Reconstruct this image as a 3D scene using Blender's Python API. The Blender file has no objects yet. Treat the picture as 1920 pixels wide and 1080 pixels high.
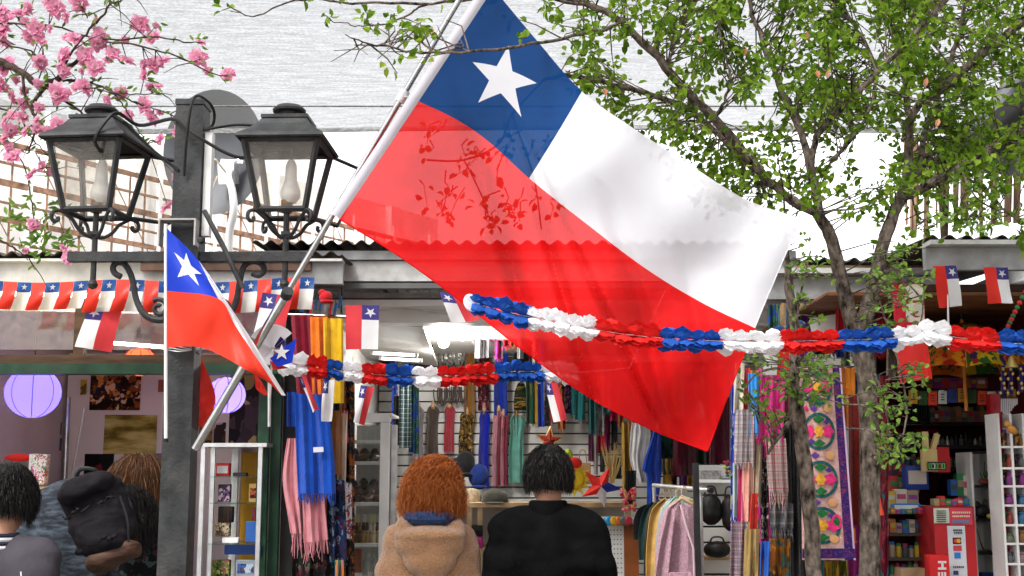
import bpy, bmesh, math, random
from mathutils import Vector, Matrix, Euler, noise
R = math.radians
random.seed(7)
S = bpy.context.scene
COL = S.collection

# ------------------------------------------------------------------ camera, sky, sun, exposure
FPX, PITCH, CAMZ = 2318.0, R(8.6), 1.55
cd = bpy.data.cameras.new('camera'); cam = bpy.data.objects.new('camera', cd); COL.objects.link(cam)
cd.sensor_width = 36.0; cd.lens = 36.0 * FPX / 1920.0; cd.clip_start = 0.05; cd.clip_end = 3000
cam.location = (0, 0, CAMZ); cam.rotation_euler = (R(90) + PITCH, 0, 0)
S.camera = cam
SUN_EL, SUN_AZ = R(52), R(215)      # azimuth from +Y, clockwise: behind the photographer, to the left
w = bpy.data.worlds.new('World'); S.world = w; w.use_nodes = True
nt = w.node_tree; nt.nodes.clear()
sky = nt.nodes.new('ShaderNodeTexSky'); sky.sky_type = 'NISHITA'; sky.sun_disc = False
sky.sun_elevation = SUN_EL; sky.sun_rotation = SUN_AZ; sky.air_density = 1.0; sky.dust_density = 6.0; sky.ozone_density = 1.0
hs = nt.nodes.new('ShaderNodeHueSaturation'); hs.inputs['Saturation'].default_value = 0.10
bg = nt.nodes.new('ShaderNodeBackground'); bg.inputs['Strength'].default_value = 0.15
wo = nt.nodes.new('ShaderNodeOutputWorld')
nt.links.new(sky.outputs[0], hs.inputs['Color']); nt.links.new(hs.outputs[0], bg.inputs[0]); nt.links.new(bg.outputs[0], wo.inputs[0])
sd = bpy.data.lights.new('sun', 'SUN'); sd.energy = 1.4; sd.angle = R(14); sd.color = (1.0, 0.96, 0.9)
so = bpy.data.objects.new('sun', sd); COL.objects.link(so)
_d = Vector((math.sin(SUN_AZ) * math.cos(SUN_EL), math.cos(SUN_AZ) * math.cos(SUN_EL), math.sin(SUN_EL)))
so.rotation_euler = _d.to_track_quat('Z', 'Y').to_euler(); so.location = _d * 40
S.view_settings.view_transform = 'Standard'; S.view_settings.look = 'None'
S.view_settings.exposure = 2.3; S.view_settings.gamma = 1.0; S.view_settings.use_curve_mapping = False
S.render.engine = 'CYCLES'
S.cycles.use_denoising = True
S.cycles.max_bounces = 8; S.cycles.transparent_max_bounces = 24
S.cycles.sample_clamp_indirect = 6.0

# ------------------------------------------------------------------ layout helper: photo point + real distance -> place
_cp, _sp = math.cos(PITCH), math.sin(PITCH)
def W(px, py, D):
    xc = (px - 960.0) / FPX; yc = (540.0 - py) / FPX
    d = Vector((xc, _cp - yc * _sp, _sp + yc * _cp))
    return Vector((0, 0, CAMZ)) + d * (D / d.y)
def ppm(D): return FPX / D * 1.0      # pixels per metre, about

# ------------------------------------------------------------------ mesh builder
class MB:
    def __init__(s): s.v = []; s.f = []; s.m = []
    def _add(s, vs, fs, mi=0):
        o = len(s.v); s.v += [Vector(p) for p in vs]
        s.f += [tuple(i + o for i in f) for f in fs]; s.m += [mi] * len(fs)
        return s
    def box(s, c, size, rot=None, mi=0):
        hx, hy, hz = size[0] / 2, size[1] / 2, size[2] / 2
        vs = [Vector((x, y, z)) for x in (-hx, hx) for y in (-hy, hy) for z in (-hz, hz)]
        if rot is not None:
            m = rot if isinstance(rot, Matrix) else Euler(rot).to_matrix()
            vs = [m @ v for v in vs]
        c = Vector(c)
        return s._add([v + c for v in vs], [(0, 1, 3, 2), (4, 6, 7, 5), (0, 4, 5, 1), (2, 3, 7, 6), (0, 2, 6, 4), (1, 5, 7, 3)], mi)
    def rbox(s, c, size, b=0.01, rot=None, mi=0):       # box with chamfered vertical-plane edges
        hx, hy, hz = size[0] / 2, size[1] / 2, size[2] / 2
        b = min(b, hx * .9, hz * .9, hy * .9)
        prof = [(-hx + b, -hz), (hx - b, -hz), (hx, -hz + b), (hx, hz - b), (hx - b, hz), (-hx + b, hz), (-hx, hz - b), (-hx, -hz + b)]
        rings = []
        for y, k in ((-hy, 1 - b / max(hx, hz)), (-hy + b, 1), (hy - b, 1), (hy, 1 - b / max(hx, hz))):
            rings.append([Vector((x * k, y, z * k)) for x, z in prof])
        m = None
        if rot is not None: m = rot if isinstance(rot, Matrix) else Euler(rot).to_matrix()
        c = Vector(c); vs = []
        for r in rings:
            for p in r: vs.append((m @ p if m else p) + c)
        fs = []
        for i in range(3):
            for j in range(8):
                a = i * 8 + j; b2 = i * 8 + (j + 1) % 8
                fs.append((a, b2, b2 + 8, a + 8))
        fs.append(tuple(reversed(range(8)))); fs.append(tuple(range(24, 32)))
        return s._add(vs, fs, mi)
    def tube(s, pts, r, n=8, cap=True, mi=0, flat=1.0):
        pts = [Vector(p) for p in pts]
        rr = r if isinstance(r, (list, tuple)) else [r] * len(pts)
        vs = []; fs = []; N = len(pts)
        up = None
        for i, p in enumerate(pts):
            t = (pts[min(i + 1, N - 1)] - pts[max(i - 1, 0)])
            if t.length < 1e-9: t = Vector((0, 0, 1))
            t.normalize()
            if up is None:
                a = Vector((0, 0, 1)) if abs(t.z) < .9 else Vector((1, 0, 0))
                up = t.cross(a).normalized()
            up = (up - t * up.dot(t))
            if up.length < 1e-6: up = t.orthogonal()
            up.normalize(); sd_ = t.cross(up)
            for k in range(n):
                a = 2 * math.pi * k / n
                vs.append(p + (up * math.cos(a) + sd_ * math.sin(a) * flat) * rr[i])
        for i in range(N - 1):
            for k in range(n):
                a = i * n + k; b = i * n + (k + 1) % n
                fs.append((a, b, b + n, a + n))
        if cap:
            fs.append(tuple(reversed(range(n)))); fs.append(tuple(range((N - 1) * n, N * n)))
        return s._add(vs, fs, mi)
    def lathe(s, prof, c=(0, 0, 0), n=20, mi=0, rot=None, sx=1, sy=1, cap=True):
        c = Vector(c); vs = []; fs = []
        m = None
        if rot is not None: m = rot if isinstance(rot, Matrix) else Euler(rot).to_matrix()
        for r, z in prof:
            for k in range(n):
                a = 2 * math.pi * k / n
                p = Vector((r * math.cos(a) * sx, r * math.sin(a) * sy, z))
                vs.append((m @ p if m else p) + c)
        for i in range(len(prof) - 1):
            for k in range(n):
                a = i * n + k; b = i * n + (k + 1) % n
                fs.append((a, b, b + n, a + n))
        if cap:
            if prof[0][0] > 1e-5: fs.append(tuple(reversed(range(n))))
            if prof[-1][0] > 1e-5: fs.append(tuple(range((len(prof) - 1) * n, len(prof) * n)))
        return s._add(vs, fs, mi)
    def sheet(s, fn, nu, nv, u0=0, u1=1, v0=0, v1=1, mi=0, thick=0.0):
        vs = []; fs = []
        for j in range(nv + 1):
            for i in range(nu + 1):
                vs.append(Vector(fn(u0 + (u1 - u0) * i / nu, v0 + (v1 - v0) * j / nv)))
        q = lambda i, j: j * (nu + 1) + i
        for j in range(nv):
            for i in range(nu):
                fs.append((q(i, j), q(i, j + 1), q(i + 1, j + 1), q(i + 1, j)))
        if thick:
            nn = len(vs); nr = [Vector((0, 0, 0)) for _ in vs]
            for f in fs:
                nrm = (vs[f[1]] - vs[f[0]]).cross(vs[f[3]] - vs[f[0]])
                for a in f: nr[a] += nrm
            for a in range(nn):
                k = nr[a].normalized() if nr[a].length > 1e-12 else Vector((0, -1, 0))
                vs.append(vs[a] - k * thick)
            fs += [tuple(a + nn for a in reversed(f)) for f in fs[:]]
            rim = [q(i, 0) for i in range(nu + 1)] + [q(nu, j) for j in range(1, nv + 1)] + [q(i, nv) for i in range(nu - 1, -1, -1)] + [q(0, j) for j in range(nv - 1, 0, -1)]
            for a, b in zip(rim, rim[1:] + rim[:1]): fs.append((a, b, b + nn, a + nn))
        return s._add(vs, fs, mi)
    def ell(s, c, r, n=12, m=8, rot=None, mi=0, jit=0.0, rnd=None):
        c = Vector(c); mm = None
        if rot is not None: mm = rot if isinstance(rot, Matrix) else Euler(rot).to_matrix()
        vs = []; fs = []
        for j in range(1, m):
            th = math.pi * j / m
            for k in range(n):
                a = 2 * math.pi * k / n
                q = 1 + ((rnd or random).uniform(-jit, jit) if jit else 0)
                p = Vector((r[0] * math.sin(th) * math.cos(a), r[1] * math.sin(th) * math.sin(a), r[2] * math.cos(th))) * q
                vs.append((mm @ p if mm else p) + c)
        for j in range(m - 2):
            for k in range(n):
                a = j * n + k; b = j * n + (k + 1) % n
                fs.append((a, a + n, b + n, b))
        t = Vector((0, 0, r[2])); t = mm @ t if mm else t
        vs.append(c + t); vs.append(c - t); T = len(vs) - 2
        for k in range(n):
            fs.append((T, k, (k + 1) % n)); a = (m - 2) * n
            fs.append((T + 1, a + (k + 1) % n, a + k))
        return s._add(vs, fs, mi)
    def caps(s, a, b, ra, rb, n=12):        # tapered capsule
        a = Vector(a); b = Vector(b); t = (b - a); L = t.length
        q = t.to_track_quat('Z', 'Y').to_matrix() if L > 1e-6 else Matrix.Identity(3)
        prof = []
        for i in range(5):
            x = -math.pi / 2 + math.pi / 2 * i / 4; prof.append((max(ra * math.cos(x), 1e-4), ra * math.sin(x)))
        for i in range(5):
            x = math.pi / 2 * i / 4; prof.append((max(rb * math.cos(x), 1e-4), L + rb * math.sin(x)))
        return s.lathe(prof, a, n, rot=q)
    def prism(s, poly, fn, t=0.004, mi=0):   # polygon in a plane map fn(x,y,depth)
        n = len(poly)
        vs = [fn(x, y, 0) for x, y in poly] + [fn(x, y, t) for x, y in poly]
        fs = [tuple(range(n)), tuple(reversed(range(n, 2 * n)))] + [(i, (i + 1) % n, (i + 1) % n + n, i + n) for i in range(n)]
        return s._add(vs, fs, mi)
    def mesh(s, name, mats, smooth=True):
        me = bpy.data.meshes.new(name); me.from_pydata([tuple(v) for v in s.v], [], s.f)
        for m in (mats if isinstance(mats, (list, tuple)) else [mats]): me.materials.append(m)
        if any(s.m): me.polygons.foreach_set('material_index', s.m)
        if smooth:
            me.polygons.foreach_set('use_smooth', [True] * len(me.polygons))
            try: me.set_sharp_from_angle(angle=R(38))
            except Exception: pass
        me.update(); return me
    def build(s, name, mats, parent=None, smooth=True):
        o = bpy.data.objects.new(name, s.mesh(name, mats, smooth)); COL.objects.link(o)
        if parent is not None: attach(o, parent)
        return o
def attach(o, p):
    o.parent = p
    L = getattr(p, 'location'); base = Vector(p.location)
    q = p
    while q.parent is not None: q = q.parent
    o.matrix_parent_inverse = Matrix.Identity(4) if p.type != 'EMPTY' else Matrix.Translation(-Vector(p.location))
    return o
def tag(o, label=None, cat=None, group=None, kind=None):
    if label: o['label'] = label
    if cat: o['category'] = cat
    if group: o['group'] = group
    if kind: o['kind'] = kind
    return o
def thing(name, label, cat, loc=(0, 0, 0), group=None):
    o = bpy.data.objects.new(name, None); COL.objects.link(o); o.location = loc; o.empty_display_size = .05
    return tag(o, label, cat, group)
def link_copy(o, parent=None, name=None):
    c = o.copy(); COL.objects.link(c)
    if parent is not None: c.parent = parent; c.matrix_parent_inverse = o.matrix_parent_inverse.copy()
    return c

# ------------------------------------------------------------------ materials
_mc = {}
def _lin(c):
    return tuple((x / 12.92 if x <= .04045 else ((x + .055) / 1.055) ** 2.4) for x in c)
def hexc(h): return _lin(tuple(int(h[i:i + 2], 16) / 255 for i in (0, 2, 4)))
def newmat(name):
    m = bpy.data.materials.new(name); m.use_nodes = True; n = m.node_tree; n.nodes.clear()
    out = n.nodes.new('ShaderNodeOutputMaterial')
    return m, n, out
def N(nt_, typ, **kw):
    x = nt_.nodes.new(typ)
    for k, v in kw.items():
        if k in x.inputs: x.inputs[k].default_value = v
        else: setattr(x, k, v)
    return x
def mat(name, col, rough=.65, metal=0.0, var=.12, vscale=6.0, bump=.0, bscale=60.0, trans=0.0, clear=0.0, dirt=0.0, sheen=0.0, spec=.25, stretch=None):
    """principled with procedural colour variation, bump, optional thin translucency and see-through weave"""
    if name in _mc: return _mc[name]
    if isinstance(col, str): col = hexc(col)
    m, n, out = newmat(name); L = n.links
    tc = N(n, 'ShaderNodeTexCoord'); src = tc.outputs['Object']
    if stretch:
        mp = N(n, 'ShaderNodeMapping'); mp.inputs['Scale'].default_value = stretch; L.new(src, mp.inputs[0]); src = mp.outputs[0]
    b = N(n, 'ShaderNodeBsdfPrincipled'); b.inputs['Roughness'].default_value = rough; b.inputs['Metallic'].default_value = metal
    b.inputs['Specular IOR Level'].default_value = spec
    if sheen: b.inputs['Sheen Weight'].default_value = sheen
    nz = N(n, 'ShaderNodeTexNoise'); nz.inputs['Scale'].default_value = vscale; nz.inputs['Detail'].default_value = 6; L.new(src, nz.inputs['Vector'])
    mx = N(n, 'ShaderNodeMix', data_type='RGBA')
    lo = [max(0, c * (1 - var * 1.6)) for c in col[:3]] + [1]; hi = [min(1, c * (1 + var)) for c in col[:3]] + [1]
    mx.inputs[6].default_value = lo; mx.inputs[7].default_value = hi
    rp = N(n, 'ShaderNodeMapRange'); rp.inputs[1].default_value = .3; rp.inputs[2].default_value = .7
    L.new(nz.outputs[0], rp.inputs[0]); L.new(rp.outputs[0], mx.inputs[0])
    colout = mx.outputs[2]
    if dirt:
        n2 = N(n, 'ShaderNodeTexNoise'); n2.inputs['Scale'].default_value = vscale * .45; n2.inputs['Detail'].default_value = 9; n2.inputs['Roughness'].default_value = .7
        L.new(src, n2.inputs['Vector'])
        r2 = N(n, 'ShaderNodeMapRange'); r2.inputs[1].default_value = .5; r2.inputs[2].default_value = .75; r2.inputs[4].default_value = dirt
        L.new(n2.outputs[0], r2.inputs[0])
        m2 = N(n, 'ShaderNodeMix', data_type='RGBA'); m2.inputs[7].default_value = (.09, .075, .06, 1)
        L.new(r2.outputs[0], m2.inputs[0]); L.new(colout, m2.inputs[6]); colout = m2.outputs[2]
    L.new(colout, b.inputs['Base Color'])
    if bump:
        n3 = N(n, 'ShaderNodeTexNoise'); n3.inputs['Scale'].default_value = bscale; n3.inputs['Detail'].default_value = 4; L.new(src, n3.inputs['Vector'])
        bp = N(n, 'ShaderNodeBump'); bp.inputs['Strength'].default_value = bump; bp.inputs['Distance'].default_value = .01
        L.new(n3.outputs[0], bp.inputs['Height']); L.new(bp.outputs[0], b.inputs['Normal'])
    sh = b.outputs[0]
    if trans:
        t = N(n, 'ShaderNodeBsdfTranslucent'); L.new(colout, t.inputs[0])
        ms = N(n, 'ShaderNodeMixShader'); ms.inputs[0].default_value = trans; L.new(sh, ms.inputs[1]); L.new(t.outputs[0], ms.inputs[2]); sh = ms.outputs[0]
    if clear:
        t = N(n, 'ShaderNodeBsdfTransparent')
        bri = N(n, 'ShaderNodeMix', data_type='RGBA'); bri.inputs[0].default_value = .5; bri.inputs[7].default_value = (1, 1, 1, 1)
        L.new(colout, bri.inputs[6]); L.new(bri.outputs[2], t.inputs[0])
        ms = N(n, 'ShaderNodeMixShader'); ms.inputs[0].default_value = clear; L.new(sh, ms.inputs[1]); L.new(t.outputs[0], ms.inputs[2]); sh = ms.outputs[0]
    L.new(sh, out.inputs[0]); _mc[name] = m
    return m
def glow(name, col, strength):
    if name in _mc: return _mc[name]
    m, n, out = newmat(name); e = N(n, 'ShaderNodeEmission'); e.inputs[0].default_value = (*col, 1); e.inputs[1].default_value = strength
    n.links.new(e.outputs[0], out.inputs[0]); _mc[name] = m; return m
def glass(name, tint=(.9, .93, .92), dirt=.12, rough=.05, refl=.10):
    if name in _mc: return _mc[name]
    m, n, out = newmat(name); L = n.links
    t = N(n, 'ShaderNodeBsdfTransparent'); t.inputs[0].default_value = (*tint, 1)
    g = N(n, 'ShaderNodeBsdfGlossy'); g.inputs['Roughness'].default_value = rough
    d = N(n, 'ShaderNodeBsdfDiffuse'); d.inputs[0].default_value = (.62, .58, .52, 1)
    tl = N(n, 'ShaderNodeBsdfTranslucent'); tl.inputs[0].default_value = (.62, .58, .52, 1)
    dd = N(n, 'ShaderNodeMixShader'); dd.inputs[0].default_value = .5; L.new(d.outputs[0], dd.inputs[1]); L.new(tl.outputs[0], dd.inputs[2])
    tc = N(n, 'ShaderNodeTexCoord'); nz = N(n, 'ShaderNodeTexNoise'); nz.inputs['Scale'].default_value = 22; nz.inputs['Detail'].default_value = 8
    L.new(tc.outputs['Object'], nz.inputs['Vector'])
    rp = N(n, 'ShaderNodeMapRange'); rp.inputs[1].default_value = .35; rp.inputs[2].default_value = .7; rp.inputs[3].default_value = dirt * .5; rp.inputs[4].default_value = min(1, dirt * 1.5)
    L.new(nz.outputs[0], rp.inputs[0])
    a = N(n, 'ShaderNodeMixShader'); a.inputs[0].default_value = refl; L.new(t.outputs[0], a.inputs[1]); L.new(g.outputs[0], a.inputs[2])
    b = N(n, 'ShaderNodeMixShader'); L.new(rp.outputs[0], b.inputs[0]); L.new(a.outputs[0], b.inputs[1]); L.new(dd.outputs[0], b.inputs[2])
    L.new(b.outputs[0], out.inputs[0]); _mc[name] = m; return m
def leafmat(name, cols, trans=.45, rough=.45, spec=.15):
    if name in _mc: return _mc[name]
    m, n, out = newmat(name); L = n.links
    g = N(n, 'ShaderNodeNewGeometry'); cr = N(n, 'ShaderNodeValToRGB')
    els = cr.color_ramp.elements
    while len(els) < len(cols): els.new(.5)
    for i, c in enumerate(cols): els[i].position = i / (len(cols) - 1); els[i].color = (*c, 1)
    L.new(g.outputs['Random Per Island'], cr.inputs[0])
    b = N(n, 'ShaderNodeBsdfPrincipled'); b.inputs['Roughness'].default_value = rough; b.inputs['Specular IOR Level'].default_value = spec
    t = N(n, 'ShaderNodeBsdfTranslucent'); ms = N(n, 'ShaderNodeMixShader'); ms.inputs[0].default_value = trans
    L.new(cr.outputs[0], b.inputs['Base Color']); L.new(cr.outputs[0], t.inputs[0])
    L.new(b.outputs[0], ms.inputs[1]); L.new(t.outputs[0], ms.inputs[2]); L.new(ms.outputs[0], out.inputs[0])
    _mc[name] = m; return m
def islandmat(name, cols, rough=.6):
    return leafmat(name, cols, 0.0, rough)
def plaid(name, base, c1, c2, s=14.0, s2=None, rough=.9):
    """woven check: two crossing sets of stripes"""
    if name in _mc: return _mc[name]
    m, n, out = newmat(name); L = n.links
    tc = N(n, 'ShaderNodeTexCoord'); sp = N(n, 'ShaderNodeSeparateXYZ'); L.new(tc.outputs['Object'], sp.inputs[0])
    def band(sock, sc, off, wd):
        a = N(n, 'ShaderNodeMath', operation='MULTIPLY_ADD'); a.inputs[1].default_value = sc; a.inputs[2].default_value = off; L.new(sock, a.inputs[0])
        f = N(n, 'ShaderNodeMath', operation='FRACT'); L.new(a.outputs[0], f.inputs[0])
        c = N(n, 'ShaderNodeMath', operation='LESS_THAN'); c.inputs[1].default_value = wd; L.new(f.outputs[0], c.inputs[0]); return c.outputs[0]
    cur = None
    def over(prev, colr, fac_sock, k):
        mm = N(n, 'ShaderNodeMix', data_type='RGBA'); mu = N(n, 'ShaderNodeMath', operation='MULTIPLY'); mu.inputs[1].default_value = k
        L.new(fac_sock, mu.inputs[0]); L.new(mu.outputs[0], mm.inputs[0]); mm.inputs[7].default_value = (*colr, 1)
        if isinstance(prev, tuple): mm.inputs[6].default_value = (*prev, 1)
        else: L.new(prev, mm.inputs[6])
        return mm.outputs[2]
    s2 = s2 or s
    cur = over(base, c1, band(sp.outputs[0], s, 0, .4), .55)
    cur = over(cur, c1, band(sp.outputs[2], s2, 0, .4), .55)
    cur = over(cur, c2, band(sp.outputs[0], s, .45, .12), .8)
    cur = over(cur, c2, band(sp.outputs[2], s2, .45, .12), .8)
    b = N(n, 'ShaderNodeBsdfPrincipled'); b.inputs['Roughness'].default_value = rough; b.inputs['Specular IOR Level'].default_value = .2
    L.new(cur, b.inputs['Base Color'])
    nz = N(n, 'ShaderNodeTexNoise'); nz.inputs['Scale'].default_value = 180; L.new(tc.outputs['Object'], nz.inputs['Vector'])
    bp = N(n, 'ShaderNodeBump'); bp.inputs['Strength'].default_value = .25; bp.inputs['Distance'].default_value = .005; L.new(nz.outputs[0], bp.inputs['Height']); L.new(bp.outputs[0], b.inputs['Normal'])
    L.new(b.outputs[0], out.inputs[0]); _mc[name] = m; return m
def motley(name, cols, scale=18.0, rough=.85, kind='VORONOI', stretch=(1, 1, 1)):
    """printed cloth / picture in several colours (flat print)"""
    if name in _mc: return _mc[name]
    m, n, out = newmat(name); L = n.links
    tc = N(n, 'ShaderNodeTexCoord'); mp = N(n, 'ShaderNodeMapping'); mp.inputs['Scale'].default_value = stretch; L.new(tc.outputs['Object'], mp.inputs[0])
    nz = N(n, 'ShaderNodeTexNoise'); nz.inputs['Scale'].default_value = scale * .7; L.new(mp.outputs[0], nz.inputs['Vector'])
    ad = N(n, 'ShaderNodeMix', data_type='RGBA'); ad.blend_type = 'ADD'; ad.inputs[0].default_value = .12
    L.new(mp.outputs[0], ad.inputs[6]); L.new(nz.outputs['Color'], ad.inputs[7])
    if kind == 'VORONOI':
        v = N(n, 'ShaderNodeTexVoronoi'); v.inputs['Scale'].default_value = scale; L.new(ad.outputs[2], v.inputs['Vector'])
        sp = N(n, 'ShaderNodeSeparateColor'); L.new(v.outputs['Color'], sp.inputs[0]); val = sp.outputs[0]
    else:
        v = N(n, 'ShaderNodeTexNoise'); v.inputs['Scale'].default_value = scale; v.inputs['Detail'].default_value = 8; L.new(mp.outputs[0], v.inputs['Vector'])
        r_ = N(n, 'ShaderNodeMapRange'); r_.inputs[1].default_value = .3; r_.inputs[2].default_value = .7; L.new(v.outputs[0], r_.inputs[0]); val = r_.outputs[0]
    cr = N(n, 'ShaderNodeValToRGB'); els = cr.color_ramp.elements
    if kind == 'VORONOI': cr.color_ramp.interpolation = 'CONSTANT'
    while len(els) < len(cols): els.new(.5)
    for i, c in enumerate(cols): els[i].position = i / len(cols) if kind == 'VORONOI' else i / (len(cols) - 1); els[i].color = (*(hexc(c) if isinstance(c, str) else c), 1)
    L.new(val, cr.inputs[0])
    b = N(n, 'ShaderNodeBsdfPrincipled'); b.inputs['Roughness'].default_value = rough; b.inputs['Specular IOR Level'].default_value = .25
    L.new(cr.outputs[0], b.inputs['Base Color']); L.new(b.outputs[0], out.inputs[0]); _mc[name] = m; return m

IRON = mat('iron_paint', (.036, .038, .040), .55, .1, .35, 14, .25, 90, dirt=.35)
STEEL = mat('steel', (.50, .50, .51), .16, 1.0, .15, 20)
ALU = mat('aluminium', (.66, .67, .68), .4, .7, .12, 20)
WHITEM = mat('white_paint', (.74, .74, .73), .45, 0, .08, 5, dirt=.12)
WHITEW = mat('white_panel', (.72, .72, .70), .6, 0, .06, 3, dirt=.10)
BLACK = mat('black_paint', (.02, .02, .021), .5, 0, .3, 12)
WOODD = mat('dark_wood', (.06, .033, .016), .6, 0, .35, 5, .2, 40, stretch=(1, 1, 6))
WOODL = mat('light_wood', (.50, .34, .19), .6, 0, .25, 8, .1, 40)
GREENP = mat('green_paint', (.011, .045, .024), .4, 0, .3, 9, dirt=.3)
FLR = mat('flag_red', (.82, .012, .014), .75, 0, .10, 5, .5, 14, trans=.42, clear=.095, spec=.1)
FLB = mat('flag_blue', (.002, .052, .21), .75, 0, .08, 3, .25, 9, trans=.42, clear=.04, spec=.1)
FLW = mat('flag_white', (.80, .80, .85), .75, 0, .03, 3, .2, 9, trans=.45, clear=.07, spec=.1)
PFR = mat('paper_red', (.75, .035, .025), .7, 0, .08, 8, .2, 30, trans=.3)
PFB = mat('paper_blue', (.018, .045, .36), .7, 0, .1, 8, .2, 30, trans=.3)
PFW = mat('paper_white', (.78, .78, .80), .7, 0, .04, 8, .2, 30, trans=.3)
DFB = mat('paper_navy', (.055, .045, .22), .7, 0, .1, 8, trans=.25)
DFR = mat('paper_scarlet', (.62, .045, .055), .7, 0, .08, 8, trans=.25)
TSR = mat('tissue_red', (.70, .018, .016), .85, 0, .18, 16, .5, 60, trans=.3)
TSB = mat('tissue_blue', (.018, .10, .45), .85, 0, .22, 16, .5, 60, trans=.3)
TSW = mat('tissue_white', (.86, .86, .88), .85, 0, .05, 16, .5, 60, trans=.3)
SKIN = mat('skin', (.50, .26, .17), .5, 0, .12, 20, .1, 120)
BARK = mat('bark', (.135, .108, .088), .9, 0, .65, 45, 1.0, 110, stretch=(1, 1, .5), dirt=.4, spec=.1)
BARKD = mat('blossom_bark', (.055, .035, .028), .9, 0, .5, 30, .7, 80)
LEAF = leafmat('leaf_green', [(.06, .13, .010), (.12, .23, .014), (.19, .32, .024), (.30, .44, .05)], .6)
LEAFY = leafmat('leaf_spring', [(.10, .19, .03), (.17, .30, .05), (.24, .38, .07)], .5)
PINKB = leafmat('blossom_pink', [(.72, .23, .40), (.80, .38, .54), (.86, .54, .66)], .45, .8)

def curve(pts, n):
    """Catmull-Rom through pts (tuples of any length), n samples"""
    P = [tuple(float(c) for c in p) for p in pts]; out = []
    m = len(P) - 1
    for k in range(n + 1):
        t = k / n * m; i = min(int(t), m - 1); f = t - i
        p0 = P[max(i - 1, 0)]; p1 = P[i]; p2 = P[i + 1]; p3 = P[min(i + 2, m)]
        out.append(tuple(.5 * ((2 * b) + (-a + c) * f + (2 * a - 5 * b + 4 * c - d) * f * f + (-a + 3 * b - 3 * c + d) * f ** 3) for a, b, c, d in zip(p0, p1, p2, p3)))
    return out
def interp(tab, t):
    """piecewise Catmull-Rom through [(t, x, y, ...)]"""
    m = len(tab) - 1
    i = 0
    while i < m - 1 and t > tab[i + 1][0]: i += 1
    f = (t - tab[i][0]) / (tab[i + 1][0] - tab[i][0])
    p0 = tab[max(i - 1, 0)][1:]; p1 = tab[i][1:]; p2 = tab[i + 1][1:]; p3 = tab[min(i + 2, m)][1:]
    h1 = tab[i + 1][0] - tab[i][0]
    def tang(a, b, ta, tb): return [(y - x) / max(tb - ta, 1e-6) * h1 for x, y in zip(a, b)]
    m1 = tang(p0, p2, tab[max(i - 1, 0)][0], tab[i + 1][0]); m2 = tang(p1, p3, tab[i][0], tab[min(i + 2, m)][0])
    h00 = 2 * f ** 3 - 3 * f * f + 1; h10 = f ** 3 - 2 * f * f + f; h01 = -2 * f ** 3 + 3 * f * f; h11 = f ** 3 - f * f
    return tuple(h00 * a + h10 * ta + h01 * b + h11 * tb for a, ta, b, tb in zip(p1, m1, p2, m2))
STAR = [(math.sin(math.pi * k / 5) * (1 if k % 2 == 0 else .40), -math.cos(math.pi * k / 5) * (1 if k % 2 == 0 else .40)) for k in range(10)]
def star_on(fn, cu, cv, ru, rv, rot=0.0, off=.003, nsub=5):
    """star laid on the cloth fn(u,v) on both faces; subdivided so it follows the folds"""
    mb = MB()
    def pt(u, v, sg):
        e = .004; p = Vector(fn(u, v)); du = Vector(fn(u + e, v)) - Vector(fn(u - e, v)); dv = Vector(fn(u, v + e)) - Vector(fn(u, v - e))
        n_ = du.cross(dv); n_.normalize(); return p + n_ * off * sg
    for sg in (1, -1):
        for k in range(10):
            a = STAR[k]; b = STAR[(k + 1) % 10]
            for i in range(nsub):
                f0 = i / nsub; f1 = (i + 1) / nsub
                q = []
                for (x, y), f in ((a, f0), (b, f0), (b, f1), (a, f1)):
                    xr = x * math.cos(rot) - y * math.sin(rot); yr = x * math.sin(rot) + y * math.cos(rot)
                    q.append(pt(cu + ru * xr * f, cv + rv * yr * f, sg))
                if i == 0: q = [q[0], q[3], q[2]]; mb._add(q, [(0, 1, 2) if sg > 0 else (0, 2, 1)])
                else: mb._add(q, [(0, 3, 2, 1) if sg > 0 else (0, 1, 2, 3)])
    return mb
def inlaid_canton(root, fn, mbl, mw, nu, nv, cu, cv, r, rot):
    """blue square with the star let into it as its own white piece, both one layer thick"""
    from mathutils.geometry import delaunay_2d_cdt
    pts = [Vector((i / nu / 3, j / nv / 2)) for j in range(nv + 1) for i in range(nu + 1)]
    sp = []
    for k in range(10):
        a, b = STAR[k], STAR[(k + 1) % 10]
        for f in range(4):
            x, y = a[0] + (b[0] - a[0]) * f / 4, a[1] + (b[1] - a[1]) * f / 4
            sp.append(Vector((cu + r * (x * math.cos(rot) - y * math.sin(rot)), cv + r * 1.5 * (x * math.sin(rot) + y * math.cos(rot)))))
    n0 = len(pts); pts += sp; n = len(sp)
    V, E, F, _, _, _ = delaunay_2d_cdt(pts, [(n0 + i, n0 + (i + 1) % n) for i in range(n)], [], 0, 1e-7)
    def inside(p):
        c = False
        for i in range(n):
            a, b = sp[i], sp[(i + 1) % n]
            if (a.y > p.y) != (b.y > p.y) and p.x < (b.x - a.x) * (p.y - a.y) / (b.y - a.y) + a.x: c = not c
        return c
    P3 = [Vector(fn(p.x, p.y)) for p in V]; ms = {True: MB(), False: MB()}
    for f in F:
        q = sum((V[i] for i in f), Vector((0, 0))) / len(f); mb = ms[inside(q)]; mb._add([P3[i] for i in f], [tuple(range(len(f)))])
    for key, nm, m_ in ((False, 'blue_canton', mbl), (True, 'star', mw)):
        me = ms[key].mesh(nm, m_, False); bm_ = bmesh.new(); bm_.from_mesh(me); bmesh.ops.remove_doubles(bm_, verts=bm_.verts, dist=1e-5); bm_.to_mesh(me); bm_.free()
        me.polygons.foreach_set('use_smooth', [True] * len(me.polygons)); o = bpy.data.objects.new(nm, me); COL.objects.link(o); attach(o, root)
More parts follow.
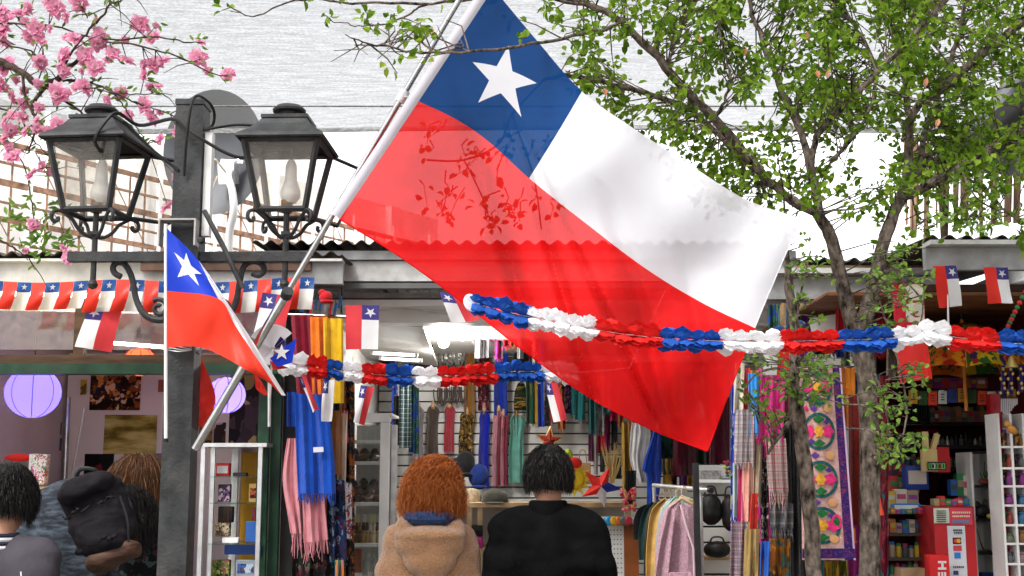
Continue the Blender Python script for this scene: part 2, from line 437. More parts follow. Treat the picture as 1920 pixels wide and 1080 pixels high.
def flag_parts(root, fn, mr, mbl, mw, nu=24, nv=16, star_r=.115, rot=0.0, off=.0025, inlay=False):
    """cloth fn(u along the fly, v down the hoist): blue square, white and red bands, white star"""
    if inlay: inlaid_canton(root, fn, mbl, mw, nu // 3, nv // 2, 1 / 6, .25, star_r, rot)
    else: MB().sheet(fn, nu // 3, nv // 2, 0, 1 / 3, 0, .5).build('blue_canton', mbl, root)
    MB().sheet(fn, nu - nu // 3, nv // 2, 1 / 3, 1, 0, .5).build('white_band', mw, root)
    MB().sheet(fn, nu, nv // 2, 0, 1, .5, 1).build('red_band', mr, root)
    if not inlay: star_on(fn, 1 / 6, .25, star_r, star_r * 1.5, rot, off).build('star', mw, root)
def plane_fn(o, ex, ey, ez):
    o = Vector(o); return lambda x, y, d: o + ex * x + ey * y + ez * d

# ================================================================== SETTING
GROUND = mat('paving', (.20, .185, .165), .85, 0, .25, 2.5, .3, 30, dirt=.3)
g = MB().sheet(lambda u, v: (-400 + 800 * u, -300 + 900 * v, 0), 8, 8).build('ground', GROUND); tag(g, kind='structure')

# ---- shade net over the alley
def net_mat():
    m, n, out = newmat('net_weave'); L = n.links
    tc = N(n, 'ShaderNodeTexCoord'); mp = N(n, 'ShaderNodeMapping'); mp.inputs['Scale'].default_value = (.7, 1.0, 1); L.new(tc.outputs['Object'], mp.inputs[0])
    a = N(n, 'ShaderNodeTexNoise'); a.inputs['Scale'].default_value = 60; a.inputs['Detail'].default_value = 3; L.new(mp.outputs[0], a.inputs['Vector'])
    mp2 = N(n, 'ShaderNodeMapping'); mp2.inputs['Scale'].default_value = (.16, 1.0, 1); L.new(tc.outputs['Object'], mp2.inputs[0])
    b = N(n, 'ShaderNodeTexNoise'); b.inputs['Scale'].default_value = 38; b.inputs['Detail'].default_value = 5; L.new(mp2.outputs[0], b.inputs['Vector'])
    ad = N(n, 'ShaderNodeMath', operation='ADD'); L.new(a.outputs[0], ad.inputs[0]); L.new(b.outputs[0], ad.inputs[1])
    rp = N(n, 'ShaderNodeMapRange'); rp.inputs[1].default_value = .75; rp.inputs[2].default_value = 1.25; rp.inputs[3].default_value = .57; rp.inputs[4].default_value = .80
    L.new(ad.outputs[0], rp.inputs[0])
    t = N(n, 'ShaderNodeBsdfTransparent'); d = N(n, 'ShaderNodeBsdfDiffuse'); d.inputs[0].default_value = (.05, .05, .05, 1)
    tl = N(n, 'ShaderNodeBsdfTranslucent'); tl.inputs[0].default_value = (.06, .06, .06, 1)
    dm = N(n, 'ShaderNodeMixShader'); dm.inputs[0].default_value = .6; L.new(d.outputs[0], dm.inputs[1]); L.new(tl.outputs[0], dm.inputs[2])
    mx = N(n, 'ShaderNodeMixShader'); L.new(rp.outputs[0], mx.inputs[0]); L.new(dm.outputs[0], mx.inputs[2]); L.new(t.outputs[0], mx.inputs[1])
    L.new(mx.outputs[0], out.inputs[0]); return m
NET = net_mat()
net = thing('shade_net', 'pale woven shade net stretched high over the whole alley', 'shade net', (-11, 10.6, 0))
NZ = 4.6
MB().sheet(lambda u, v: (-26 + 52 * u, -22 + 32.62 * v, NZ + .05 * math.sin(u * 21) * math.sin(v * math.pi) + .03 * math.sin(v * 9 + u * 5)), 60, 30).build('net_cloth', NET, net)
HEM = mat('net_hem', (.16, .16, .16), .8, 0, .35, 25, .4, 60)
MB().sheet(lambda u, v: (-26 + 52 * u, 10.60 - .05 * v, NZ - .012 - .05 * v + .02 * math.sin(u * 40)), 80, 2, thick=.006).build('hem', HEM, net)
MB().tube([(-26 + 52 * i / 30, 10.66, NZ + .0 + .02 * math.sin(i * 1.3)) for i in range(31)], .012, 6).build('edge_cable', HEM, net)
MB().tube([(-26 + 52 * i / 30, 9.9, NZ - .03) for i in range(31)], .007, 6).build('support_cable', HEM, net)
for x in (-25.9, 25.9):
    for y in (-21.9, 10.66): MB().tube([(x, y, 0), (x, y, NZ + .1)], .05, 10).build('mast', ALU, net)

# ---- dark cloth and reed screen behind the kiosk on the right
DARKC = mat('charcoal_cloth', (.13, .13, .135), .9, 0, .4, 3, .4, 12, trans=.2)
def dfn(u, v):
    tx = interp([(0, 1725, 300), (.3, 1790, 250), (.6, 1850, 195), (.7, 1905, 125), (.82, 1990, 70), (1, 2400, 20)], u)
    bx = interp([(0, 1725, 312), (.3, 1790, 318), (.6, 1850, 325), (.7, 1905, 330), (.82, 1990, 335), (1, 2400, 330)], u)
    x = tx[0] + (bx[0] - tx[0]) * v; y = tx[1] + (bx[1] - tx[1]) * v
    return W(x, y, 9.3 + .25 * math.sin(v * 9 + u * 4) + .6 * v)
o = MB().sheet(dfn, 44, 18, thick=.004).build('drooping_cloth', DARKC); tag(o, 'sagging charcoal cloth hanging below the net beyond the right tree', 'cloth')
REED = mat('reed_brown', (.27, .16, .10), .85, 0, .5, 9, .5, 50, stretch=(1, 1, .2))
rs = thing('reed_screen', 'hanging screen of brown reed strips behind the right tree', 'screen', W(1800, 450, 10.2))
rnd = random.Random(3)
x = 1696
while x < 1990:
    w_ = rnd.choice((7, 9, 14, 18, 24, 30)); y0 = 262 + rnd.uniform(-6, 10); y1 = rnd.uniform(415, 462)
    a = W(x, y0, 10.2); b = W(x + rnd.uniform(-4, 5), y1, 10.2 + rnd.uniform(-.05, .05)); ww = w_ / ppm(10.2)
    MB().tube([a, (a + b) / 2 + Vector((rnd.uniform(-.01, .01), 0, 0)), b], [ww * .5, ww * .52, ww * .42], 7, flat=.5).build('reed', REED, rs)
    x += w_ * .85 + rnd.choice((-3, 0, 1, 2, 3, 5, 12))
MB().tube([W(1690, 262, 10.2), W(2000, 256, 10.2)], .022, 8).build('top_rail', WOODD, rs)
for xx in (1760, 1996): MB().tube([Vector((W(xx, 262, 10.2).x, 10.2, 0)), W(xx, 255, 10.2)], .03, 8).build('post', WOODD, rs)

# ---- white house beyond, with rusty rails
RUST = mat('rusty_bar', (.26, .145, .09), .7, .2, .4, 12, .3, 40)
PLAST = mat('white_plaster', (.78, .77, .74), .85, 0, .06, 1.5, .2, 20)
hA = Vector((W(-330, 500, 11).x, 11, 0)); hB = Vector((W(820, 500, 18.5).x, 18.5, 0)); hd = (hB - hA); hL = hd.length; hu = hd.normalized(); hn = Vector((hu.y, -hu.x, 0))
if hn.y > 0: hn = -hn
house = thing('white_house', 'bright white house with rusty balcony rails beyond the stall roofs', 'building', hA)
MB()._add([hA, hB, hB + Vector((0, 0, 5.4)), hA + Vector((0, 0, 5.4))] + [p - hn * 4 for p in (hA, hB, hB + Vector((0, 0, 5.4)), hA + Vector((0, 0, 5.4)))],
          [(0, 1, 2, 3), (5, 4, 7, 6), (4, 0, 3, 7), (1, 5, 6, 2), (3, 2, 6, 7)]).build('wall', PLAST, house, False)
for k in range(1, 8):
    c = hA + hu * (hL * k / 8) + hn * .05; MB().box(c + Vector((0, 0, 2.7)), (.20, .12, 5.36), rot=(0, 0, math.atan2(hu.y, hu.x))).build('pilaster', WHITEM, house, False)
ang = math.atan2(hu.y, hu.x)
for z, t in ((4.82, .05), (4.62, .022), (4.42, .06), (4.22, .02), (4.05, .05), (3.82, .018), (3.62, .05), (3.3, .04), (3.05, .018)):
    MB().box(hA + hd * .5 + hn * .42 + Vector((0, 0, z)), (hL, .03, t), rot=(0, 0, ang)).build('rail', RUST, house, False)
for k in range(44):
    c = hA + hu * (hL * (k + .5) / 44) + hn * .42; zt = 5.0 if k % 4 == 0 else 4.82
    MB().box(c + Vector((0, 0, (2.9 + zt) / 2)), (.014 if k % 4 else .05, .02 if k % 4 else .04, zt - 2.9), rot=(0, 0, ang)).build('upright', RUST if k % 4 else WHITEM, house, False)
for k in range(10):
    a = hA + hu * (hL * k / 10) + hn * .40; b = hA + hu * (hL * (k + .9) / 10) + hn * .40
    MB().tube([a + Vector((0, 0, 4.8)), b + Vector((0, 0, 3.65))], .006, 5).build('brace', RUST, house)
MB().box(hA + hd * .5 + hn * .24 + Vector((0, 0, 2.86)), (hL, .46, .12), rot=(0, 0, ang)).build('balcony_slab', PLAST, house, False)

# ---- satellite dish behind the lamp post
DISHM = mat('dish_grey', (.035, .037, .042), .6, .1, .15, 3, dirt=.2)
dc = W(410, 288, 11.2); dr = .57
dish = thing('satellite_dish', 'large grey satellite dish on a white curved mast behind the lamp post', 'satellite dish', Vector((dc.x, 11.6, 0)))
drot = Euler((R(96), 0, R(-14))).to_matrix()
prof = [(dr * i / 14, .20 * (i / 14) ** 2) for i in range(15)]
dm = MB().lathe([(max(r, 1e-4), z) for r, z in prof] + [(dr + .012, .205)] + [(max(r, 1e-4), z + .012) for r, z in reversed(prof[:-1])], dc - drot @ Vector((0, 0, .1)), 40, rot=drot, sx=.88)
dm.build('reflector', DISHM, dish)
mast = [W(432, 318, 11.05), W(428, 332, 11.0), W(436, 360, 11.0), W(438, 400, 11.0), W(430, 440, 11.05), W(428, 520, 11.1)]
mast.append(Vector((mast[-1].x, 11.1, 2.9)))
MB().tube([Vector(p) for p in curve(mast, 20)], .036, 12).build('mast', mat('mast_white', (.68, .68, .68), .4, .2, .06, 6), dish)
MB().box(W(428, 325, 11.1), (.16, .10, .20), rot=(.2, 0, -.2)).build('bracket', ALU, dish)
MB().box(W(436, 303, 11.12), (.22, .03, .03), rot=(0, .1, -.2)).tube([W(420, 308, 11.05), W(448, 300, 11.05)], .012, 8).build('arm', ALU, dish)
MB().tube([W(425, 325, 10.98)] + [W(*p, 10.9) for p in ((405, 300), (385, 292), (372, 310), (380, 345), (400, 352), (408, 330))], .008, 6).build('cable', mat('cable_beige', (.45, .36, .27), .6), dish)
MB().tube([Vector((mast[-1].x, 11.1, 2.9)), Vector((mast[-1].x, 11.1, 0))], .045, 10).build('pole', ALU, dish)

# ================================================================== STALLS: roofs, walls, beams
GALV = mat('galvanised', (.33, .335, .335), .5, .35, .2, 9, .12, 60, dirt=.3)
GALVL = mat('galvanised_light', (.50, .50, .49), .5, .25, .15, 14, .1, 80, dirt=.15)
ROOFM = mat('corrugated_iron', (.10, .085, .075), .7, .3, .4, 4, .2, 30, dirt=.4)
def zat(py, D): return W(960, py, D).z
def xat(px, D): return W(px, 540, D).x
def roof(name, label, px0, px1, Df, Db, z0, z1, parts, floorx=None):
    x0, x1 = xat(px0, Df), xat(px1, Df)
    t = thing(name, label, 'roof', (x0, Df, 0))
    pitch = .085; n = int((x1 - x0) / pitch * 8)
    MB().sheet(lambda u, v: (x0 + (x1 - x0) * u, Df + (Db - Df) * v, z0 + (z1 - z0) * v + .013 * math.sin(2 * math.pi * (x1 - x0) * u / pitch)), n, 3, thick=.002).build('corrugated_sheet', ROOFM, t)
    return t, x0, x1
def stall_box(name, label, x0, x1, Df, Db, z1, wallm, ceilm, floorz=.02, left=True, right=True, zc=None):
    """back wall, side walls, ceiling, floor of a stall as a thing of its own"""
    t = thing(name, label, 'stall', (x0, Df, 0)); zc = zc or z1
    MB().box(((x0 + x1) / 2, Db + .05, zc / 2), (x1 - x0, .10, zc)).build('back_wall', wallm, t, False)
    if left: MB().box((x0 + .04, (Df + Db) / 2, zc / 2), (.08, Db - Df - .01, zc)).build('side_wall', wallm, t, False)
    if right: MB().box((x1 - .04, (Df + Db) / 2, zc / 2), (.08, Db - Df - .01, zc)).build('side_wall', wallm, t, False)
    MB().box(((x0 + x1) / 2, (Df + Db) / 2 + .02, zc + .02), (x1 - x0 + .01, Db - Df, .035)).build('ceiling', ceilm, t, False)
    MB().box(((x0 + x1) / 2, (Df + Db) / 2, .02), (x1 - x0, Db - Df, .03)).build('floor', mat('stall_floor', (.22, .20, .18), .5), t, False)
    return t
# --- left stall
LD = 6.6
lw = mat('mauve_wall', (.62, .57, .56), .7, 0, .10, 2, .1, 20)
stl = stall_box('souvenir_stall', 'lilac walled souvenir stall on the left with green lintel', xat(-160, LD), xat(520, LD), LD + .05, 8.9, 2.56, lw, mat('lilac_ceiling', (.55, .50, .53), .7), right=False)
rl, rx0, rx1 = roof('stall_roof', 'dark corrugated roof over the left stall, grey fascia in front', -200, 640, LD - .12, 10.6, 2.715, 2.95, None)
MB().box(((rx0 + rx1) / 2, LD - .05, (2.575 + 2.665) / 2), (rx1 - rx0, .05, .12)).build('fascia', GALV, rl, False)
MB().box(((rx0 + rx1) / 2 , LD - .06, 2.683), (rx1 - rx0, .11, .014)).build('drip_edge', GALVL, rl, False)
MB().box((xat(430, LD), LD - .09, 2.655), (xat(585, LD) - xat(270, LD), .03, .055)).build('rusty_strip', mat('rust_strip', (.10, .06, .045), .8, 0, .4, 8), rl, False)
lin_z0, lin_z1 = zat(702, LD), zat(672, LD)
xl0, xl1 = xat(-160, LD), xat(552, LD)
MB().box(((xl0 + xl1) / 2, LD, (lin_z0 + lin_z0 + .055) / 2), (xl1 - xl0, .10, .055)).build('lintel', GREENP, stl, False)
MB().box(((xl0 + xl1) / 2, LD + .01, lin_z0 + .055 + .024), (xl1 - xl0, .09, .045)).build('lintel_board', WOODD, stl, False)
MB().box((xat(152, LD), LD + .03, (lin_z1 + 2.56) / 2 + .01), (.055, .05, 2.56 - lin_z1 + .02)).build('transom_post', WOODD, stl, False)
TPANE = glass('transom_glass', (.78, .70, .74), .16, .06, .10)
for a, b in ((-160, 143), (161, 540)):
    MB().box((xat((a + b) / 2, LD), LD + .03, (lin_z1 + 2.56) / 2 + .02), (xat(b, LD) - xat(a, LD) - .02, .006, 2.50 - lin_z1)).build('transom_pane', TPANE, stl, False)
MAG = mat('magenta_panel', (.42, .02, .10), .7, 0, .1, 3)
MB().box((xat(-20, 8.7), 8.72, 1.2), (xat(30, 8.7) - xat(-80, 8.7), .02, 2.5)).build('magenta_panel', MAG, stl, False)
MB().box((xat(85, 8.7), 8.76, 1.2), (xat(128, 8.7) - xat(32, 8.7), .02, 2.3)).build('grey_door', mat('grey_lilac', (.24, .20, .24), .6), stl, False)
MB().box((xat(300, 8.7), 8.70, 1.2), (xat(470, 8.7) - xat(145, 8.7), .02, 2.4)).build('white_board', mat('board_lilac', (.76, .73, .71), .6, 0, .05, 3), stl, False)
MB().tube([W(128, 745, 8.2), W(122, 890, 8.2), Vector((W(120, 890, 8.2).x, 8.2, .05))], .016, 10).build('steel_pole', STEEL, stl)
MB().tube([W(158, 765, 8.3), W(135, 890, 8.3)], .008, 8).build('leaning_rod', ALU, stl)
# green door jamb between the stalls
jm = thing('door_frame', 'dark green folded timber door between the two stalls', 'door', (xat(520, 6.7), 6.7, 0))
for a, b, dd in ((492, 512, 0), (516, 534, .05), (538, 562, .10)):
    zt = zat(700, 6.7 + dd) if a < 530 else 2.5
    MB().box((xat((a + b) / 2, 6.7 + dd), 6.72 + dd, zt / 2), (xat(b, 6.7) - xat(a, 6.7), .05, zt)).build('door_stile', GREENP if a < 530 else mat('dark_timber', (.02, .02, .018), .7, 0, .3, 5), jm, False)
MB().box((xat(570, 6.95), 7.3, 1.25), (.03, .9, 2.5)).build('door_leaf', mat('dark_timber', (.02, .02, .018), .7, 0, .3, 5), jm, False)
MB().tube([W(505, 705, 6.6), W(505, 800, 6.6)], .009, 8).build('pull_bar', ALU, jm)

# --- centre stall
CDF, CDB = 7.0, 10.2
stc = stall_box('clothing_stall', 'white walled clothing stall in the middle with slatted back wall', xat(575, CDF), xat(1640, CDF), CDF + .1, CDB, 2.52, WHITEW, WHITEW)
rc, cx0, cx1 = roof('stall_roof', 'corrugated roof over the middle stall with pale metal gutter', 470, 1500, CDF - .15, 10.8, 2.845, 3.05, None)
MB().box(((cx0 + cx1) / 2, CDF - .06, 2.785), (cx1 - cx0, .05, .05)).build('gutter_lip', GALV, rc, False)
MB().box(((xat(560, CDF) + cx1) / 2, CDF - .03, (2.755 + 2.64) / 2), (cx1 - xat(560, CDF), .05, .115)).build('fascia', GALVL, rc, False)
MB().box(((cx0 + cx1) / 2, CDF - .02, 2.615), (cx1 - cx0, .06, .03)).build('soffit_trim', mat('soffit_dark', (.12, .12, .12), .6), rc, False)
MB().box(((cx0 + cx1) / 2, CDF + .16, 2.585), (cx1 - cx0, .05, .03)).build('soffit_rail', GALV, rc, False)
MB().box(((xat(620, 7.3) + cx1) / 2, 7.38, 2.515), (cx1 - xat(620, 7.3), .16, .14)).build('shutter_box', WHITEM, rc, False)
MB().tube([W(640, 565, 7.2), W(830, 588, 7.2), W(900, 592, 7.2)], .006, 6).build('conduit', ALU, rc)
# tilted ceiling board with the lamps' reflection
MB().box((xat(735, 8.4), 8.4, 2.44), (.55, 1.7, .02), rot=(R(-3), R(6), 0)).build('ceiling_board', mat('gloss_ceiling', (.36, .345, .32), .38, .0, .1, 4), stc, False)
MB().tube([W(735, 610, 7.9), W(790, 662, 8.9)], .02, 6).build('ceiling_trim', WHITEM, stc)
# right-hand continuation of the eave, darker and lower
r2, qx0, qx1 = roof('stall_roof', 'corrugated roof eave behind the forked tree trunks', 1400, 1760, CDF - .1, 10.4, 2.755, 2.95, None)
MB().box(((qx0 + qx1) / 2, CDF - .04, 2.60), (qx1 - qx0, .05, .13)).build('fascia', GALV, r2, False)
MB().box(((qx0 + qx1) / 2, CDF - .08, 2.69), (qx1 - qx0, .09, .03)).build('gutter_lip', GALVL, r2, False)
MB().box(((qx0 + qx1) / 2, CDF - .03, 2.72), (qx1 - qx0, .03, .025)).build('timber_batten', WOODL, r2, False)
# slatted back wall: every slat a piece
sw = thing('slat_wall', 'white slatted display wall across the back of the middle stall', 'display wall', (xat(720, 10), 10, 0))
sx0, sx1 = xat(712, 10.05), xat(1345, 10.05)
MB().box(((sx0 + sx1) / 2, 10.15, 1.25), (sx1 - sx0, .03, 2.44)).build('backing', mat('groove_grey', (.06, .06, .06), .6), sw, False)
sl = None; z = .12
while z < 2.42:
    if sl is None:
        sl = MB().rbox((0, 0, 0), (sx1 - sx0, .028, .074), .004).build('slat', mat('slat_white', (.70, .70, .68), .35, 0, .05, 4, dirt=.08), sw); s_ = sl
    else: s_ = link_copy(sl, sw)
    s_.location = ((sx0 + sx1) / 2, 10.115, z); z += .086
# --- right kiosk
KD = 6.0
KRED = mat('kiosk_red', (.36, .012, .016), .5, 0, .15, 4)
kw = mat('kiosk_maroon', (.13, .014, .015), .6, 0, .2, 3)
KW = mat('plank_brown', (.16, .065, .025), .55, 0, .3, 7, .15, 40, stretch=(1, 1, 5))
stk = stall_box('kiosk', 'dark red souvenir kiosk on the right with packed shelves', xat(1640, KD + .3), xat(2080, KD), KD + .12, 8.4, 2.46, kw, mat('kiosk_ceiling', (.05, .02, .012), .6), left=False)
rk, kx0, kx1 = roof('stall_roof', 'grey eave and corrugated roof of the red kiosk on the right', 1745, 2080, KD - .1, 9.2, 2.69, 2.85, None)
MB().box(((kx0 + kx1) / 2, KD - .03, 2.595), (kx1 - kx0, .05, .11)).build('fascia', GALV, rk, False)
MB().box(((kx0 + kx1) / 2, KD - .07, 2.663), (kx1 - kx0, .12, .022)).build('gutter_lip', GALVL, rk, False)
plk = None
for i in range(9):
    y = KD + .22 + i * .235
    if plk is None: plk = MB().rbox((0, 0, 0), (kx1 - kx0 + .5, .225, .018), .004).build('ceiling_plank', KW, stk); p_ = plk
    else: p_ = link_copy(plk, stk)
    p_.location = ((kx0 + kx1) / 2 - .2, y, 2.445)
MB().box((xat(1770, 8.2), 8.34, 2.0), (1.2, .03, .35)).build('red_header', KRED, stk, False)

# next stall along, shuttered (only a glimpse from the side)
nx0 = kx1 + .03; nb = thing('shuttered_stall', 'closed stall with grey roller shutter beyond the kiosk', 'stall', (nx0, KD + .2, 0))
MB().box((nx0 + 3.5, KD + 1.5, 1.3), (7, 2.4, 2.6)).build('wall', PLAST, nb, False)
sh0 = None
for i in range(26):
    if sh0 is None: sh0 = MB().rbox((0, 0, 0), (6.4, .03, .088), .008).build('shutter_slat', GALV, nb); s_ = sh0
    else: s_ = link_copy(sh0, nb)
    s_.location = (nx0 + 3.5, KD + .27, .06 + i * .092)
MB().box((nx0 + 3.5, KD + 1.2, 2.66), (7.2, 3.2, .08)).build('roof', GALV, nb, False)

# ================================================================== LAMP POST
PD = 4.3
px_post = W(335, 900, PD).x
post = thing('lamp_post', 'dark iron lamp post with crossbar, scrolls and two open lanterns', 'lamp post', (px_post, PD, 0))
ztop = zat(204, PD)
MB().box((px_post, PD, ztop / 2), (.098, .098, ztop)).build('post', IRON, post, False)
MB().box((px_post, PD, ztop + .012), (.104, .104, .02)).build('post_cap', IRON, post, False)
zc_ = zat(484, PD); xL, xR = W(133, 484, PD).x, W(577, 484, PD).x
MB().box(((xL + px_post - .05) / 2, PD - .02, zc_), (px_post - .05 - xL, .036, .034)).build('crossbar', IRON, post, False)
MB().box(((xR + px_post + .05) / 2, PD - .02, zc_), (xR - px_post - .05, .036, .034)).build('crossbar', IRON, post, False)
MB().box((px_post + .066, PD - .01, (zat(252, PD) + zat(445, PD)) / 2), (.026, .04, zat(252, PD) - zat(445, PD))).build('white_side_strip', WHITEM, post, False)  # narrow white strip along the right side of the upper post
bz0, bz1 = zat(470, PD), zat(424, PD)
bk = MB(); bx = px_post - .012
for sx in (-.062, .062): bk.box((bx + sx, PD - .085, (bz0 + bz1) / 2), (.006, .05, bz1 - bz0))
bk.box((bx, PD - .085, bz1 + .003), (.13, .05, .006)).build('bracket', mat('bracket_grey', (.35, .34, .32), .5, .3, .2, 10), post, False)
wr = MB()
for k in range(4): wr.tube([(px_post + .053 * math.cos(a), PD + .075 * math.sin(a) * 1, zat(652 + 3 * k, PD) + .004 * math.sin(3 * a + k)) for a in [2 * math.pi * j / 16 for j in range(17)]], .0018, 5)
wr.build('wire_binding', ALU, post)
def spiral(c, r0, r1, a0, a1, n=22):
    return [Vector((c[0] + (r0 + (r1 - r0) * i / n) * math.cos(a0 + (a1 - a0) * i / n), c[1], c[2] + (r0 + (r1 - r0) * i / n) * math.sin(a0 + (a1 - a0) * i / n))) for i in range(n + 1)]
# S brackets under the crossbar
for sg in (-1, 1):
    pth = [W(355 + sg * 135, 502, PD), W(355 + sg * 128, 512, PD), W(355 + sg * 118, 506, PD), W(355 + sg * 122, 494, PD), W(355 + sg * 138, 490, PD), W(355 + sg * 146, 502, PD)]
    main = [W(355 + sg * x, y, PD) for x, y in ((128, 519), (140, 512), (143, 500), (133, 492), (120, 497), (108, 520), (100, 560), (88, 585), (70, 598), (48, 600))] if sg < 0 else \
           [W(355 + sg * x, y, PD) for x, y in ((118, 512), (130, 516), (140, 507), (135, 494), (118, 490), (102, 500), (94, 530), (86, 570), (66, 596), (20, 604))]
    MB().tube([Vector(p) for p in curve(main, 40)], [.011] * 30 + [.012] * 11, 8).build('scroll', IRON, post)
    c = W(355 + sg * 57, 578, PD)
    MB().tube(spiral(c, .008, .034, R(60), R(60) + sg * R(-430)), .0085, 8).build('scroll', IRON, post)
# lanterns
LGLASS = glass('lantern_glass', (.92, .90, .86), .17, .08, .06)
def lantern(px, yaw, label_roof, door_side):
    c = W(px, 484, PD); cx, cy = c.x, PD - .02
    zb = zat(403, PD); ze = zat(280, PD)
    M3 = Euler((0, 0, yaw)).to_matrix()
    T = lambda p: Vector((cx, cy, 0)) + M3 @ Vector((p[0], p[1], 0)) + Vector((0, 0, p[2]))
    hb, ht = .082, .128
    ln = bpy.data.objects.new('lantern', None); COL.objects.link(ln); ln.location = (cx, cy, zb); ln.empty_display_size = .05
    ln.parent = post; ln.matrix_parent_inverse = Matrix.Translation(-Vector(post.location))
    class _P: pass
    def add(mb, nm, m_, sm=True):
        o = mb.build(nm, m_, None, sm); o.parent = ln; o.matrix_parent_inverse = (Matrix.Translation(Vector((cx, cy, zb)))).inverted(); return o
    fr = MB()
    cs = [(-1, -1), (1, -1), (1, 1), (-1, 1)]
    for sx, sy in cs: fr.tube([T((sx * hb, sy * hb, zb)), T((sx * ht, sy * ht, ze))], .0115, 4)
    for (a, b) in zip(cs, cs[1:] + cs[:1]):
        fr.tube([T((a[0] * hb, a[1] * hb, zb)), T((b[0] * hb, b[1] * hb, zb))], .011, 4)
        fr.tube([T((a[0] * ht, a[1] * ht, ze)), T((b[0] * ht, b[1] * ht, ze))], .010, 4)
    add(fr, 'lantern_frame', IRON, False)
    for i, (a, b) in enumerate(zip(cs, cs[1:] + cs[:1])):
        if i == door_side: continue
        k = .93
        mb = MB(); q = [T((a[0] * hb * k, a[1] * hb * k, zb)), T((b[0] * hb * k, b[1] * hb * k, zb)), T((b[0] * ht * k, b[1] * ht * k, ze)), T((a[0] * ht * k, a[1] * ht * k, ze))]
        mb._add(q, [(0, 1, 2, 3)]); add(mb, 'lantern_pane', LGLASS, False)
    # flared roof, a shell that shows its inside
    prof = [(.155, 0, .0), (.147, .013, 0), (.120, .033, 0), (.094, .060, 0), (.076, .086, 0)]
    rf = MB(); vs = []; fs = []
    for h, z, _ in prof:
        for sx, sy in cs: vs.append(T((sx * h, sy * h, ze + .006 + z)))
    for i in range(len(prof) - 1):
        for k in range(4): fs.append((i * 4 + k, i * 4 + (k + 1) % 4, (i + 1) * 4 + (k + 1) % 4, (i + 1) * 4 + k))
    n0 = len(vs)
    for h, z, _ in prof:
        for sx, sy in cs: vs.append(T((sx * (h - .006), sy * (h - .006), ze + .0 + z)))
    fs += [tuple(reversed([a + n0 for a in f])) for f in fs[:]]
    for k in range(4): fs.append((k, n0 + k, n0 + (k + 1) % 4, (k + 1) % 4))
    rf._add(vs, fs)
    rf.box(T((0, 0, ze + .096)), (.165, .165, .012), rot=(0, 0, yaw))
    add(rf, 'lantern_roof', IRON, False)
    tp = ze + .100
    cp = MB().lathe([(.040, tp - .004), (.038, tp + .028), (.058, tp + .030), (.060, tp + .038), (.045, tp + .052), (.018, tp + .060), (.001, tp + .061)], (cx, cy, 0), 20)
    add(cp, 'chimney_cap', IRON)
    st = MB().tube([(cx, cy, zat(535, PD)), (cx, cy, zb + .02)], .0105, 8)
    st.lathe([(.001, zat(535, PD) - .018), (.013, zat(535, PD) - .013), (.0185, zat(535, PD)), (.013, zat(535, PD) + .013), (.006, zat(535, PD) + .018)], (cx, cy, 0), 14)
    st.box((cx, cy, zat(440, PD)), (.030, .030, .012))
    add(st, 'stem', IRON)
    # four S scrolls that carry the corners
    zk = zat(447, PD)
    for sx, sy in cs:
        sc = MB()
        dv = Vector((sx, sy, 0)).normalized()
        def Q(r, z): return T((dv.x * r, dv.y * r, z))
        pts = [Q(.004, zk), Q(.03, zk + .002), Q(.06, zk + .022), Q(.082, zk + .052), Q(.10, zb - .020), Q(.125, zb - .006), Q(.150, zb - .012), Q(.156, zb - .032), Q(.146, zb - .046), Q(.132, zb - .040), Q(.134, zb - .028)]
        sc.tube([Vector(p) for p in curve(pts, 30)], .0068, 6); add(sc, 'scroll', IRON)
    bz = zat(368, PD)
    add(MB().lathe([(.020, zb + .004), (.021, zb + .02), (.017, zb + .022), (.021, zb + .03), (.021, zb + .048), (.014, zb + .052)], (cx, cy, 0), 16), 'lamp_socket', mat('brass', (.28, .15, .05), .45, .7, .3, 30))
    add(MB().lathe([(.001, bz - .034), (.020, bz - .029), (.034, bz - .010), (.036, bz + .004), (.031, bz + .026), (.023, bz + .046), (.021, bz + .075), (.020, bz + .105), (.012, bz + .125), (.001, bz + .127)], (cx + .012, cy, 0), 20), 'bulb', mat('bulb_white', (.78, .79, .80), .25, 0, .03, 10))
    add(MB().tube([(cx + .012, cy, bz + .12), (cx + .01, cy, ze - .004), T((-.06, -.03, ze - .012)), T((-.11, -.08, ze - .004))], .006, 6), 'flex', BLACK)
    # door frame swung open
    a, b = cs[door_side], cs[(door_side + 1) % 4]
    h0, h1 = T((b[0] * hb, b[1] * hb, zb)), T((b[0] * ht, b[1] * ht, ze))
    dd = T((a[0], a[1], 0)) - T((b[0], b[1], 0)); dd.normalize()
    sw_ = Euler((0, 0, R(138 if px < 300 else 158))).to_matrix() @ dd if door_side == 1 else Euler((0, 0, R(100))).to_matrix() @ dd
    e0, e1 = h0 + sw_ * hb * 1.9, h1 + sw_ * ht * 1.9
    df = MB()
    for p, q in ((h0, e0), (e0, e1), (h1, e1), (h0, h1)): df.tube([p, q], .0075, 4)
    dobj = add(df, 'lantern_door', IRON, False)
    if door_side == 1 and px < 300:
        g_ = MB()._add([h0 * .98 + e1 * .02, e0, e1, h1], [(0, 1, 2, 3)]).build('door_pane', LGLASS, None, False)
        g_.parent = ln; g_.matrix_parent_inverse = Matrix.Translation(Vector((cx, cy, zb))).inverted()
    return ln
l1 = lantern(180, R(-6), '', 1)
l1['label'] = 'lantern on the outer end of the crossbar, glazed door hanging open'
l2 = lantern(537, R(-2), '', 1)
l2['label'] = 'lantern beside the flagpole, its empty door frame open'
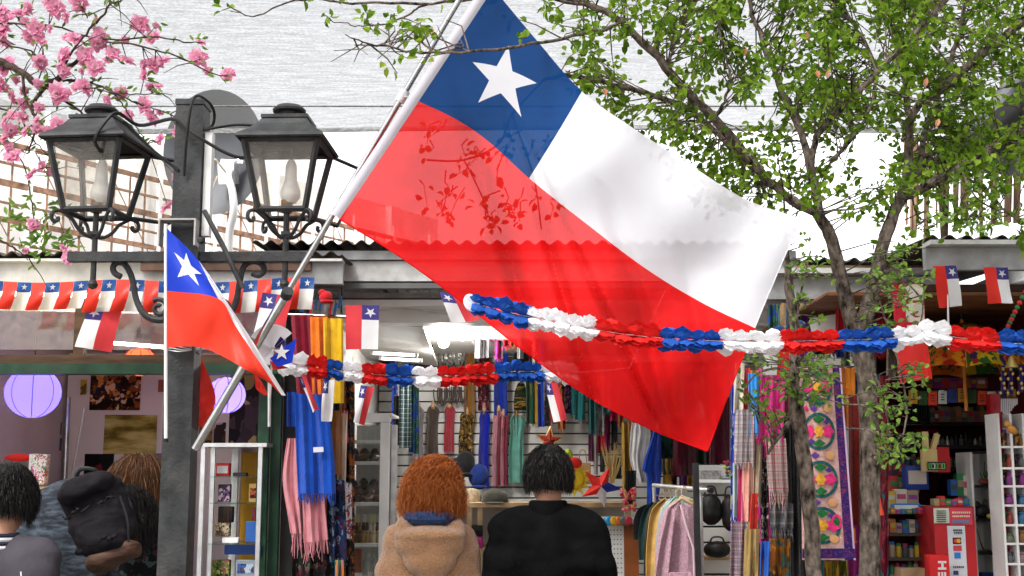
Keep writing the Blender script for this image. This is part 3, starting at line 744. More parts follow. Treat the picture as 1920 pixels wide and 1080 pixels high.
# feed cables between the lanterns
MB().tube([Vector(p) for p in curve([W(190, 285, 4.16), W(178, 262, 4.12), W(200, 225, 4.12), W(222, 212, 4.15), W(262, 235, 4.25), (px_post - .05, PD - .06, zat(232, PD)), W(362, 250, 4.2), W(420, 285, 4.22), W(460, 296, 4.25), W(520, 288, 4.3)], 50)], .0065, 6).build('power_cable', BLACK, post)
MB().tube([W(232, 228, 4.2), W(290, 285, 4.25), W(335, 320, 4.25)], .006, 6).build('power_cable', BLACK, post)
MB().tube([Vector(p) for p in curve([W(345, 330, 4.24), W(352, 240, 4.2), W(365, 182, 4.2), W(392, 192, 4.24), W(402, 215, 4.28), W(396, 238, 4.3), W(372, 246, 4.26), W(440, 234, 4.28), W(505, 238, 4.3)], 50)], .005, 6).build('power_cable', BLACK, post)
MB().tube([W(383, 395, 4.22), W(420, 465, 4.2), W(455, 540, 4.2)], .009, 6).build('brace_rod', IRON, post)
MB().lathe([(.001, -.012), (.012, -.008), (.014, 0), (.012, .008), (.001, .012)], W(377, 451, 4.2), 10).build('knob', IRON, post)

# ================================================================== FLAGS
# -- flagpole and the big flag
fpole = thing('flagpole', 'slanted shiny steel flagpole tied to the lamp post', 'flagpole', W(366, 842, 4.2))
pA, pB = W(366, 842, 4.2), W(905, -75, 3.98)
MB().tube([pA, pA.lerp(pB, .32)], .0150, 14).build('lower_tube', STEEL, fpole)
MB().tube([pA.lerp(pB, .3), pB], .0105, 14).build('upper_tube', STEEL, fpole)
MB().tube([pA.lerp(pB, .315), pA.lerp(pB, .322)], .0168, 14).build('collar', STEEL, fpole)
tp = pA.lerp(pB, (838 - 178) / (842 + 75))
MB().tube([tp - (pB - pA).normalized() * .022, tp + (pB - pA).normalized() * .022], .0165, 12).build('tape_band', PFW, fpole)
MB().tube([tp, W(788, 185, 3.98)], [.008, .005], 6, flat=.3).build('tie_ribbon', PFW, fpole)
MB().tube([W(540, 545, 4.1), W(536, 556, 4.12)], .02, 12).build('tie_clamp', IRON, fpole)
TOP = [(0, 925, -22, 3.97), (.17, 1005, 74, 4.0), (.333, 1091, 171, 3.98), (.5, 1187, 240, 3.95), (.66, 1288, 305, 3.97), (.83, 1395, 372, 4.02), (1, 1503, 410, 4.06)]
MID = [(0, 785, 190, 3.97), (.12, 852, 222, 4.0), (.22, 912, 262, 4.0), (.333, 992, 334, 3.96), (.5, 1100, 420, 3.93), (.66, 1210, 503, 3.96), (.83, 1315, 567, 3.96), (1, 1415, 615, 4.0)]
BOT = [(0, 637, 411, 3.97), (.17, 745, 478, 4.0), (.333, 866, 566, 4.0), (.5, 985, 660, 3.96), (.66, 1098, 740, 3.98), (.83, 1210, 800, 3.98), (1, 1326, 846, 4.0)]
def bigflag(u, v):
    u = max(-.03, min(1.0, u))
    a, b, c = interp(TOP, u), interp(MID, u), interp(BOT, u)
    # quadratic through the three rows
    l0 = (v - .5) * (v - 1) * 2; l1_ = -4 * v * (v - 1); l2_ = 2 * v * (v - .5)
    x, y, D = (a[i] * l0 + b[i] * l1_ + c[i] * l2_ for i in range(3))
    am = min(1, u * 2.2 + .1)
    D += am * (.050 * math.sin(11 * u - 3.2 * v + .6) * (.35 + v) + .020 * math.sin(23 * u + 5 * v) * (1.1 - .5 * v) + .022 * math.sin(8 * v + 6 * u))
    for c0, sl, wd, am2 in ((.16, .75, .030, .10), (.33, .70, .022, .075), (.40, .95, .018, .05), (.60, .62, .032, .065), (.80, .5, .03, .05)):
        D += am * am2 * math.exp(-((u - c0 - sl * (v - .5)) / wd) ** 2) * max(0, min(1, (v - .30) * 2.2))
    D += am * .03 * math.exp(-((v - .28 - .12 * u) / .12) ** 2) * max(0, u - .35)
    D += .012 * math.sin(34 * u - 14 * v) * am * max(0, v - .3)
    bow = math.sin(math.pi * max(0, u)) * 6 * math.sin(math.pi * v * 2)
    return W(x, y + bow, D)
big = thing('chilean_flag', 'huge thin flag, blue white and red with one star, on the slanted pole', 'flag', W(637, 411, 3.97))
flag_parts(big, bigflag, FLR, FLB, FLW, 150, 110, .098, R(46), .002, True)
def sleeve(u, v):
    p = Vector(bigflag(0, v)); ax = (pB - pA).normalized(); per = Vector((-ax.z, 0, ax.x)).normalized()
    return p + per * (.036 * u) + Vector((0, -.010 * math.sin(math.pi * u), 0))
MB().sheet(sleeve, 4, 30, 0, 1, 0, 1).build('hoist_sleeve', mat('sleeve_white', (.60, .58, .64), .8, 0, .04, 5, trans=.35), big)
sm = MB()
sm.tube([Vector(bigflag(1, v / 40)) for v in range(20, 41)], .0022, 5)
sm.tube([Vector(bigflag(u / 60, 1)) for u in range(61)], .0028, 5); sm.build('hem', FLR, big)
MB().tube([Vector(bigflag(1, v / 40)) for v in range(21)], .0022, 5).build('white_hem', FLW, big)
def px_flag(name, label, T_, M_, B_, mats, rip=.01, star=.11, rot=0, nu=27, nv=18, base=None):
    def fn(u, v):
        u = max(-.02, min(1.02, u)); v = max(-.02, min(1.02, v))
        a, b, c = interp(T_, u), interp(M_, u), interp(B_, u)
        if v < .5: k = v * 2; p = [a[i] + (b[i] - a[i]) * k for i in range(3)]
        else: k = v * 2 - 1; p = [b[i] + (c[i] - b[i]) * k for i in range(3)]
        return W(p[0], p[1], p[2] + rip * math.sin(9 * u + 4 * v) * min(1, 3 * max(u, 0)) + rip * .5 * math.sin(20 * u - 9 * v))
    t = thing(name, label, 'flag', base or W(T_[0][1], T_[0][2], T_[0][3]))
    flag_parts(t, fn, *mats, nu=nu, nv=nv, star_r=star, rot=rot)
    return t, fn
t, fn = px_flag('stick_flag', 'glossy flag on a thin white stick in front of the lamp post',
    [(0, 313, 428, 4.16), (.333, 372, 488, 4.12), (.6, 425, 565, 4.08), (.8, 480, 650, 4.06), (1, 536, 742, 4.08)],
    [(0, 313, 545, 4.16), (.333, 409, 560, 4.06), (.6, 442, 612, 4.02), (.8, 482, 672, 4.0), (1, 528, 741, 4.04)],
    [(0, 313, 651, 4.16), (.333, 375, 651, 4.10), (.6, 425, 672, 4.04), (.8, 462, 694, 4.02), (1, 503, 716, 4.05)],
    (mat('nylon_red', (.80, .045, .02), .45, 0, .05, 4, .2, 12, trans=.3), mat('nylon_blue', (.008, .045, .55), .45, 0, .08, 4, .2, 12, trans=.3), mat('nylon_white', (.8, .8, .84), .5, 0, .04, 4, trans=.3)), .016, .12, R(12))
MB().tube([W(311, 420, 4.165), W(311, 826, 4.2)], .0062, 8).build('stick', WHITEM, t)
MB().tube([W(311, 822, 4.2), W(311, 829, 4.2)], .0075, 8).build('stick_cap', BLACK, t)
t, fn = px_flag('stick_flag', 'limp flag drooping between the lamp post and the flagpole',
    [(0, 352, 800, 4.42), (.5, 345, 745, 4.42), (1, 338, 700, 4.42)], [(0, 378, 800, 4.40), (.5, 372, 740, 4.38), (1, 364, 672, 4.40)],
    [(0, 380, 806, 4.39), (.5, 404, 745, 4.36), (1, 371, 655, 4.39)], (PFR, PFR, PFW), .012)
t, fn = px_flag('stick_flag', 'crumpled red tail of a flag behind the glossy stick flag',
    [(0, 470, 690, 4.22), (.5, 490, 715, 4.2), (1, 503, 741, 4.2)], [(0, 474, 700, 4.2), (.5, 484, 722, 4.18), (1, 498, 741, 4.18)],
    [(0, 478, 712, 4.2), (.5, 480, 728, 4.18), (1, 496, 742, 4.18)], (PFR, PFR, PFR), .006)
def hung_flag(label, tl, tr, br, bl, D, red='R', mats=None, curl=.012, group=None, stick=None, name='paper_flag'):
    """small flag hung by its hoist: fly runs down"""
    a, b, c, d = (Vector(W(p[0], p[1], D)) for p in (tl, tr, br, bl))
    if red == 'L': a, b, c, d = b, a, d, c
    wv = (b - a).normalized()
    ph = random.uniform(0, 6)
    def fn(u, v):
        p = a.lerp(b, v).lerp(d.lerp(c, v), u)
        return p + Vector((0, curl * math.sin(3.3 * u + 2.5 * v + ph) * (.3 + u) + curl * .5 * math.sin(7 * v + ph), 0))
    t = thing(name, label, 'flag', W(bl[0], bl[1], D), group)
    flag_parts(t, fn, *(mats or (DFR, DFB, PFW)), nu=12, nv=8, star_r=.12, rot=R(90), off=.0015)
    if stick: MB().tube(stick, .004, 6).build('stick', WHITEM, t)
    return t
hung_flag('paper flag hanging askew below the striped bunting at the left stall', (166, 572), (230, 578), (207, 660), (141, 650), 6.2)
hung_flag('paper flag hanging straight beside the yellow and orange cloths', (648, 572), (710, 572), (709, 655), (648, 655), 6.5, 'L')
hung_flag('paper flag half hidden at the lower edge of the big flag', (824, 548), (872, 556), (900, 600), (846, 606), 6.0)
hung_flag('narrow curled paper flag hanging over the dark red cloth', (556, 703), (572, 703), (598, 768), (588, 774), 5.2, curl=.03)
hung_flag('paper flag strip hanging edge on before the orange cloth', (606, 712), (628, 712), (622, 790), (602, 790), 5.2, mats=(PFW, DFB, PFW))
hung_flag('tilted paper flag hanging before the glass shoe cabinet', (676, 722), (702, 726), (682, 797), (663, 792), 5.2)
hung_flag('paper flag hanging below the garland, in front of the slatted wall', (1020, 714), (1045, 718), (1064, 788), (1038, 792), 5.6)
hung_flag('paper flag on a thin stick under the kiosk eave', (1749, 499), (1793, 498), (1804, 573), (1762, 577), 5.7, 'L', (PFR, DFB, PFW), stick=[W(1776, 498, 5.71), W(1779, 655, 5.71)])
hung_flag('paper flag in front of the round kiosk ceiling lamp', (1845, 501), (1890, 501), (1899, 569), (1852, 570), 5.7, 'L', (PFR, DFB, PFW))
hung_flag('paper flag hanging over the magenta scarf by the garland', (1432, 640), (1486, 640), (1484, 703), (1430, 703), 5.3, mats=(PFR, DFB, PFW))
hung_flag('paper flag hanging below the bunting behind the flagpole', (492, 548), (548, 556), (528, 640), (474, 632), 6.0)
# -- striped bunting under the left eave
bt = thing('flag_bunting', 'striped plastic bunting of little flags along the left eave', 'bunting', W(-40, 580, 6.2))
PLR = mat('plastic_red', (.66, .035, .02), .35, 0, .08, 10, .2, 25, trans=.3); PLW = mat('plastic_white', (.66, .65, .62), .35, 0, .06, 10, .2, 25, trans=.3); PLB = mat('plastic_blue', (.012, .06, .22), .35, 0, .1, 10, trans=.25)
xp = -46
def bline(px): return 527 + 3 * math.sin(px * .021) - (6 if px > 480 else 0) * min(1, (px - 480) / 100 if px > 480 else 0)
while xp < 578:
    wR, wB = 26, 27
    for (x0, x1, kind) in ((xp, xp + wR, 'r'), (xp + wR, xp + wR + wB, 'b')):
        lean = -14 if xp < 240 else -6
        hh = 52 + 8 * (xp > 150)
        def fn(u, v, x0=x0, x1=x1):
            x = x0 + (x1 - x0) * u
            return W(x + lean * (v ** 1.6), bline(x) + hh * v, 6.2 - .05 * math.sin(v * 2.6) + .015 * math.sin(x * .12 + 3 * v))
        if kind == 'r': MB().sheet(fn, 4, 7, 0, .985).build('red_strip', PLR, bt)
        else:
            MB().sheet(fn, 4, 3, 0, .985, 0, .36).build('blue_strip', PLB, bt)
            MB().sheet(fn, 4, 5, 0, .985, .36, 1).build('white_strip', PLW, bt)
            star_on(fn, .5, .18, .22, .12, 0, .002, 2).build('star', PLW, bt)
    xp += wR + wB
# tube lamp glowing behind that bunting and thin yellow tube in the stall
def tubelamp(label, a, b, r, col, st, name='tube_lamp'):
    t = thing(name, label, 'lamp', a)
    MB().tube([a, b], r, 10).build('glowing_tube', glow('glow_' + name + str(round(col[2], 2)) + str(st), col, st), t)
    d = (b - a).normalized()
    MB().tube([a - d * .02, a], r * 1.25, 10).tube([b, b + d * .02], r * 1.25, 10).build('end_caps', WHITEM, t)
    return t
tubelamp('bright tube lamp shining through the striped bunting', W(-90, 548, 6.33), W(228, 556, 6.33), .012, (1.0, .86, .55), 5.0)
tubelamp('thin yellowish tube lamp above the orange paper lantern', W(212, 643, 7.2), W(322, 652, 7.2), .010, (1.0, .84, .58), 16)
# -- flag coloured pinwheel
pw = thing('paper_pinwheel', 'flag coloured paper pinwheel with blue star point beside the slanted pole', 'pinwheel', W(510, 680, 4.5))
PC = (511, 655)
def fanp(a0, a1, r0, r1, D0, D1, m_, nm, n=8):
    def fn(u, v):
        a = R(a0 + (a1 - a0) * u); r = r0 + (r1 - r0) * v
        return W(PC[0] + r * math.cos(a), PC[1] - r * math.sin(a), D0 + (D1 - D0) * v + .02 * math.sin(math.pi * u))
    MB().sheet(fn, n, 4, thick=.001).build(nm, m_, pw)
fanp(40, 150, 4, 47, 4.5, 4.46, PFW, 'white_blade'); fanp(150, 260, 4, 30, 4.5, 4.47, PFW, 'white_blade')
fanp(12, 58, 6, 28, 4.48, 4.46, DFB, 'blue_blade')
NB = mat('nylon_blue', (.008, .045, .55))
pt = [(506, 672), (556, 634), (548, 680), (520, 688)]
pl_ = lambda x, y, d: W(x, y, 4.44 - d - .0006 * (x - 506))
MB().prism(pt, pl_, .002).build('blue_point', NB, pw, False)
MB().prism([(528 + 16 * x, 661 + 16 * y) for x, y in STAR], lambda x, y, d: W(x, y, 4.434 - d - .0006 * (x - 506)), .002).build('star', PFW, pw, False)
MB().prism([(506, 676), (542, 690), (512, 694)], lambda x, y, d: W(x, y, 4.45 - d), .002).build('red_blade', PFR, pw, False)
MB().tube([W(511, 655, 4.48), W(506, 745, 4.5)], .004, 6).build('stick', WHITEM, pw)

# ================================================================== TISSUE GARLANDS
def garland(label, path, segs, R0, pl=.034, seed=1):
    """path [(px,py,D)], segs [(px_end, colour)]: four rows of paper puffs round a string"""
    rg = random.Random(seed)
    P = [Vector(W(*p)) for p in curve(path, 260)]; PX = [p[0] for p in curve(path, 260)]
    # arc table
    acc = [0]
    for a, b in zip(P, P[1:]): acc.append(acc[-1] + (b - a).length)
    t = thing('tissue_garland', label, 'garland', P[0])
    def at(s):
        i = 0
        while i < len(acc) - 2 and acc[i + 1] < s: i += 1
        f = (s - acc[i]) / max(acc[i + 1] - acc[i], 1e-6); return P[i].lerp(P[i + 1], f), (P[i + 1] - P[i]).normalized(), PX[i] + (PX[i + 1] - PX[i]) * f
    def s_of(px):
        for i in range(len(PX) - 1):
            if PX[i] <= px <= PX[i + 1]: return acc[i] + (acc[i + 1] - acc[i]) * (px - PX[i]) / max(PX[i + 1] - PX[i], 1e-6)
        return acc[-1]
    s0 = 0
    for pe, m_ in segs:
        s1 = s_of(pe) if pe < PX[-1] else acc[-1]
        n = max(2, round((s1 - s0) / pl)); mb = MB(); st = (s1 - s0) / n
        for k in range(n):
            for row in range(4):
                a = R(45 + 90 * row); sc_ = s0 + (k + .5) * st + (st * .5 if row % 2 else 0) * .5
                c, d, _ = at(min(max(sc_, s0), s1))
                sd_ = d.cross(Vector((0, 0, 1))).normalized(); up = sd_.cross(d)
                rv = sd_ * math.cos(a) + up * math.sin(a); tv = d.cross(rv)
                q = R0 * rg.uniform(.82, 1.22)
                m3 = Matrix((d, tv, rv)).transposed()
                # a puff: bellows of three folded leaves
                for w_ in (-.55, 0, .55):
                    cc = c + rv * q * .40 + tv * q * .34 * w_ + d * st * .12 * rg.uniform(-1, 1) + up * q * .08 * rg.uniform(-1, 1)
                    ring = []
                    nn = 9
                    for j in range(nn):
                        th = math.pi * j / (nn - 1)
                        rr = q * (.62 + .07 * math.sin(th * 9 + rg.uniform(0, 1)))
                        ring.append(cc + d * (st * .56 * math.cos(th)) + rv * (rr * math.sin(th)) + tv * (q * .16 * w_ * math.sin(th) + rg.uniform(-.1, .1) * q))
                    ctr = cc - rv * q * .28 + tv * q * .18 * rg.uniform(-1, 1)
                    top = cc + rv * q * .18 + tv * q * (.34 * (w_ if w_ else rg.choice((-.4, .4))))
                    vs = ring + [ctr, top]
                    fs = [(j, j + 1, nn + 1) for j in range(nn - 1)] + [(0, nn + 1, nn), (nn + 1, nn - 1, nn)]
                    mb._add(vs, fs)
        mb.build('tissue_segment', m_, t, False); s0 = s1
    MB().tube([P[i] for i in range(0, len(P), 6)], .0007, 4).build('string', PFW, t)
    return t, P
gA, gP = garland('tricolour tissue garland stretched in front of the big flag and the tree', [(884, 566, 3.86), (940, 582, 3.82), (1050, 606, 3.76), (1200, 630, 3.74), (1380, 640, 3.76), (1560, 638, 3.8), (1700, 632, 3.84), (1730, 622, 3.84), (1790, 632, 3.84), (1880, 642, 3.82), (1990, 650, 3.8)],
    [(990, TSB), (1116, TSW), (1236, TSR), (1348, TSB), (1460, TSW), (1570, TSR), (1672, TSB), (1776, TSW), (1868, TSR), (2000, TSB)], .038, .046, 3)
MB().lathe([(.001, -.004), (.028, -.003), (.030, 0), (.028, .003), (.001, .004)], W(884, 568, 3.84), 18, rot=Euler((R(80), 0, R(35))).to_matrix()).build('paper_end_disc', TSW, gA)
gB, _ = garland('tricolour tissue garland sagging across the middle stall opening', [(524, 680, 4.95), (600, 690, 5.0), (700, 702, 5.05), (800, 706, 5.1), (900, 702, 5.2), (980, 696, 5.3), (1075, 700, 5.45)],
    [(572, TSW), (610, TSR), (640, TSB), (676, TSW), (720, TSR), (770, TSB), (818, TSW), (924, TSR), (1010, TSB), (1080, TSW)], .046, .046, 5)
MB().tube([W(1075, 700, 5.45), W(1180, 690, 6.2), Vector((W(1250, 600, 6.97).x, 6.97, 2.6))], .002, 5).build('string', PFW, gB)
MB().tube([W(524, 680, 4.95), W(440, 640, 4.6), (px_post + .05, PD, zat(600, PD))], .002, 5).build('string', PFW, gB)

# ================================================================== TREES
def leaf_into(mb, p, d, up, L, wd, fold=.25):
    """one folded leaf: base p, axis d, face normal up"""
    d = d.normalized(); s_ = d.cross(up)
    if s_.length < 1e-4: s_ = d.orthogonal()
    s_.normalize(); n_ = s_.cross(d)
    a = p; t = p + d * L - n_ * L * .12
    m1 = p + d * L * .35; m2 = p + d * L * .7 - n_ * L * .03
    vs = [a, m1 + s_ * wd * .5 + n_ * wd * fold, m2 + s_ * wd * .42 + n_ * wd * fold, t, m2 - s_ * wd * .42 + n_ * wd * fold, m1 - s_ * wd * .5 + n_ * wd * fold, m1, m2]
    mb._add(vs, [(0, 1, 6), (1, 2, 7, 6), (2, 3, 7), (0, 6, 5), (6, 7, 4, 5), (7, 3, 4)])
def branch(mb, pts, n=26, wob=.006, rg=random):
    """pts (px,py,width px,D) -> smooth tapered limb; returns its points"""
    c = curve(pts, n); P = []; rr = []
    for px, py, w_, D in c:
        P.append(Vector(W(px, py, D)) + Vector((rg.uniform(-wob, wob), rg.uniform(-wob, wob), rg.uniform(-wob, wob)))); rr.append(max(.0015, w_ / ppm(D) / 2 * .92 * rg.uniform(.94, 1.06)))
    mb.tube(P, rr, 9); return list(zip(P, rr))
rg = random.Random(11)
tree = thing('courtyard_tree', 'leafy small tree with forked grey trunk beside the right stalls', 'tree', Vector((W(1628, 1080, 4.7).x, 4.7, 0)))
tb = MB(); limbs = []
b0 = W(1630, 1085, 4.7)
tb.tube([Vector((b0.x + .02, 4.7, -.02)), Vector((b0.x + .01, 4.7, .15)), Vector((b0.x, 4.7, .6)), b0], [.085, .06, .047, .043], 12)
limbs += branch(tb, [(1630, 1085, 42, 4.7), (1632, 930, 40, 4.7), (1629, 800, 40, 4.7), (1624, 700, 40, 4.7), (1612, 640, 45, 4.7), (1606, 590, 38, 4.7)], 30, .002, rg)
limbs += branch(tb, [(1606, 640, 36, 4.7), (1588, 570, 30, 4.68), (1572, 500, 27, 4.66), (1556, 440, 26, 4.64), (1528, 392, 23, 4.6)], 20, .002, rg)
limbs += branch(tb, [(1612, 630, 36, 4.7), (1634, 550, 30, 4.74), (1652, 470, 28, 4.78), (1676, 400, 26, 4.8), (1700, 345, 24, 4.82)], 20, .002, rg)
mains = [
 [(1535, 400, 22, 4.6), (1480, 372, 20, 4.6), (1420, 318, 21, 4.62), (1360, 245, 20, 4.6), (1290, 175, 19, 4.55), (1230, 105, 18, 4.5), (1170, 45, 15, 4.5), (1100, 8, 13, 4.5), (1010, -20, 10, 4.4)],
 [(1538, 402, 20, 4.6), (1522, 330, 18, 4.65), (1500, 245, 14, 4.7), (1462, 160, 12, 4.7), (1430, 80, 10, 4.75), (1400, -20, 8, 4.8), (1380, -190, 4, 4.8)],
 [(1522, 330, 16, 4.65), (1530, 262, 14, 4.6), (1590, 190, 14, 4.55), (1680, 100, 13, 4.5), (1770, 5, 12, 4.4), (1820, -70, 9, 4.4), (1850, -190, 5, 4.4)],
 [(1700, 345, 22, 4.82), (1704, 270, 18, 4.8), (1712, 212, 17, 4.75), (1775, 160, 17, 4.7), (1845, 100, 18, 4.6), (1935, 25, 17, 4.5), (2020, -60, 13, 4.5), (2060, -160, 8, 4.5)],
 [(1706, 225, 12, 4.78), (1694, 150, 11, 4.9), (1680, 80, 10, 5.0), (1655, 10, 9, 5.1), (1630, -80, 7, 5.1), (1640, -200, 4, 5.1)],
 [(1690, 370, 22, 4.8), (1745, 345, 21, 4.75), (1810, 308, 21, 4.7), (1880, 268, 21, 4.6), (1960, 225, 18, 4.5), (2060, 130, 10, 4.5)],
 [(1720, 330, 13, 4.82), (1735, 250, 12, 5.0), (1770, 150, 11, 5.2), (1800, 60, 10, 5.3), (1812, -20, 8, 5.3)],
 [(1440, 340, 14, 4.65), (1350, 255, 13, 4.8), (1280, 198, 12, 4.8), (1175, 165, 11, 4.7), (1068, 142, 9, 4.45), (1015, 150, 5, 4.3)],
 [(1560, 300, 8, 4.75), (1620, 230, 8, 4.9), (1640, 140, 7, 5.0), (1610, 60, 6, 5.1), (1560, -10, 5, 5.2)],
 [(1780, 320, 9, 4.75), (1840, 350, 7, 4.7), (1890, 400, 6, 4.7), (1935, 420, 5, 4.7)],
 [(1170, 45, 8, 4.5), (1080, 66, 8, 4.2), (970, 86, 7, 3.85), (880, 97, 6, 3.72), (780, 96, 5, 3.7), (700, 82, 4, 3.7), (650, 66, 2.5, 3.7)],
 [(1100, 8, 8, 4.5), (960, -8, 7, 4.3), (800, 5, 6, 4.1), (660, 5, 5, 4.0), (560, 0, 4, 3.9), (480, 28, 3, 3.9), (430, 22, 2, 3.9)],
 [(800, 5, 5, 4.1), (750, 35, 4, 4.1), (690, 50, 3, 4.1), (615, 38, 2, 4.1)],
 [(1250, 125, 8, 4.5), (1275, 60, 7, 4.6), (1310, -10, 6, 4.7)],
 [(1340, 225, 7, 4.6), (1370, 150, 6, 4.7), (1350, 60, 5, 4.8), (1370, -20, 4, 4.8)],
]
for m in mains: limbs += branch(tb, m, 34, .005, rg)
# thin second trunk
tr2 = [(1527, 1085, 32, 4.55), (1520, 960, 31, 4.55), (1506, 850, 30, 4.55), (1496, 780, 32, 4.55), (1490, 720, 24, 4.55), (1490, 640, 22, 4.55), (1482, 560, 20, 4.55), (1476, 490, 14, 4.55), (1472, 420, 6, 4.55), (1468, 340, 3, 4.55)]
b1 = W(1527, 1085, 4.55)
tb.tube([Vector((b1.x + .05, 4.6, -.02)), Vector((b1.x + .03, 4.58, .3)), Vector((b1.x + .01, 4.56, .7)), b1], [.055, .04, .034, .032], 10)
l2b = branch(tb, tr2, 36, .003, rg)
limbs_low = l2b[14:] + branch(tb, [(1488, 780, 14, 4.55), (1460, 820, 9, 4.5), (1440, 850, 6, 4.45)], 8, .002, rg)
tb.build('trunk', BARK, tree)
# foliage: clusters of twigs with leaves; density follows the crown
def dens(px, py):
    if px < 1020: return 0
    d = 1.0
    if py > 330: d *= max(0, 1 - (py - 330) / 170)
    if px < 1250: d *= .55 + .45 * (px - 1020) / 230
    # open under the left diagonal (flag and white gap)
    edge = 90 + (px - 1060) * .86
    if px < 1500 and py > edge + 75: return 0
    if px > 1540 and px < 1660 and py > 250: d *= .35
    return d
crown = MB(); twigs = MB(); spring = MB()
LP = [p for p, r in limbs]
from mathutils.kdtree import KDTree
KD_ = KDTree(len(LP))
for i_, q_ in enumerate(LP): KD_.insert(q_, i_)
KD_.balance(); used_ = {}
def near(p):
    c_ = KD_.find_n(p, 9)
    c_ = [t_ for t_ in c_ if t_[2] < c_[0][2] + .12]
    co, i_, d = min(c_, key=lambda t_: used_.get(t_[1], 0) + rg.random())
    return co.copy(), d
def took(q):
    i_ = KD_.find(q)[1]; used_[i_] = used_.get(i_, 0) + 1
def cluster(p, mb, nl, L=.034, spread=.05, rgx=rg, base=None, droop=0.0):
    if base is None: base = near(p)[0]
    q = base
    mid = q.lerp(p, .5) + Vector((rgx.uniform(-.02, .02), rgx.uniform(-.02, .02), rgx.uniform(-.01, .03)))
    twigs.tube([q, mid, p], [.003, .0022, .0012], 4, cap=False)
    ax = (p - mid).normalized()
    for k in range(nl):
        a = rgx.uniform(0, 2 * math.pi); f = rgx.random()
        bs = mid.lerp(p, f * 1.1)
        d = ax * rgx.uniform(-.1, .9) + Vector((math.cos(a), rgx.uniform(-1, 1), math.sin(a) - droop)) * .9
        bs += d.normalized() * rgx.uniform(0, spread * .5)
        leaf_into(mb, bs, d, Vector((rgx.uniform(-1, 1), rgx.uniform(-1, .3), rgx.uniform(-.2, 1))), L * rgx.uniform(.45, 1.25), L * rgx.uniform(.5, .72))
cnt = 0; tries = 0
while cnt < 1350 and tries < 60000:
    tries += 1
    px = rg.uniform(1020, 2080); py = rg.uniform(-220, 480)
    if rg.random() > dens(px, py): continue
    if noise.noise(Vector((px * .012, py * .012, 3.1))) < -.12 + .25 * (rg.random() - .5): continue
    D = rg.uniform(4.62, 5.9) if rg.random() > .12 else rg.uniform(4.2, 4.6); p = W(px, py, D); q, d_ = near(p)
    if d_ > .42 or used_.get(KD_.find(q)[1], 0) > 5: continue
    took(q)
    cluster(p, crown, rg.randint(7, 11), .037, .07, base=q); cnt += 1
# sparse sprays over the flagpole and top edge
for px, py, D in ((690, 20, 4.05), (700, 60, 4.05), (745, 30, 4.05), (640, 8, 4.0), (785, 45, 3.9), (770, 62, 3.75), (790, 40, 3.72), (760, 60, 3.72), (805, 66, 3.72), (765, 110, 3.7), (800, 115, 3.7), (745, 138, 3.7), (620, 35, 4.05), (415, 20, 3.9), (565, 0, 3.9), (850, 5, 4.1), (950, 30, 4.1), (900, 15, 4.2), (985, 70, 3.85), (1080, 85, 4.1), (1075, 60, 4.2), (740, 48, 3.72), (820, 48, 3.72), (690, 35, 4.1)):
    cluster(W(px, py, D), crown, rg.randint(4, 7), .034, .05)
for k in range(16):
    px = rg.uniform(660, 900); a = W(px, rg.uniform(30, 100), 3.75); q, _ = near(a); b = a + Vector((rg.uniform(-.12, .06), rg.uniform(-.03, .03), rg.uniform(-.08, .08)))
    twigs.tube([q, a, b], [.003, .0022, .0012], 5)
# leaves seen through the flag from behind
for k in range(34):
    px = rg.uniform(790, 1080); py = rg.uniform(255, 430)
    p = W(px, py, rg.uniform(4.25, 4.45)); b = W(px + rg.uniform(-30, 40), py - rg.uniform(20, 50), 4.45)
    cluster(p, crown, rg.randint(3, 5), .036, .05, base=b)
bt_ = [W(1020, 150, 4.3), W(960, 215, 4.42), W(935, 270, 4.44), W(870, 300, 4.45), W(800, 300, 4.45)]
twigs.tube([Vector(p) for p in curve(bt_, 20)], .004, 5); twigs.tube([Vector(p) for p in curve([W(960, 215, 4.42), W(1000, 330, 4.45), W(1015, 430, 4.45)], 14)], .003, 5)
twigs.tube([Vector(p) for p in curve([W(870, 300, 4.45), W(900, 360, 4.45), W(915, 400, 4.42)], 10)], .003, 5)
# bright spring shoots low on the trunks
for (x0, y0, x1, y1, n) in ((1380, 660, 1480, 770, 26), (1480, 440, 1560, 640, 18), (1500, 670, 1590, 760, 26), (1630, 460, 1740, 640, 44), (1640, 690, 1740, 870, 46), (1690, 500, 1750, 560, 6), (1760, 330, 1920, 440, 34), (1430, 760, 1470, 820, 6)):
    for k in range(n):
        px, py = rg.uniform(x0, x1), rg.uniform(y0, y1); p = W(px, py, rg.uniform(4.3, 4.6))
        base = min((q for q, r in limbs + limbs_low), key=lambda q: (q - p).length_squared)
        if (base - p).length > .22: base = p + (base - p).normalized() * .14
        cluster(p, spring, rg.randint(4, 6), .028, .04, base=base)
for pts in (((1648, 560), (1672, 640), (1690, 700), (1700, 780), (1680, 860)), ((1640, 700), (1660, 760), (1672, 850)), ((1495, 700), (1460, 690), (1420, 700), (1395, 730)), ((1495, 690), (1530, 690), (1580, 720)), ((1652, 480), (1690, 520), (1730, 570), (1715, 640)), ((1490, 640), (1500, 560), (1520, 470)), ((1800, 312), (1830, 370), (1880, 400))):
    twigs.tube([Vector(p) for p in curve([W(a, b, 4.5) for a, b in pts], 12)], .0035, 5)
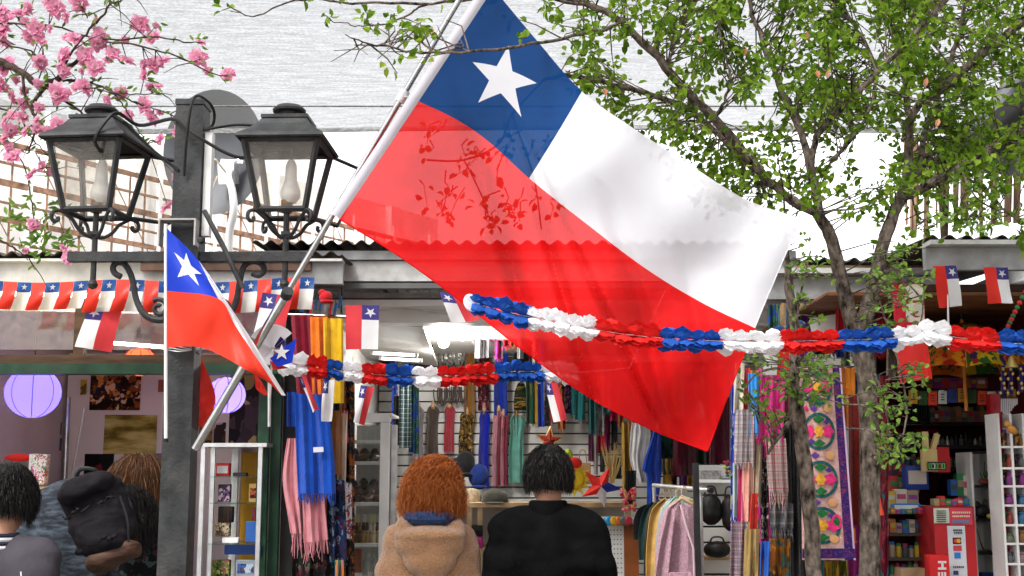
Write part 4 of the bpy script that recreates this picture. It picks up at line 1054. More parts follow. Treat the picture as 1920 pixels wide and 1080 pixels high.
# a few dried leaves
dry = MB()
for px, py in ((1305, 65), (1395, 88), (1512, 58), (1560, 130), (1535, 132), (1735, 145), (1765, 222), (812, 52), (1135, 165)):
    for k in range(1): leaf_into(dry, W(px + rg.uniform(-4, 4), py, 4.3), Vector((rg.uniform(-.5, .5), rg.uniform(-.5, .5), -1)), Vector((rg.uniform(-1, 1), -1, 0)), .035, .018)
crown.build('crown', LEAF, tree, False); spring.build('spring_shoots', LEAFY, tree, False); twigs.build('twigs', BARK, tree)
dry.build('dried_leaves', leafmat('dry_leaf', [(.42, .16, .08), (.55, .27, .15)], .3), tree, False)

# ---- blossoming tree on the left
rb = random.Random(5)
bl = thing('blossom_tree', 'pink blossoming branches reaching in from the upper left', 'tree', Vector((W(-330, 300, 4.85).x, 4.85, 0)))
bm = MB(); bx0 = W(-330, 200, 4.85)
bm.tube([Vector((bx0.x, 4.85, -.02)), Vector((bx0.x + .01, 4.85, 1.2)), Vector((bx0.x + .03, 4.85, 2.2)), W(-300, 150, 4.85), W(-120, 60, 4.85), W(-20, 100, 4.75)], [.075, .06, .05, .04, .022, .013], 12)
BL = [
 [(-60, 85, 14, 4.75), (0, 115, 16, 4.70), (40, 135, 14, 4.65), (85, 160, 15, 4.65), (135, 120, 9, 4.65), (170, 90, 7, 4.65)],
 [(85, 160, 9, 4.65), (60, 200, 7, 4.65), (70, 235, 5, 4.65), (50, 290, 3, 4.65)],
 [(75, 155, 8, 4.65), (120, 185, 6, 4.65), (165, 225, 4, 4.65), (185, 260, 2, 4.65)],
 [(40, 135, 7, 4.65), (50, 190, 6, 4.65), (75, 230, 4, 4.65), (85, 245, 2, 4.65)],
 [(110, 140, 7, 4.65), (140, 90, 5, 4.60), (175, 50, 5, 4.60), (200, 20, 5, 4.55), (210, -20, 4, 4.55)],
 [(-30, 40, 6, 4.75), (40, 45, 4, 4.70), (100, 50, 4, 4.65), (200, 75, 4, 4.60), (290, 68, 3.5, 4.55), (350, 80, 3, 4.55), (378, 78, 2, 4.55)],
 [(200, 80, 4, 4.60), (260, 85, 4, 4.55), (330, 105, 3.5, 4.55), (380, 130, 3, 4.55), (425, 145, 2.5, 4.55)],
 [(110, 150, 5, 4.65), (170, 155, 4, 4.65), (215, 175, 4, 4.60), (260, 195, 3, 4.60), (320, 215, 2, 4.60)],
 [(170, 155, 3, 4.65), (230, 175, 3, 4.60), (322, 176, 1.6, 4.60)],
 [(-40, -20, 5, 4.75), (30, 30, 4, 4.75), (80, 90, 3, 4.70), (70, 160, 3, 4.65)],
 [(-40, 190, 5, 4.75), (30, 215, 4, 4.75), (60, 260, 3, 4.75), (100, 300, 2, 4.75)],
 [(-40, 430, 4, 4.85), (10, 455, 4, 4.85), (45, 480, 2.5, 4.85), (62, 495, 1.5, 4.85)],
 [(-40, 230, 4, 4.85), (40, 300, 3, 4.85), (60, 380, 3, 4.85), (62, 430, 2, 4.85)],
 [(-40, 60, 4, 4.65), (20, 85, 4, 4.65), (75, 110, 3, 4.65), (100, 200, 2, 4.65)],
 [(205, 10, 3, 4.55), (250, -10, 3, 4.55)], [(165, 35, 3, 4.60), (150, 0, 2.5, 4.60), (140, -20, 2, 4.60)],
 [(60, 235, 3, 4.65), (95, 262, 2, 4.65), (105, 300, 2, 4.70), (100, 330, 1.5, 4.75)],
 [(215, 175, 3, 4.60), (235, 205, 3, 4.60), (275, 270, 2, 4.60)], [(62, 430, 2, 4.85), (100, 400, 1.5, 4.85), (130, 470, 1.2, 4.85)]]
bpts = []
for m in BL: bpts += branch(bm, m, 22, .004, rb)
BP = [p for p, r in bpts]
for k in range(70):
    q = rb.choice(BP); d = Vector((rb.uniform(-.12, .14), rb.uniform(-.05, .05), rb.uniform(-.12, .08)))
    bm.tube([q, q + d * .5 + Vector((0, 0, .01)), q + d], [.0026, .0018, .001], 5)
bm.build('branches', BARKD, bl)
def blossom_mesh(seed):
    r_ = random.Random(seed); mb = MB()
    for ring, (n, L, el) in enumerate(((9, .026, 4), (10, .022, 28), (9, .018, 52), (7, .012, 72))):
        for k in range(n):
            a = 2 * math.pi * (k + .5 * ring) / n + r_.uniform(-.2, .2); e = R(el + r_.uniform(-10, 10))
            d = Vector((math.cos(a) * math.cos(e), math.sin(a) * math.cos(e), math.sin(e)))
            leaf_into(mb, d * .002, d, Vector((-math.cos(a) * math.sin(e), -math.sin(a) * math.sin(e), math.cos(e))), L * r_.uniform(.7, 1.2), L * r_.uniform(.55, .8), r_.uniform(-.1, .4))
    return mb.mesh('blossom', PINKB, False)
bms = [blossom_mesh(i) for i in range(3)]
spots = [(265, 45, 1.1), (183, 82, 1.25), (140, 72, 1.2), (235, 76, .9), (285, 72, 1.0), (376, 80, 1.0), (374, 110, 1.15), (390, 134, .8), (428, 140, 1.0), (213, 100, 1.0), (178, 128, 1.1), (155, 113, .9), (282, 118, .85), (306, 114, .8), (75, 115, 1.4), (105, 15, 1.5), (125, 33, 1.1), (148, 5, 1.1), (70, 55, .95), (35, 25, .7), (5, 60, 1.2), (8, 80, 1.0), (10, 125, 1.4), (25, 180, 1.2), (160, 165, 1.1), (142, 165, .9), (227, 173, .85), (202, 187, .8), (271, 197, 1.0), (41, 220, 1.0), (110, 235, 1.1), (20, 245, 1.0), (240, 215, 1.0), (284, 222, .9), (300, 262, 1.0), (265, 268, .8), (337, 250, .8), (360, 238, .8), (330, 330, .7), (25, 292, 1.1), (60, 328, 1.0), (80, 310, .7), (98, 322, 1.0), (62, 422, 1.1), (48, 470, .7), (130, 482, 1.0), (118, 465, .6), (315, 388, 1.0), (360, 236, .9), (145, 228, .7), (70, 240, .7), (125, 175, .8), (30, 150, .9), (95, 0, 1.3), (55, 15, .8), (0, 20, 1.1), (180, 40, .6), (70, 225, .6), (120, 135, .9)]
for k in range(46): spots.append((rb.uniform(-10, 165) if k % 4 else rb.uniform(165, 300), rb.uniform(-10, 300) if k % 4 else rb.uniform(40, 215), rb.uniform(.5, 1.25)))
for i, (px, py, s_) in enumerate(spots):
    p = W(px, py, 4.61 if py < 300 and px > 60 else 4.73)
    o = bpy.data.objects.new('blossom', bms[i % 3]); COL.objects.link(o); o.parent = bl; o.matrix_parent_inverse = Matrix.Translation(-Vector(bl.location))
    o.location = p; s_ *= 1.25 * rb.uniform(.7, 1.2); o.scale = (s_, s_, s_ * rb.uniform(.6, 1)); o.rotation_euler = (R(rb.uniform(40, 125)), R(rb.uniform(-30, 30)), R(rb.uniform(-50, 50)))
lv = MB(); st = MB()
for (px, py, s_) in spots:
    p = W(px, py, 4.62 if py < 300 and px > 60 else 4.74); q = min(BP, key=lambda t_: (t_ - p).length_squared)
    st.tube([q, q.lerp(p, .6), p], [.0024, .0018, .0012], 5)
    for k in range(rb.randint(1, 4)):
        leaf_into(lv, p + Vector((rb.uniform(-.02, .02), 0, rb.uniform(-.02, .02))), Vector((rb.uniform(-1, 1), rb.uniform(-.6, .6), rb.uniform(-.6, 1))), Vector((rb.uniform(-1, 1), -1, rb.uniform(-1, 1))), .034, .012)
for k in range(210):
    q = rb.choice(BP); q = q + Vector((rb.uniform(-.02, .02), 0, rb.uniform(-.02, .02)))
    leaf_into(lv, q, Vector((rb.uniform(-1, 1), rb.uniform(-.6, .6), rb.uniform(-.6, 1))), Vector((rb.uniform(-1, 1), -1, rb.uniform(-1, 1))), .032, .011)
for (cx_, cy_) in ((62, 450), (40, 420), (80, 440), (125, 455), (30, 395), (70, 470), (110, 380)):
    for k in range(14): leaf_into(lv, W(cx_ + rb.uniform(-18, 18), cy_ + rb.uniform(-18, 18), 4.83), Vector((rb.uniform(-1, 1), rb.uniform(-.6, .6), rb.uniform(-.3, 1))), Vector((rb.uniform(-1, 1), -1, rb.uniform(-1, 1))), .042, .015)
lv.build('young_leaves', LEAFY, bl, False); tag(st.build('blossom_stalks', BARKD, bl), kind='stuff')

# ================================================================== PEOPLE
def remesh(mb, name, m_, parent, voxel=.014, sm=6, disp=None):
    me = mb.mesh('tmp', m_, False); o = bpy.data.objects.new('tmp', me); COL.objects.link(o)
    r = o.modifiers.new('r', 'REMESH'); r.mode = 'VOXEL'; r.voxel_size = voxel; r.use_smooth_shade = True
    s_ = o.modifiers.new('s', 'SMOOTH'); s_.iterations = sm; s_.factor = .6
    dg = bpy.context.evaluated_depsgraph_get(); ev = o.evaluated_get(dg)
    m2 = bpy.data.meshes.new_from_object(ev); bpy.data.objects.remove(o); bpy.data.meshes.remove(me)
    m2.name = name; m2.materials.clear()
    for m in (m_ if isinstance(m_, (list, tuple)) else [m_]): m2.materials.append(m)
    if disp:
        for v in m2.vertices: v.co = v.co + v.normal * disp(v.co)
    m2.polygons.foreach_set('use_smooth', [True] * len(m2.polygons)); m2.update()
    o = bpy.data.objects.new(name, m2); COL.objects.link(o)
    if parent is not None: o.parent = parent
    return o
def wrinkle(a=.006, sc=(5, 5, 11), seed=0):
    def f(c):
        return a * noise.noise(Vector((c.x * sc[0] + seed, c.y * sc[1], c.z * sc[2]))) + a * .45 * noise.noise(Vector((c.x * sc[0] * 2.3, c.y * sc[1] * 2.3 + seed, c.z * sc[2] * 2.3)))
    return f
def hand(mb, wr, d, side):
    """palm with four unequal bent fingers and a thumb from its side, relaxed, hanging along d"""
    d = d.normalized(); s_ = Vector((0, 1, 0)); k = d.cross(s_).normalized() * -side
    palm = wr + d * .05
    for i, (o, L) in enumerate(((.03, .068), (.010, .078), (-.010, .072), (-.030, .056))):
        a = palm + d * .035 + s_ * o; b = a + d * L * .5 + k * -.006 * side; c = b + d * L * .45 + k * -.016 * side
        mb.tube([a - d * .02, a, b, c], [.009, .0092, .0085, .007], 8)
    a = palm - d * .005 + s_ * .036; mb.tube([a - s_ * .02, a + s_ * .012 + d * .012, a + s_ * .022 + d * .038, a + s_ * .02 + d * .06], [.012, .0115, .010, .008], 8)
    mb.ell(palm, (.018, .042, .05), 10, 8)
def figure(name, label, x, y, H, yaw=0.0, lean=0.0, girth=1.0, top=None, topm=None, legm=None, armf=.10, head_turn=0.0, head_tilt=0.0, sh=.19, wr_amp=.006, seed=0, elbow_out=.05, headoff=(0, 0, 0)):
    """standing person, local frame facing +Y, feet at z=0; returns root and head placement"""
    k = H / 1.70
    root = thing(name, label, 'person', (x, y, 0)); root.rotation_euler = (0, 0, yaw)
    hip = Vector((0, 0, .92)) * k
    def T(p):
        p = Vector(p) * k
        if p.z > hip.z:
            q = p - hip; q.rotate(Euler((-lean, 0, 0))); p = hip + q
        return p
    hx = T((0, .012, 1.585)) + Vector(headoff); HM = Euler((-lean * .4 + head_tilt, 0, head_turn)).to_matrix()
    sk = MB()
    sk.ell(hx + HM @ Vector((0, .0, .02 * k)), (.078 * k, .096 * k, .108 * k), 16, 12, rot=HM)
    sk.ell(hx + HM @ Vector((0, .035 * k, -.055 * k)), (.058 * k, .060 * k, .066 * k), 14, 10, rot=HM)      # jaw
    sk.ell(hx + HM @ Vector((0, .100 * k, -.015 * k)), (.013 * k, .018 * k, .024 * k), 8, 6, rot=HM)          # nose
    sk.ell(hx + HM @ Vector((0, .088 * k, -.062 * k)), (.024 * k, .010 * k, .009 * k), 8, 6, rot=HM)          # mouth
    for s_ in (-1, 1):
        sk.ell(hx + HM @ Vector((s_ * .080 * k, -.004, -.008 * k)), (.012 * k, .022 * k, .033 * k), 10, 8, rot=HM)   # ears
        sk.ell(hx + HM @ Vector((s_ * .030 * k, .082 * k, .018 * k)), (.014 * k, .010 * k, .009 * k), 8, 6, rot=HM)
    sk.caps(T((0, -.015, 1.40)), hx + HM @ Vector((0, -.012, -.06 * k)), .060 * k, .055 * k)
    sk.caps(T((0, 0, 1.0)), T((0, 0, 1.32)), .10 * k, .11 * k)
    for s_ in (-1, 1):
        sk.caps(T((s_ * .09, 0, .90)), (s_ * .10 * k, .01, .48 * k), .070 * k, .048 * k); sk.caps((s_ * .10 * k, .01, .48 * k), (s_ * .10 * k, -.015, .09 * k), .046 * k, .033 * k)
        sh_ = T((s_ * sh, 0, 1.385)); el = T((s_ * (sh + elbow_out), -.02, 1.10)); wr = T((s_ * (sh + elbow_out - .02), armf, .88))
        sk.caps(sh_, el, .044 * k, .036 * k); sk.caps(el, wr, .035 * k, .024 * k)
        sk.caps(T((0, 0, 1.36)), sh_, .05 * k, .045 * k)
    body = remesh(sk, 'body', SKIN, root, .012, 3)
    # hands joined into the same mesh
    hm = MB()
    for s_ in (-1, 1):
        el = T((s_ * (sh + elbow_out), -.02, 1.10)); wr = T((s_ * (sh + elbow_out - .02), armf, .88)); hand(hm, wr, wr - el, s_)
    bmx = bmesh.new(); bmx.from_mesh(body.data)
    tmp = hm.mesh('h', SKIN); bmx.from_mesh(tmp); bmx.to_mesh(body.data); bmx.free(); bpy.data.meshes.remove(tmp)
    body.data.polygons.foreach_set('use_smooth', [True] * len(body.data.polygons))
    # eyes
    ey = MB()
    for s_ in (-1, 1): ey.ell(hx + HM @ Vector((s_ * .030 * k, .089 * k, .016 * k)), (.010 * k, .006 * k, .006 * k), 8, 6, rot=HM)
    o = ey.build('eyes', mat('eye_dark', (.03, .02, .015), .2), None); o.parent = root
    # clothes
    g_ = girth; jk = MB()
    jk.ell(T((0, 0, 1.22)), (.185 * k * g_, .125 * k * g_, .22 * k), 18, 12)
    jk.ell(T((0, .0, 1.02)), (.180 * k * g_, .130 * k * g_, .20 * k), 18, 12)
    jk.ell(T((0, .0, .90)), (.185 * k * g_, .130 * k * g_, .13 * k), 18, 12)
    jk.caps(T((-.02, -.012, 1.36)), T((.02, -.012, 1.36)), .10 * k, .10 * k)
    for s_ in (-1, 1):
        sh_ = T((s_ * sh, -.005, 1.355)); el = T((s_ * (sh + elbow_out), -.02, 1.10)); wr = T((s_ * (sh + elbow_out - .02), armf, .90))
        jk.caps(T((s_ * .05, -.012, 1.385)), sh_, .085 * k, .078 * k * g_)
        jk.caps(sh_, el, .074 * k * g_, .064 * k * g_); jk.caps(el, wr, .062 * k * g_, .050 * k)
        jk.ell(T((s_ * sh * .72, -.045, 1.24)), (.095 * k * g_, .075 * k, .15 * k), 12, 10)
    jo = remesh(jk, top or 'jacket', topm, root, .016, 5, wrinkle(wr_amp, seed=seed))
    lg = MB()
    lg.ell((0, 0, .90 * k), (.165 * k, .120 * k, .13 * k), 16, 10)
    for s_ in (-1, 1):
        lg.caps((s_ * .085 * k, 0, .86 * k), (s_ * .10 * k, .01, .48 * k), .092 * k, .066 * k); lg.caps((s_ * .10 * k, .01, .48 * k), (s_ * .10 * k, -.01, .07 * k), .066 * k, .056 * k)
    remesh(lg, 'trousers', legm or mat('dark_denim', (.02, .025, .045), .8, 0, .3, 20, .3, 90), root, .018, 4, wrinkle(.004, seed=seed + 3))
    shoe = MB()
    for s_ in (-1, 1): shoe.ell((s_ * .10 * k, .045, .045), (.048, .125, .045), 12, 8); shoe.box((s_ * .10 * k, .045, .012), (.08, .22, .022))
    o = shoe.build('shoes', BLACK, None); o.parent = root
    return root, hx, HM, k, T, jo
def strands(root, hx, HM, k, n, L, m_, scalp=(.088, .106, .118), seed=0, curl=.012, face=.55, wid=.005, back_len=None, vol=.02, zcut=-.3, droop=1.0, name='hair', part=0.0):
    """hair: an undercoat shell plus many thin curved locks"""
    r_ = random.Random(seed); mb = MB()
    c0 = hx + HM @ Vector((0, -.006 * k, .02 * k))
    wid *= .55
    for i in range(int(n * 5.5)):
        th = math.acos(r_.uniform(zcut, 1)); a = r_.uniform(0, 2 * math.pi)
        d = Vector((math.sin(th) * math.cos(a), math.sin(th) * math.sin(a), math.cos(th)))
        if d.y > face and d.z < .62: continue
        p = c0 + HM @ Vector((d.x * scalp[0] * k, d.y * scalp[1] * k, d.z * scalp[2] * k))
        out = (HM @ d).normalized()
        ln = L * r_.uniform(.75, 1.15) * (1.0)
        vv = vol * 1.9 * r_.random() ** 1.5
        pts = [p]; v = out * .9 + Vector((r_.uniform(-.4, .4), r_.uniform(-.4, .4), r_.uniform(-.2, .4))); ph = r_.uniform(0, 6); q = p.copy()
        nseg = 6
        for s_ in range(nseg):
            v = v * .62 + Vector((0, 0, -1)) * .38 * droop + Vector((math.sin(ph + s_ * 2.1), math.cos(ph * 1.3 + s_ * 2.3), .3 * math.sin(ph + s_))) * curl * 16
            # stay outside the head
            q = q + v.normalized() * ln / nseg
            rel = HM.transposed() @ (q - c0); e = math.sqrt((rel.x / (scalp[0] * k + vv)) ** 2 + (rel.y / (scalp[1] * k + vv)) ** 2 + (rel.z / (scalp[2] * k + vv * .6)) ** 2)
            if e < 1: q = c0 + HM @ (rel / max(e, .3))
            pts.append(q.copy())
        sdv = v.cross(Vector((r_.uniform(-1, 1), r_.uniform(-1, 1), r_.uniform(-1, 1)))); sdv = sdv.normalized() if sdv.length > 1e-5 else Vector((1, 0, 0)); vs = []
        for q_, w_ in zip(pts, (.8, 1, 1, .95, .8, .6, .1)): vs += [q_ - sdv * wid * .3 * w_, q_ + sdv * wid * .3 * w_]
        mb._add(vs, [(2 * j, 2 * j + 1, 2 * j + 3, 2 * j + 2) for j in range(len(pts) - 1)])
    o = mb.build(name, m_, None); o.parent = root
    sh = MB().ell(c0 + HM @ Vector((0, -.012 * k, .012 * k)), (scalp[0] * k * 1.0, scalp[1] * k * .97, scalp[2] * k), 20, 14, rot=HM)
    # open the shell over the face
    vs = sh.v; keep = []
    for f in sh.f:
        cc = sum((vs[i] for i in f), Vector()) / len(f); rel = HM.transposed() @ (cc - c0)
        if (rel.y > .055 * k and rel.z < .06 * k) or rel.z < -.085 * k: continue
        keep.append(f)
    sh.f = keep; sh.m = [0] * len(keep)
    o2 = sh.build('hair_undercoat', m_, None); o2.parent = root
    return o
def hairmat(name, cols, rough=.45):
    return leafmat(name, cols, .12, rough, .2)
FLEECE = mat('tan_fleece', (.36, .185, .085), .95, 0, .18, 90, 1.0, 190, sheen=.5)
# -- woman with red hair
D1 = 5.5
wx = W(806, 1000, D1).x
root, hx, HM, k, T, jo = figure('person', 'person with ginger curly hair and a tan fleece hooded coat, back turned', wx, D1, 1.60, yaw=R(4), lean=R(2), girth=.95, topm=FLEECE, armf=.16, head_turn=R(-14), sh=.150, wr_amp=.014, seed=2, elbow_out=.055)
GIN = hairmat('ginger_hair', [(.17, .040, .008), (.30, .075, .014), (.42, .125, .026), (.50, .17, .045)])
hx2 = hx + Vector((.012, 0, -.002))
strands(root, hx2, HM, k, 2100, .18, GIN, scalp=(.085, .100, .116), seed=4, curl=.050, face=.45, wid=.0052, vol=.022, zcut=-.25)
bulk = MB(); bulk.ell(hx2 + Vector((0, -.03, -.02)), (.098, .095, .122), 18, 12); bulk.ell(hx2 + Vector((0, -.045, -.072)), (.114, .075, .080), 18, 10)
remesh(bulk, 'hair_bulk', GIN, root, .010, 2, wrinkle(.018, (20, 20, 11), 3))
strands(root, hx2 + Vector((0, -.035, -.045)), HM, k, 900, .075, GIN, scalp=(.116, .095, .095), seed=6, curl=.055, face=.35, wid=.005, vol=.022, zcut=-.5, name='lower_curls')
hd = MB()
def hoodfn(u, v):
    a = R(200 + 140 * u); r = (.155 - .03 * v) * (1 - .22 * v)
    z = 1.435 - .22 * v * (.45 + .55 * math.sin(math.pi * u)); dep = .055 + .075 * math.sin(math.pi * u) * math.sin(math.pi * min(1, v * .8 + .1))
    return Vector((r * math.cos(a), r * .62 * math.sin(a) - dep * .55, z)) * k
hm_ = MB(); hm_.ell(Vector((0, -.10, 1.335)) * k, (.165 * k, .075 * k, .085 * k), 18, 12); hm_.ell(Vector((0, -.105, 1.375)) * k, (.168 * k, .082 * k, .034 * k), 18, 10); hm_.ell(Vector((.0, -.105, 1.27)) * k, (.125 * k, .062 * k, .085 * k), 18, 10); hm_.ell(Vector((.01, -.10, 1.22)) * k, (.08 * k, .05 * k, .06 * k), 14, 8)
for s_ in (-1, 1): hm_.caps(Vector((s_ * .12, -.075, 1.40)) * k, Vector((s_ * .115, .03, 1.435)) * k, .042 * k, .036 * k)
remesh(hm_, 'hood', FLEECE, root, .011, 3, wrinkle(.006, seed=9))
cl = MB(); cl.lathe([(.10, 0), (.118, .02), (.112, .05), (.095, .06)], Vector((0, -.035, 1.425)) * k, 24, sy=.85)
o = cl.build('blue_collar', mat('blue_knit', (.025, .06, .16), .9, 0, .4, 60, .8, 140), None); o.parent = root
# -- man in black jacket
D2 = 5.45
mx_ = W(1028, 1000, D2).x
BJ = mat('black_jacket', (.006, .006, .0065), .85, 0, .3, 8, .5, 40, spec=.04)
root, hx, HM, k, T, jo = figure('person', 'person with short black hair and a plain black jacket, back turned', mx_, D2, 1.655, yaw=R(-3), girth=1.03, topm=BJ, armf=.12, head_turn=R(24), head_tilt=R(-3), sh=.190, wr_amp=.018, seed=5, elbow_out=.06)
BH = hairmat('black_hair', [(.006, .005, .005), (.012, .010, .010), (.022, .019, .018)], .4)
strands(root, hx, HM, k, 2500, .062, BH, scalp=(.082, .100, .112), seed=8, curl=.020, face=.5, wid=.0052, vol=.010, zcut=-.45, droop=.6)
cl = MB(); cl.lathe([(.082, -.02), (.088, .01), (.082, .045), (.074, .05)], T((0, -.02, 1.43)), 24, sy=.9)
o = cl.build('collar', BJ, None); o.parent = root
# -- man at the lower left, grey jacket with striped collar
D3 = 4.35
gx = W(-34, 1000, D3).x
GJ = mat('grey_jacket', (.058, .053, .064), .8, 0, .15, 6, .3, 60, spec=.06)
root, hx, HM, k, T, jo = figure('person', 'person with dark hair and grey zipped jacket with striped collar, lower left corner', gx, D3, 1.585, yaw=R(-6), lean=R(14), girth=1.12, topm=GJ, armf=.12, head_turn=R(12), head_tilt=R(-8), sh=.18, wr_amp=.014, seed=7)
strands(root, hx, HM, k, 2200, .05, BH, scalp=(.090, .108, .118), seed=9, curl=.018, face=.5, wid=.005, vol=.010, zcut=-.6, droop=.65)
cl = MB()
for i, (z, m_) in enumerate(((0, 0), (.014, 1), (.028, 0), (.042, 1), (.056, 0))):
    cl.lathe([(.098 - .003 * i, z - .008), (.102 - .003 * i, z), (.098 - .003 * i, z + .0075)], T((0, -.03, 1.385)), 26, mi=m_, sy=.92, cap=False)
o = cl.build('striped_collar', [mat('navy_rib', (.02, .02, .04), .8), PFW], None); o.parent = root
# white shoulder stripe
o = MB().sheet(lambda u, v: T((.17 + .03 * v * u + .03 * u, -.10 + .03 * v, 1.30 - .12 * u)) + Vector((0, -.018, 0)), 8, 3, thick=.004).build('shoulder_stripe', PFW, None); o.parent = root
# -- person with backpack, marled sweater, bent forward
D4 = 5.0
kx = W(135, 1000, D4).x
def knitmat():
    m, n, out = newmat('marled_knit'); L = n.links
    tc = N(n, 'ShaderNodeTexCoord'); mp = N(n, 'ShaderNodeMapping'); mp.inputs['Scale'].default_value = (14, 14, 48); mp.inputs['Rotation'].default_value = (0, R(12), 0); L.new(tc.outputs['Object'], mp.inputs[0])
    nz = N(n, 'ShaderNodeTexNoise'); nz.inputs['Scale'].default_value = 1.3; nz.inputs['Detail'].default_value = 5; L.new(mp.outputs[0], nz.inputs['Vector'])
    cr = N(n, 'ShaderNodeValToRGB'); e = cr.color_ramp.elements; e[0].position = .42; e[0].color = (.004, .007, .013, 1); e[1].position = .72; e[1].color = (.055, .072, .095, 1)
    L.new(nz.outputs[0], cr.inputs[0]); b = N(n, 'ShaderNodeBsdfPrincipled'); b.inputs['Roughness'].default_value = .95; L.new(cr.outputs[0], b.inputs['Base Color'])
    bp = N(n, 'ShaderNodeBump'); bp.inputs['Strength'].default_value = .6; bp.inputs['Distance'].default_value = .01; L.new(nz.outputs[0], bp.inputs['Height']); L.new(bp.outputs[0], b.inputs['Normal'])
    L.new(b.outputs[0], out.inputs[0]); return m
root, hx, HM, k, T, jo = figure('person', 'person in marled blue grey sweater bending forward under a dark backpack', W(98, 1000, D4).x, D4 - .10, 1.84, yaw=R(-16), lean=R(28), headoff=(0, .2, -.28), girth=.92, top='sweater', topm=knitmat(), armf=.2, sh=.15, head_tilt=R(-18), seed=12, wr_amp=.008)
strands(root, hx, HM, k, 1500, .08, BH, seed=15, curl=.016, face=.5, wid=.005, zcut=-.6, droop=.7)
bp_ = thing('backpack', 'dark grey backpack with tan base panel on the bent person', 'backpack', W(170, 1050, D4 - .2))
PK = mat('pack_cloth', (.016, .014, .017), .8, 0, .2, 9, .4, 50, spec=.06)
pk = MB(); pc = W(183, 974, D4 - .20)
RB = Euler((R(-14), R(-24), R(8)))
pk.rbox(pc + Vector((0, .03, .01)), (.235, .13, .30), .045, rot=RB); pk.rbox(pc + Vector((.035, -.045, -.055)), (.18, .07, .15), .03, rot=RB); pk.rbox(pc + Vector((-.045, .0, .115)), (.21, .15, .09), .035, rot=RB)
for dz in (-.11, .03): pk.tube([pc + RB.to_matrix() @ Vector((x_ * .01, -.10 + .00011 * x_ * x_, dz + .01 * math.sin(x_))) for x_ in range(-10, 11, 2)], .007, 6)
o = remesh(pk, 'pack_body', PK, None, .009, 4, wrinkle(.013, (9, 9, 16), 4)); attach(o, bp_)
pb = MB(); pb.rbox(pc + RB.to_matrix() @ Vector((.01, .02, -.155)), (.215, .14, .06), .025, rot=RB)
o = remesh(pb, 'base_panel', mat('tan_leather', (.085, .042, .026), .6, 0, .35, 8, .4, 30, stretch=(1, 1, 5)), None, .010, 3, wrinkle(.008, (10, 10, 30), 2)); attach(o, bp_)
MB().tube([Vector(p) for p in curve([pc + Vector((-.10, .02, .15)), pc + Vector((-.075, .0, .19)), pc + Vector((-.02, .0, .185)), pc + Vector((-.01, .03, .15))], 14)], .009, 8).build('carry_loop', BLACK, bp_)
MB().tube([Vector(p) for p in curve([pc + Vector((.10, -.06, .09)), pc + Vector((.135, -.07, .0)), pc + Vector((.14, -.06, -.08))], 14)], .004, 6).build('zip', BLACK, bp_)
MB().tube([Vector(p) for p in curve([pc + Vector((-.08, .05, .13)), pc + Vector((-.12, .16, .16)), pc + Vector((-.13, .26, .06)), pc + Vector((-.10, .2, -.1)), pc + Vector((-.02, .07, -.15))], 18)], .016, 8, flat=.35).build('shoulder_strap', PK, bp_)
# -- woman with brown hair, dark patterned jacket
D5 = 5.7
vx = W(256, 1000, D5).x
PAT = motley('dark_pattern', ['050607', '07090b', '0a0c10', '06070a', '15323a', '08090c', '3a1f30', '0a0b0e', '3d4a4c', '07080a'], 34)
root, hx, HM, k, T, jo = figure('person', 'person with brown bobbed hair and dark patterned jacket beside the lamp post', vx, D5, 1.60, yaw=R(12), girth=1.02, topm=PAT, armf=.16, head_turn=R(18), sh=.155, seed=21)
BRH = hairmat('brown_hair', [(.025, .011, .006), (.06, .024, .010), (.12, .050, .018), (.18, .08, .03)])
strands(root, hx, HM, k, 1700, .16, BRH, scalp=(.098, .112, .12), seed=22, curl=.012, face=.45, wid=.005, vol=.03, zcut=-.3)
bulk = MB(); bulk.ell(hx + Vector((0, -.02, -.02)), (.108, .10, .13), 18, 12)
remesh(bulk, 'hair_bulk', BRH, root, .012, 3, wrinkle(.01, (22, 22, 6), 3))

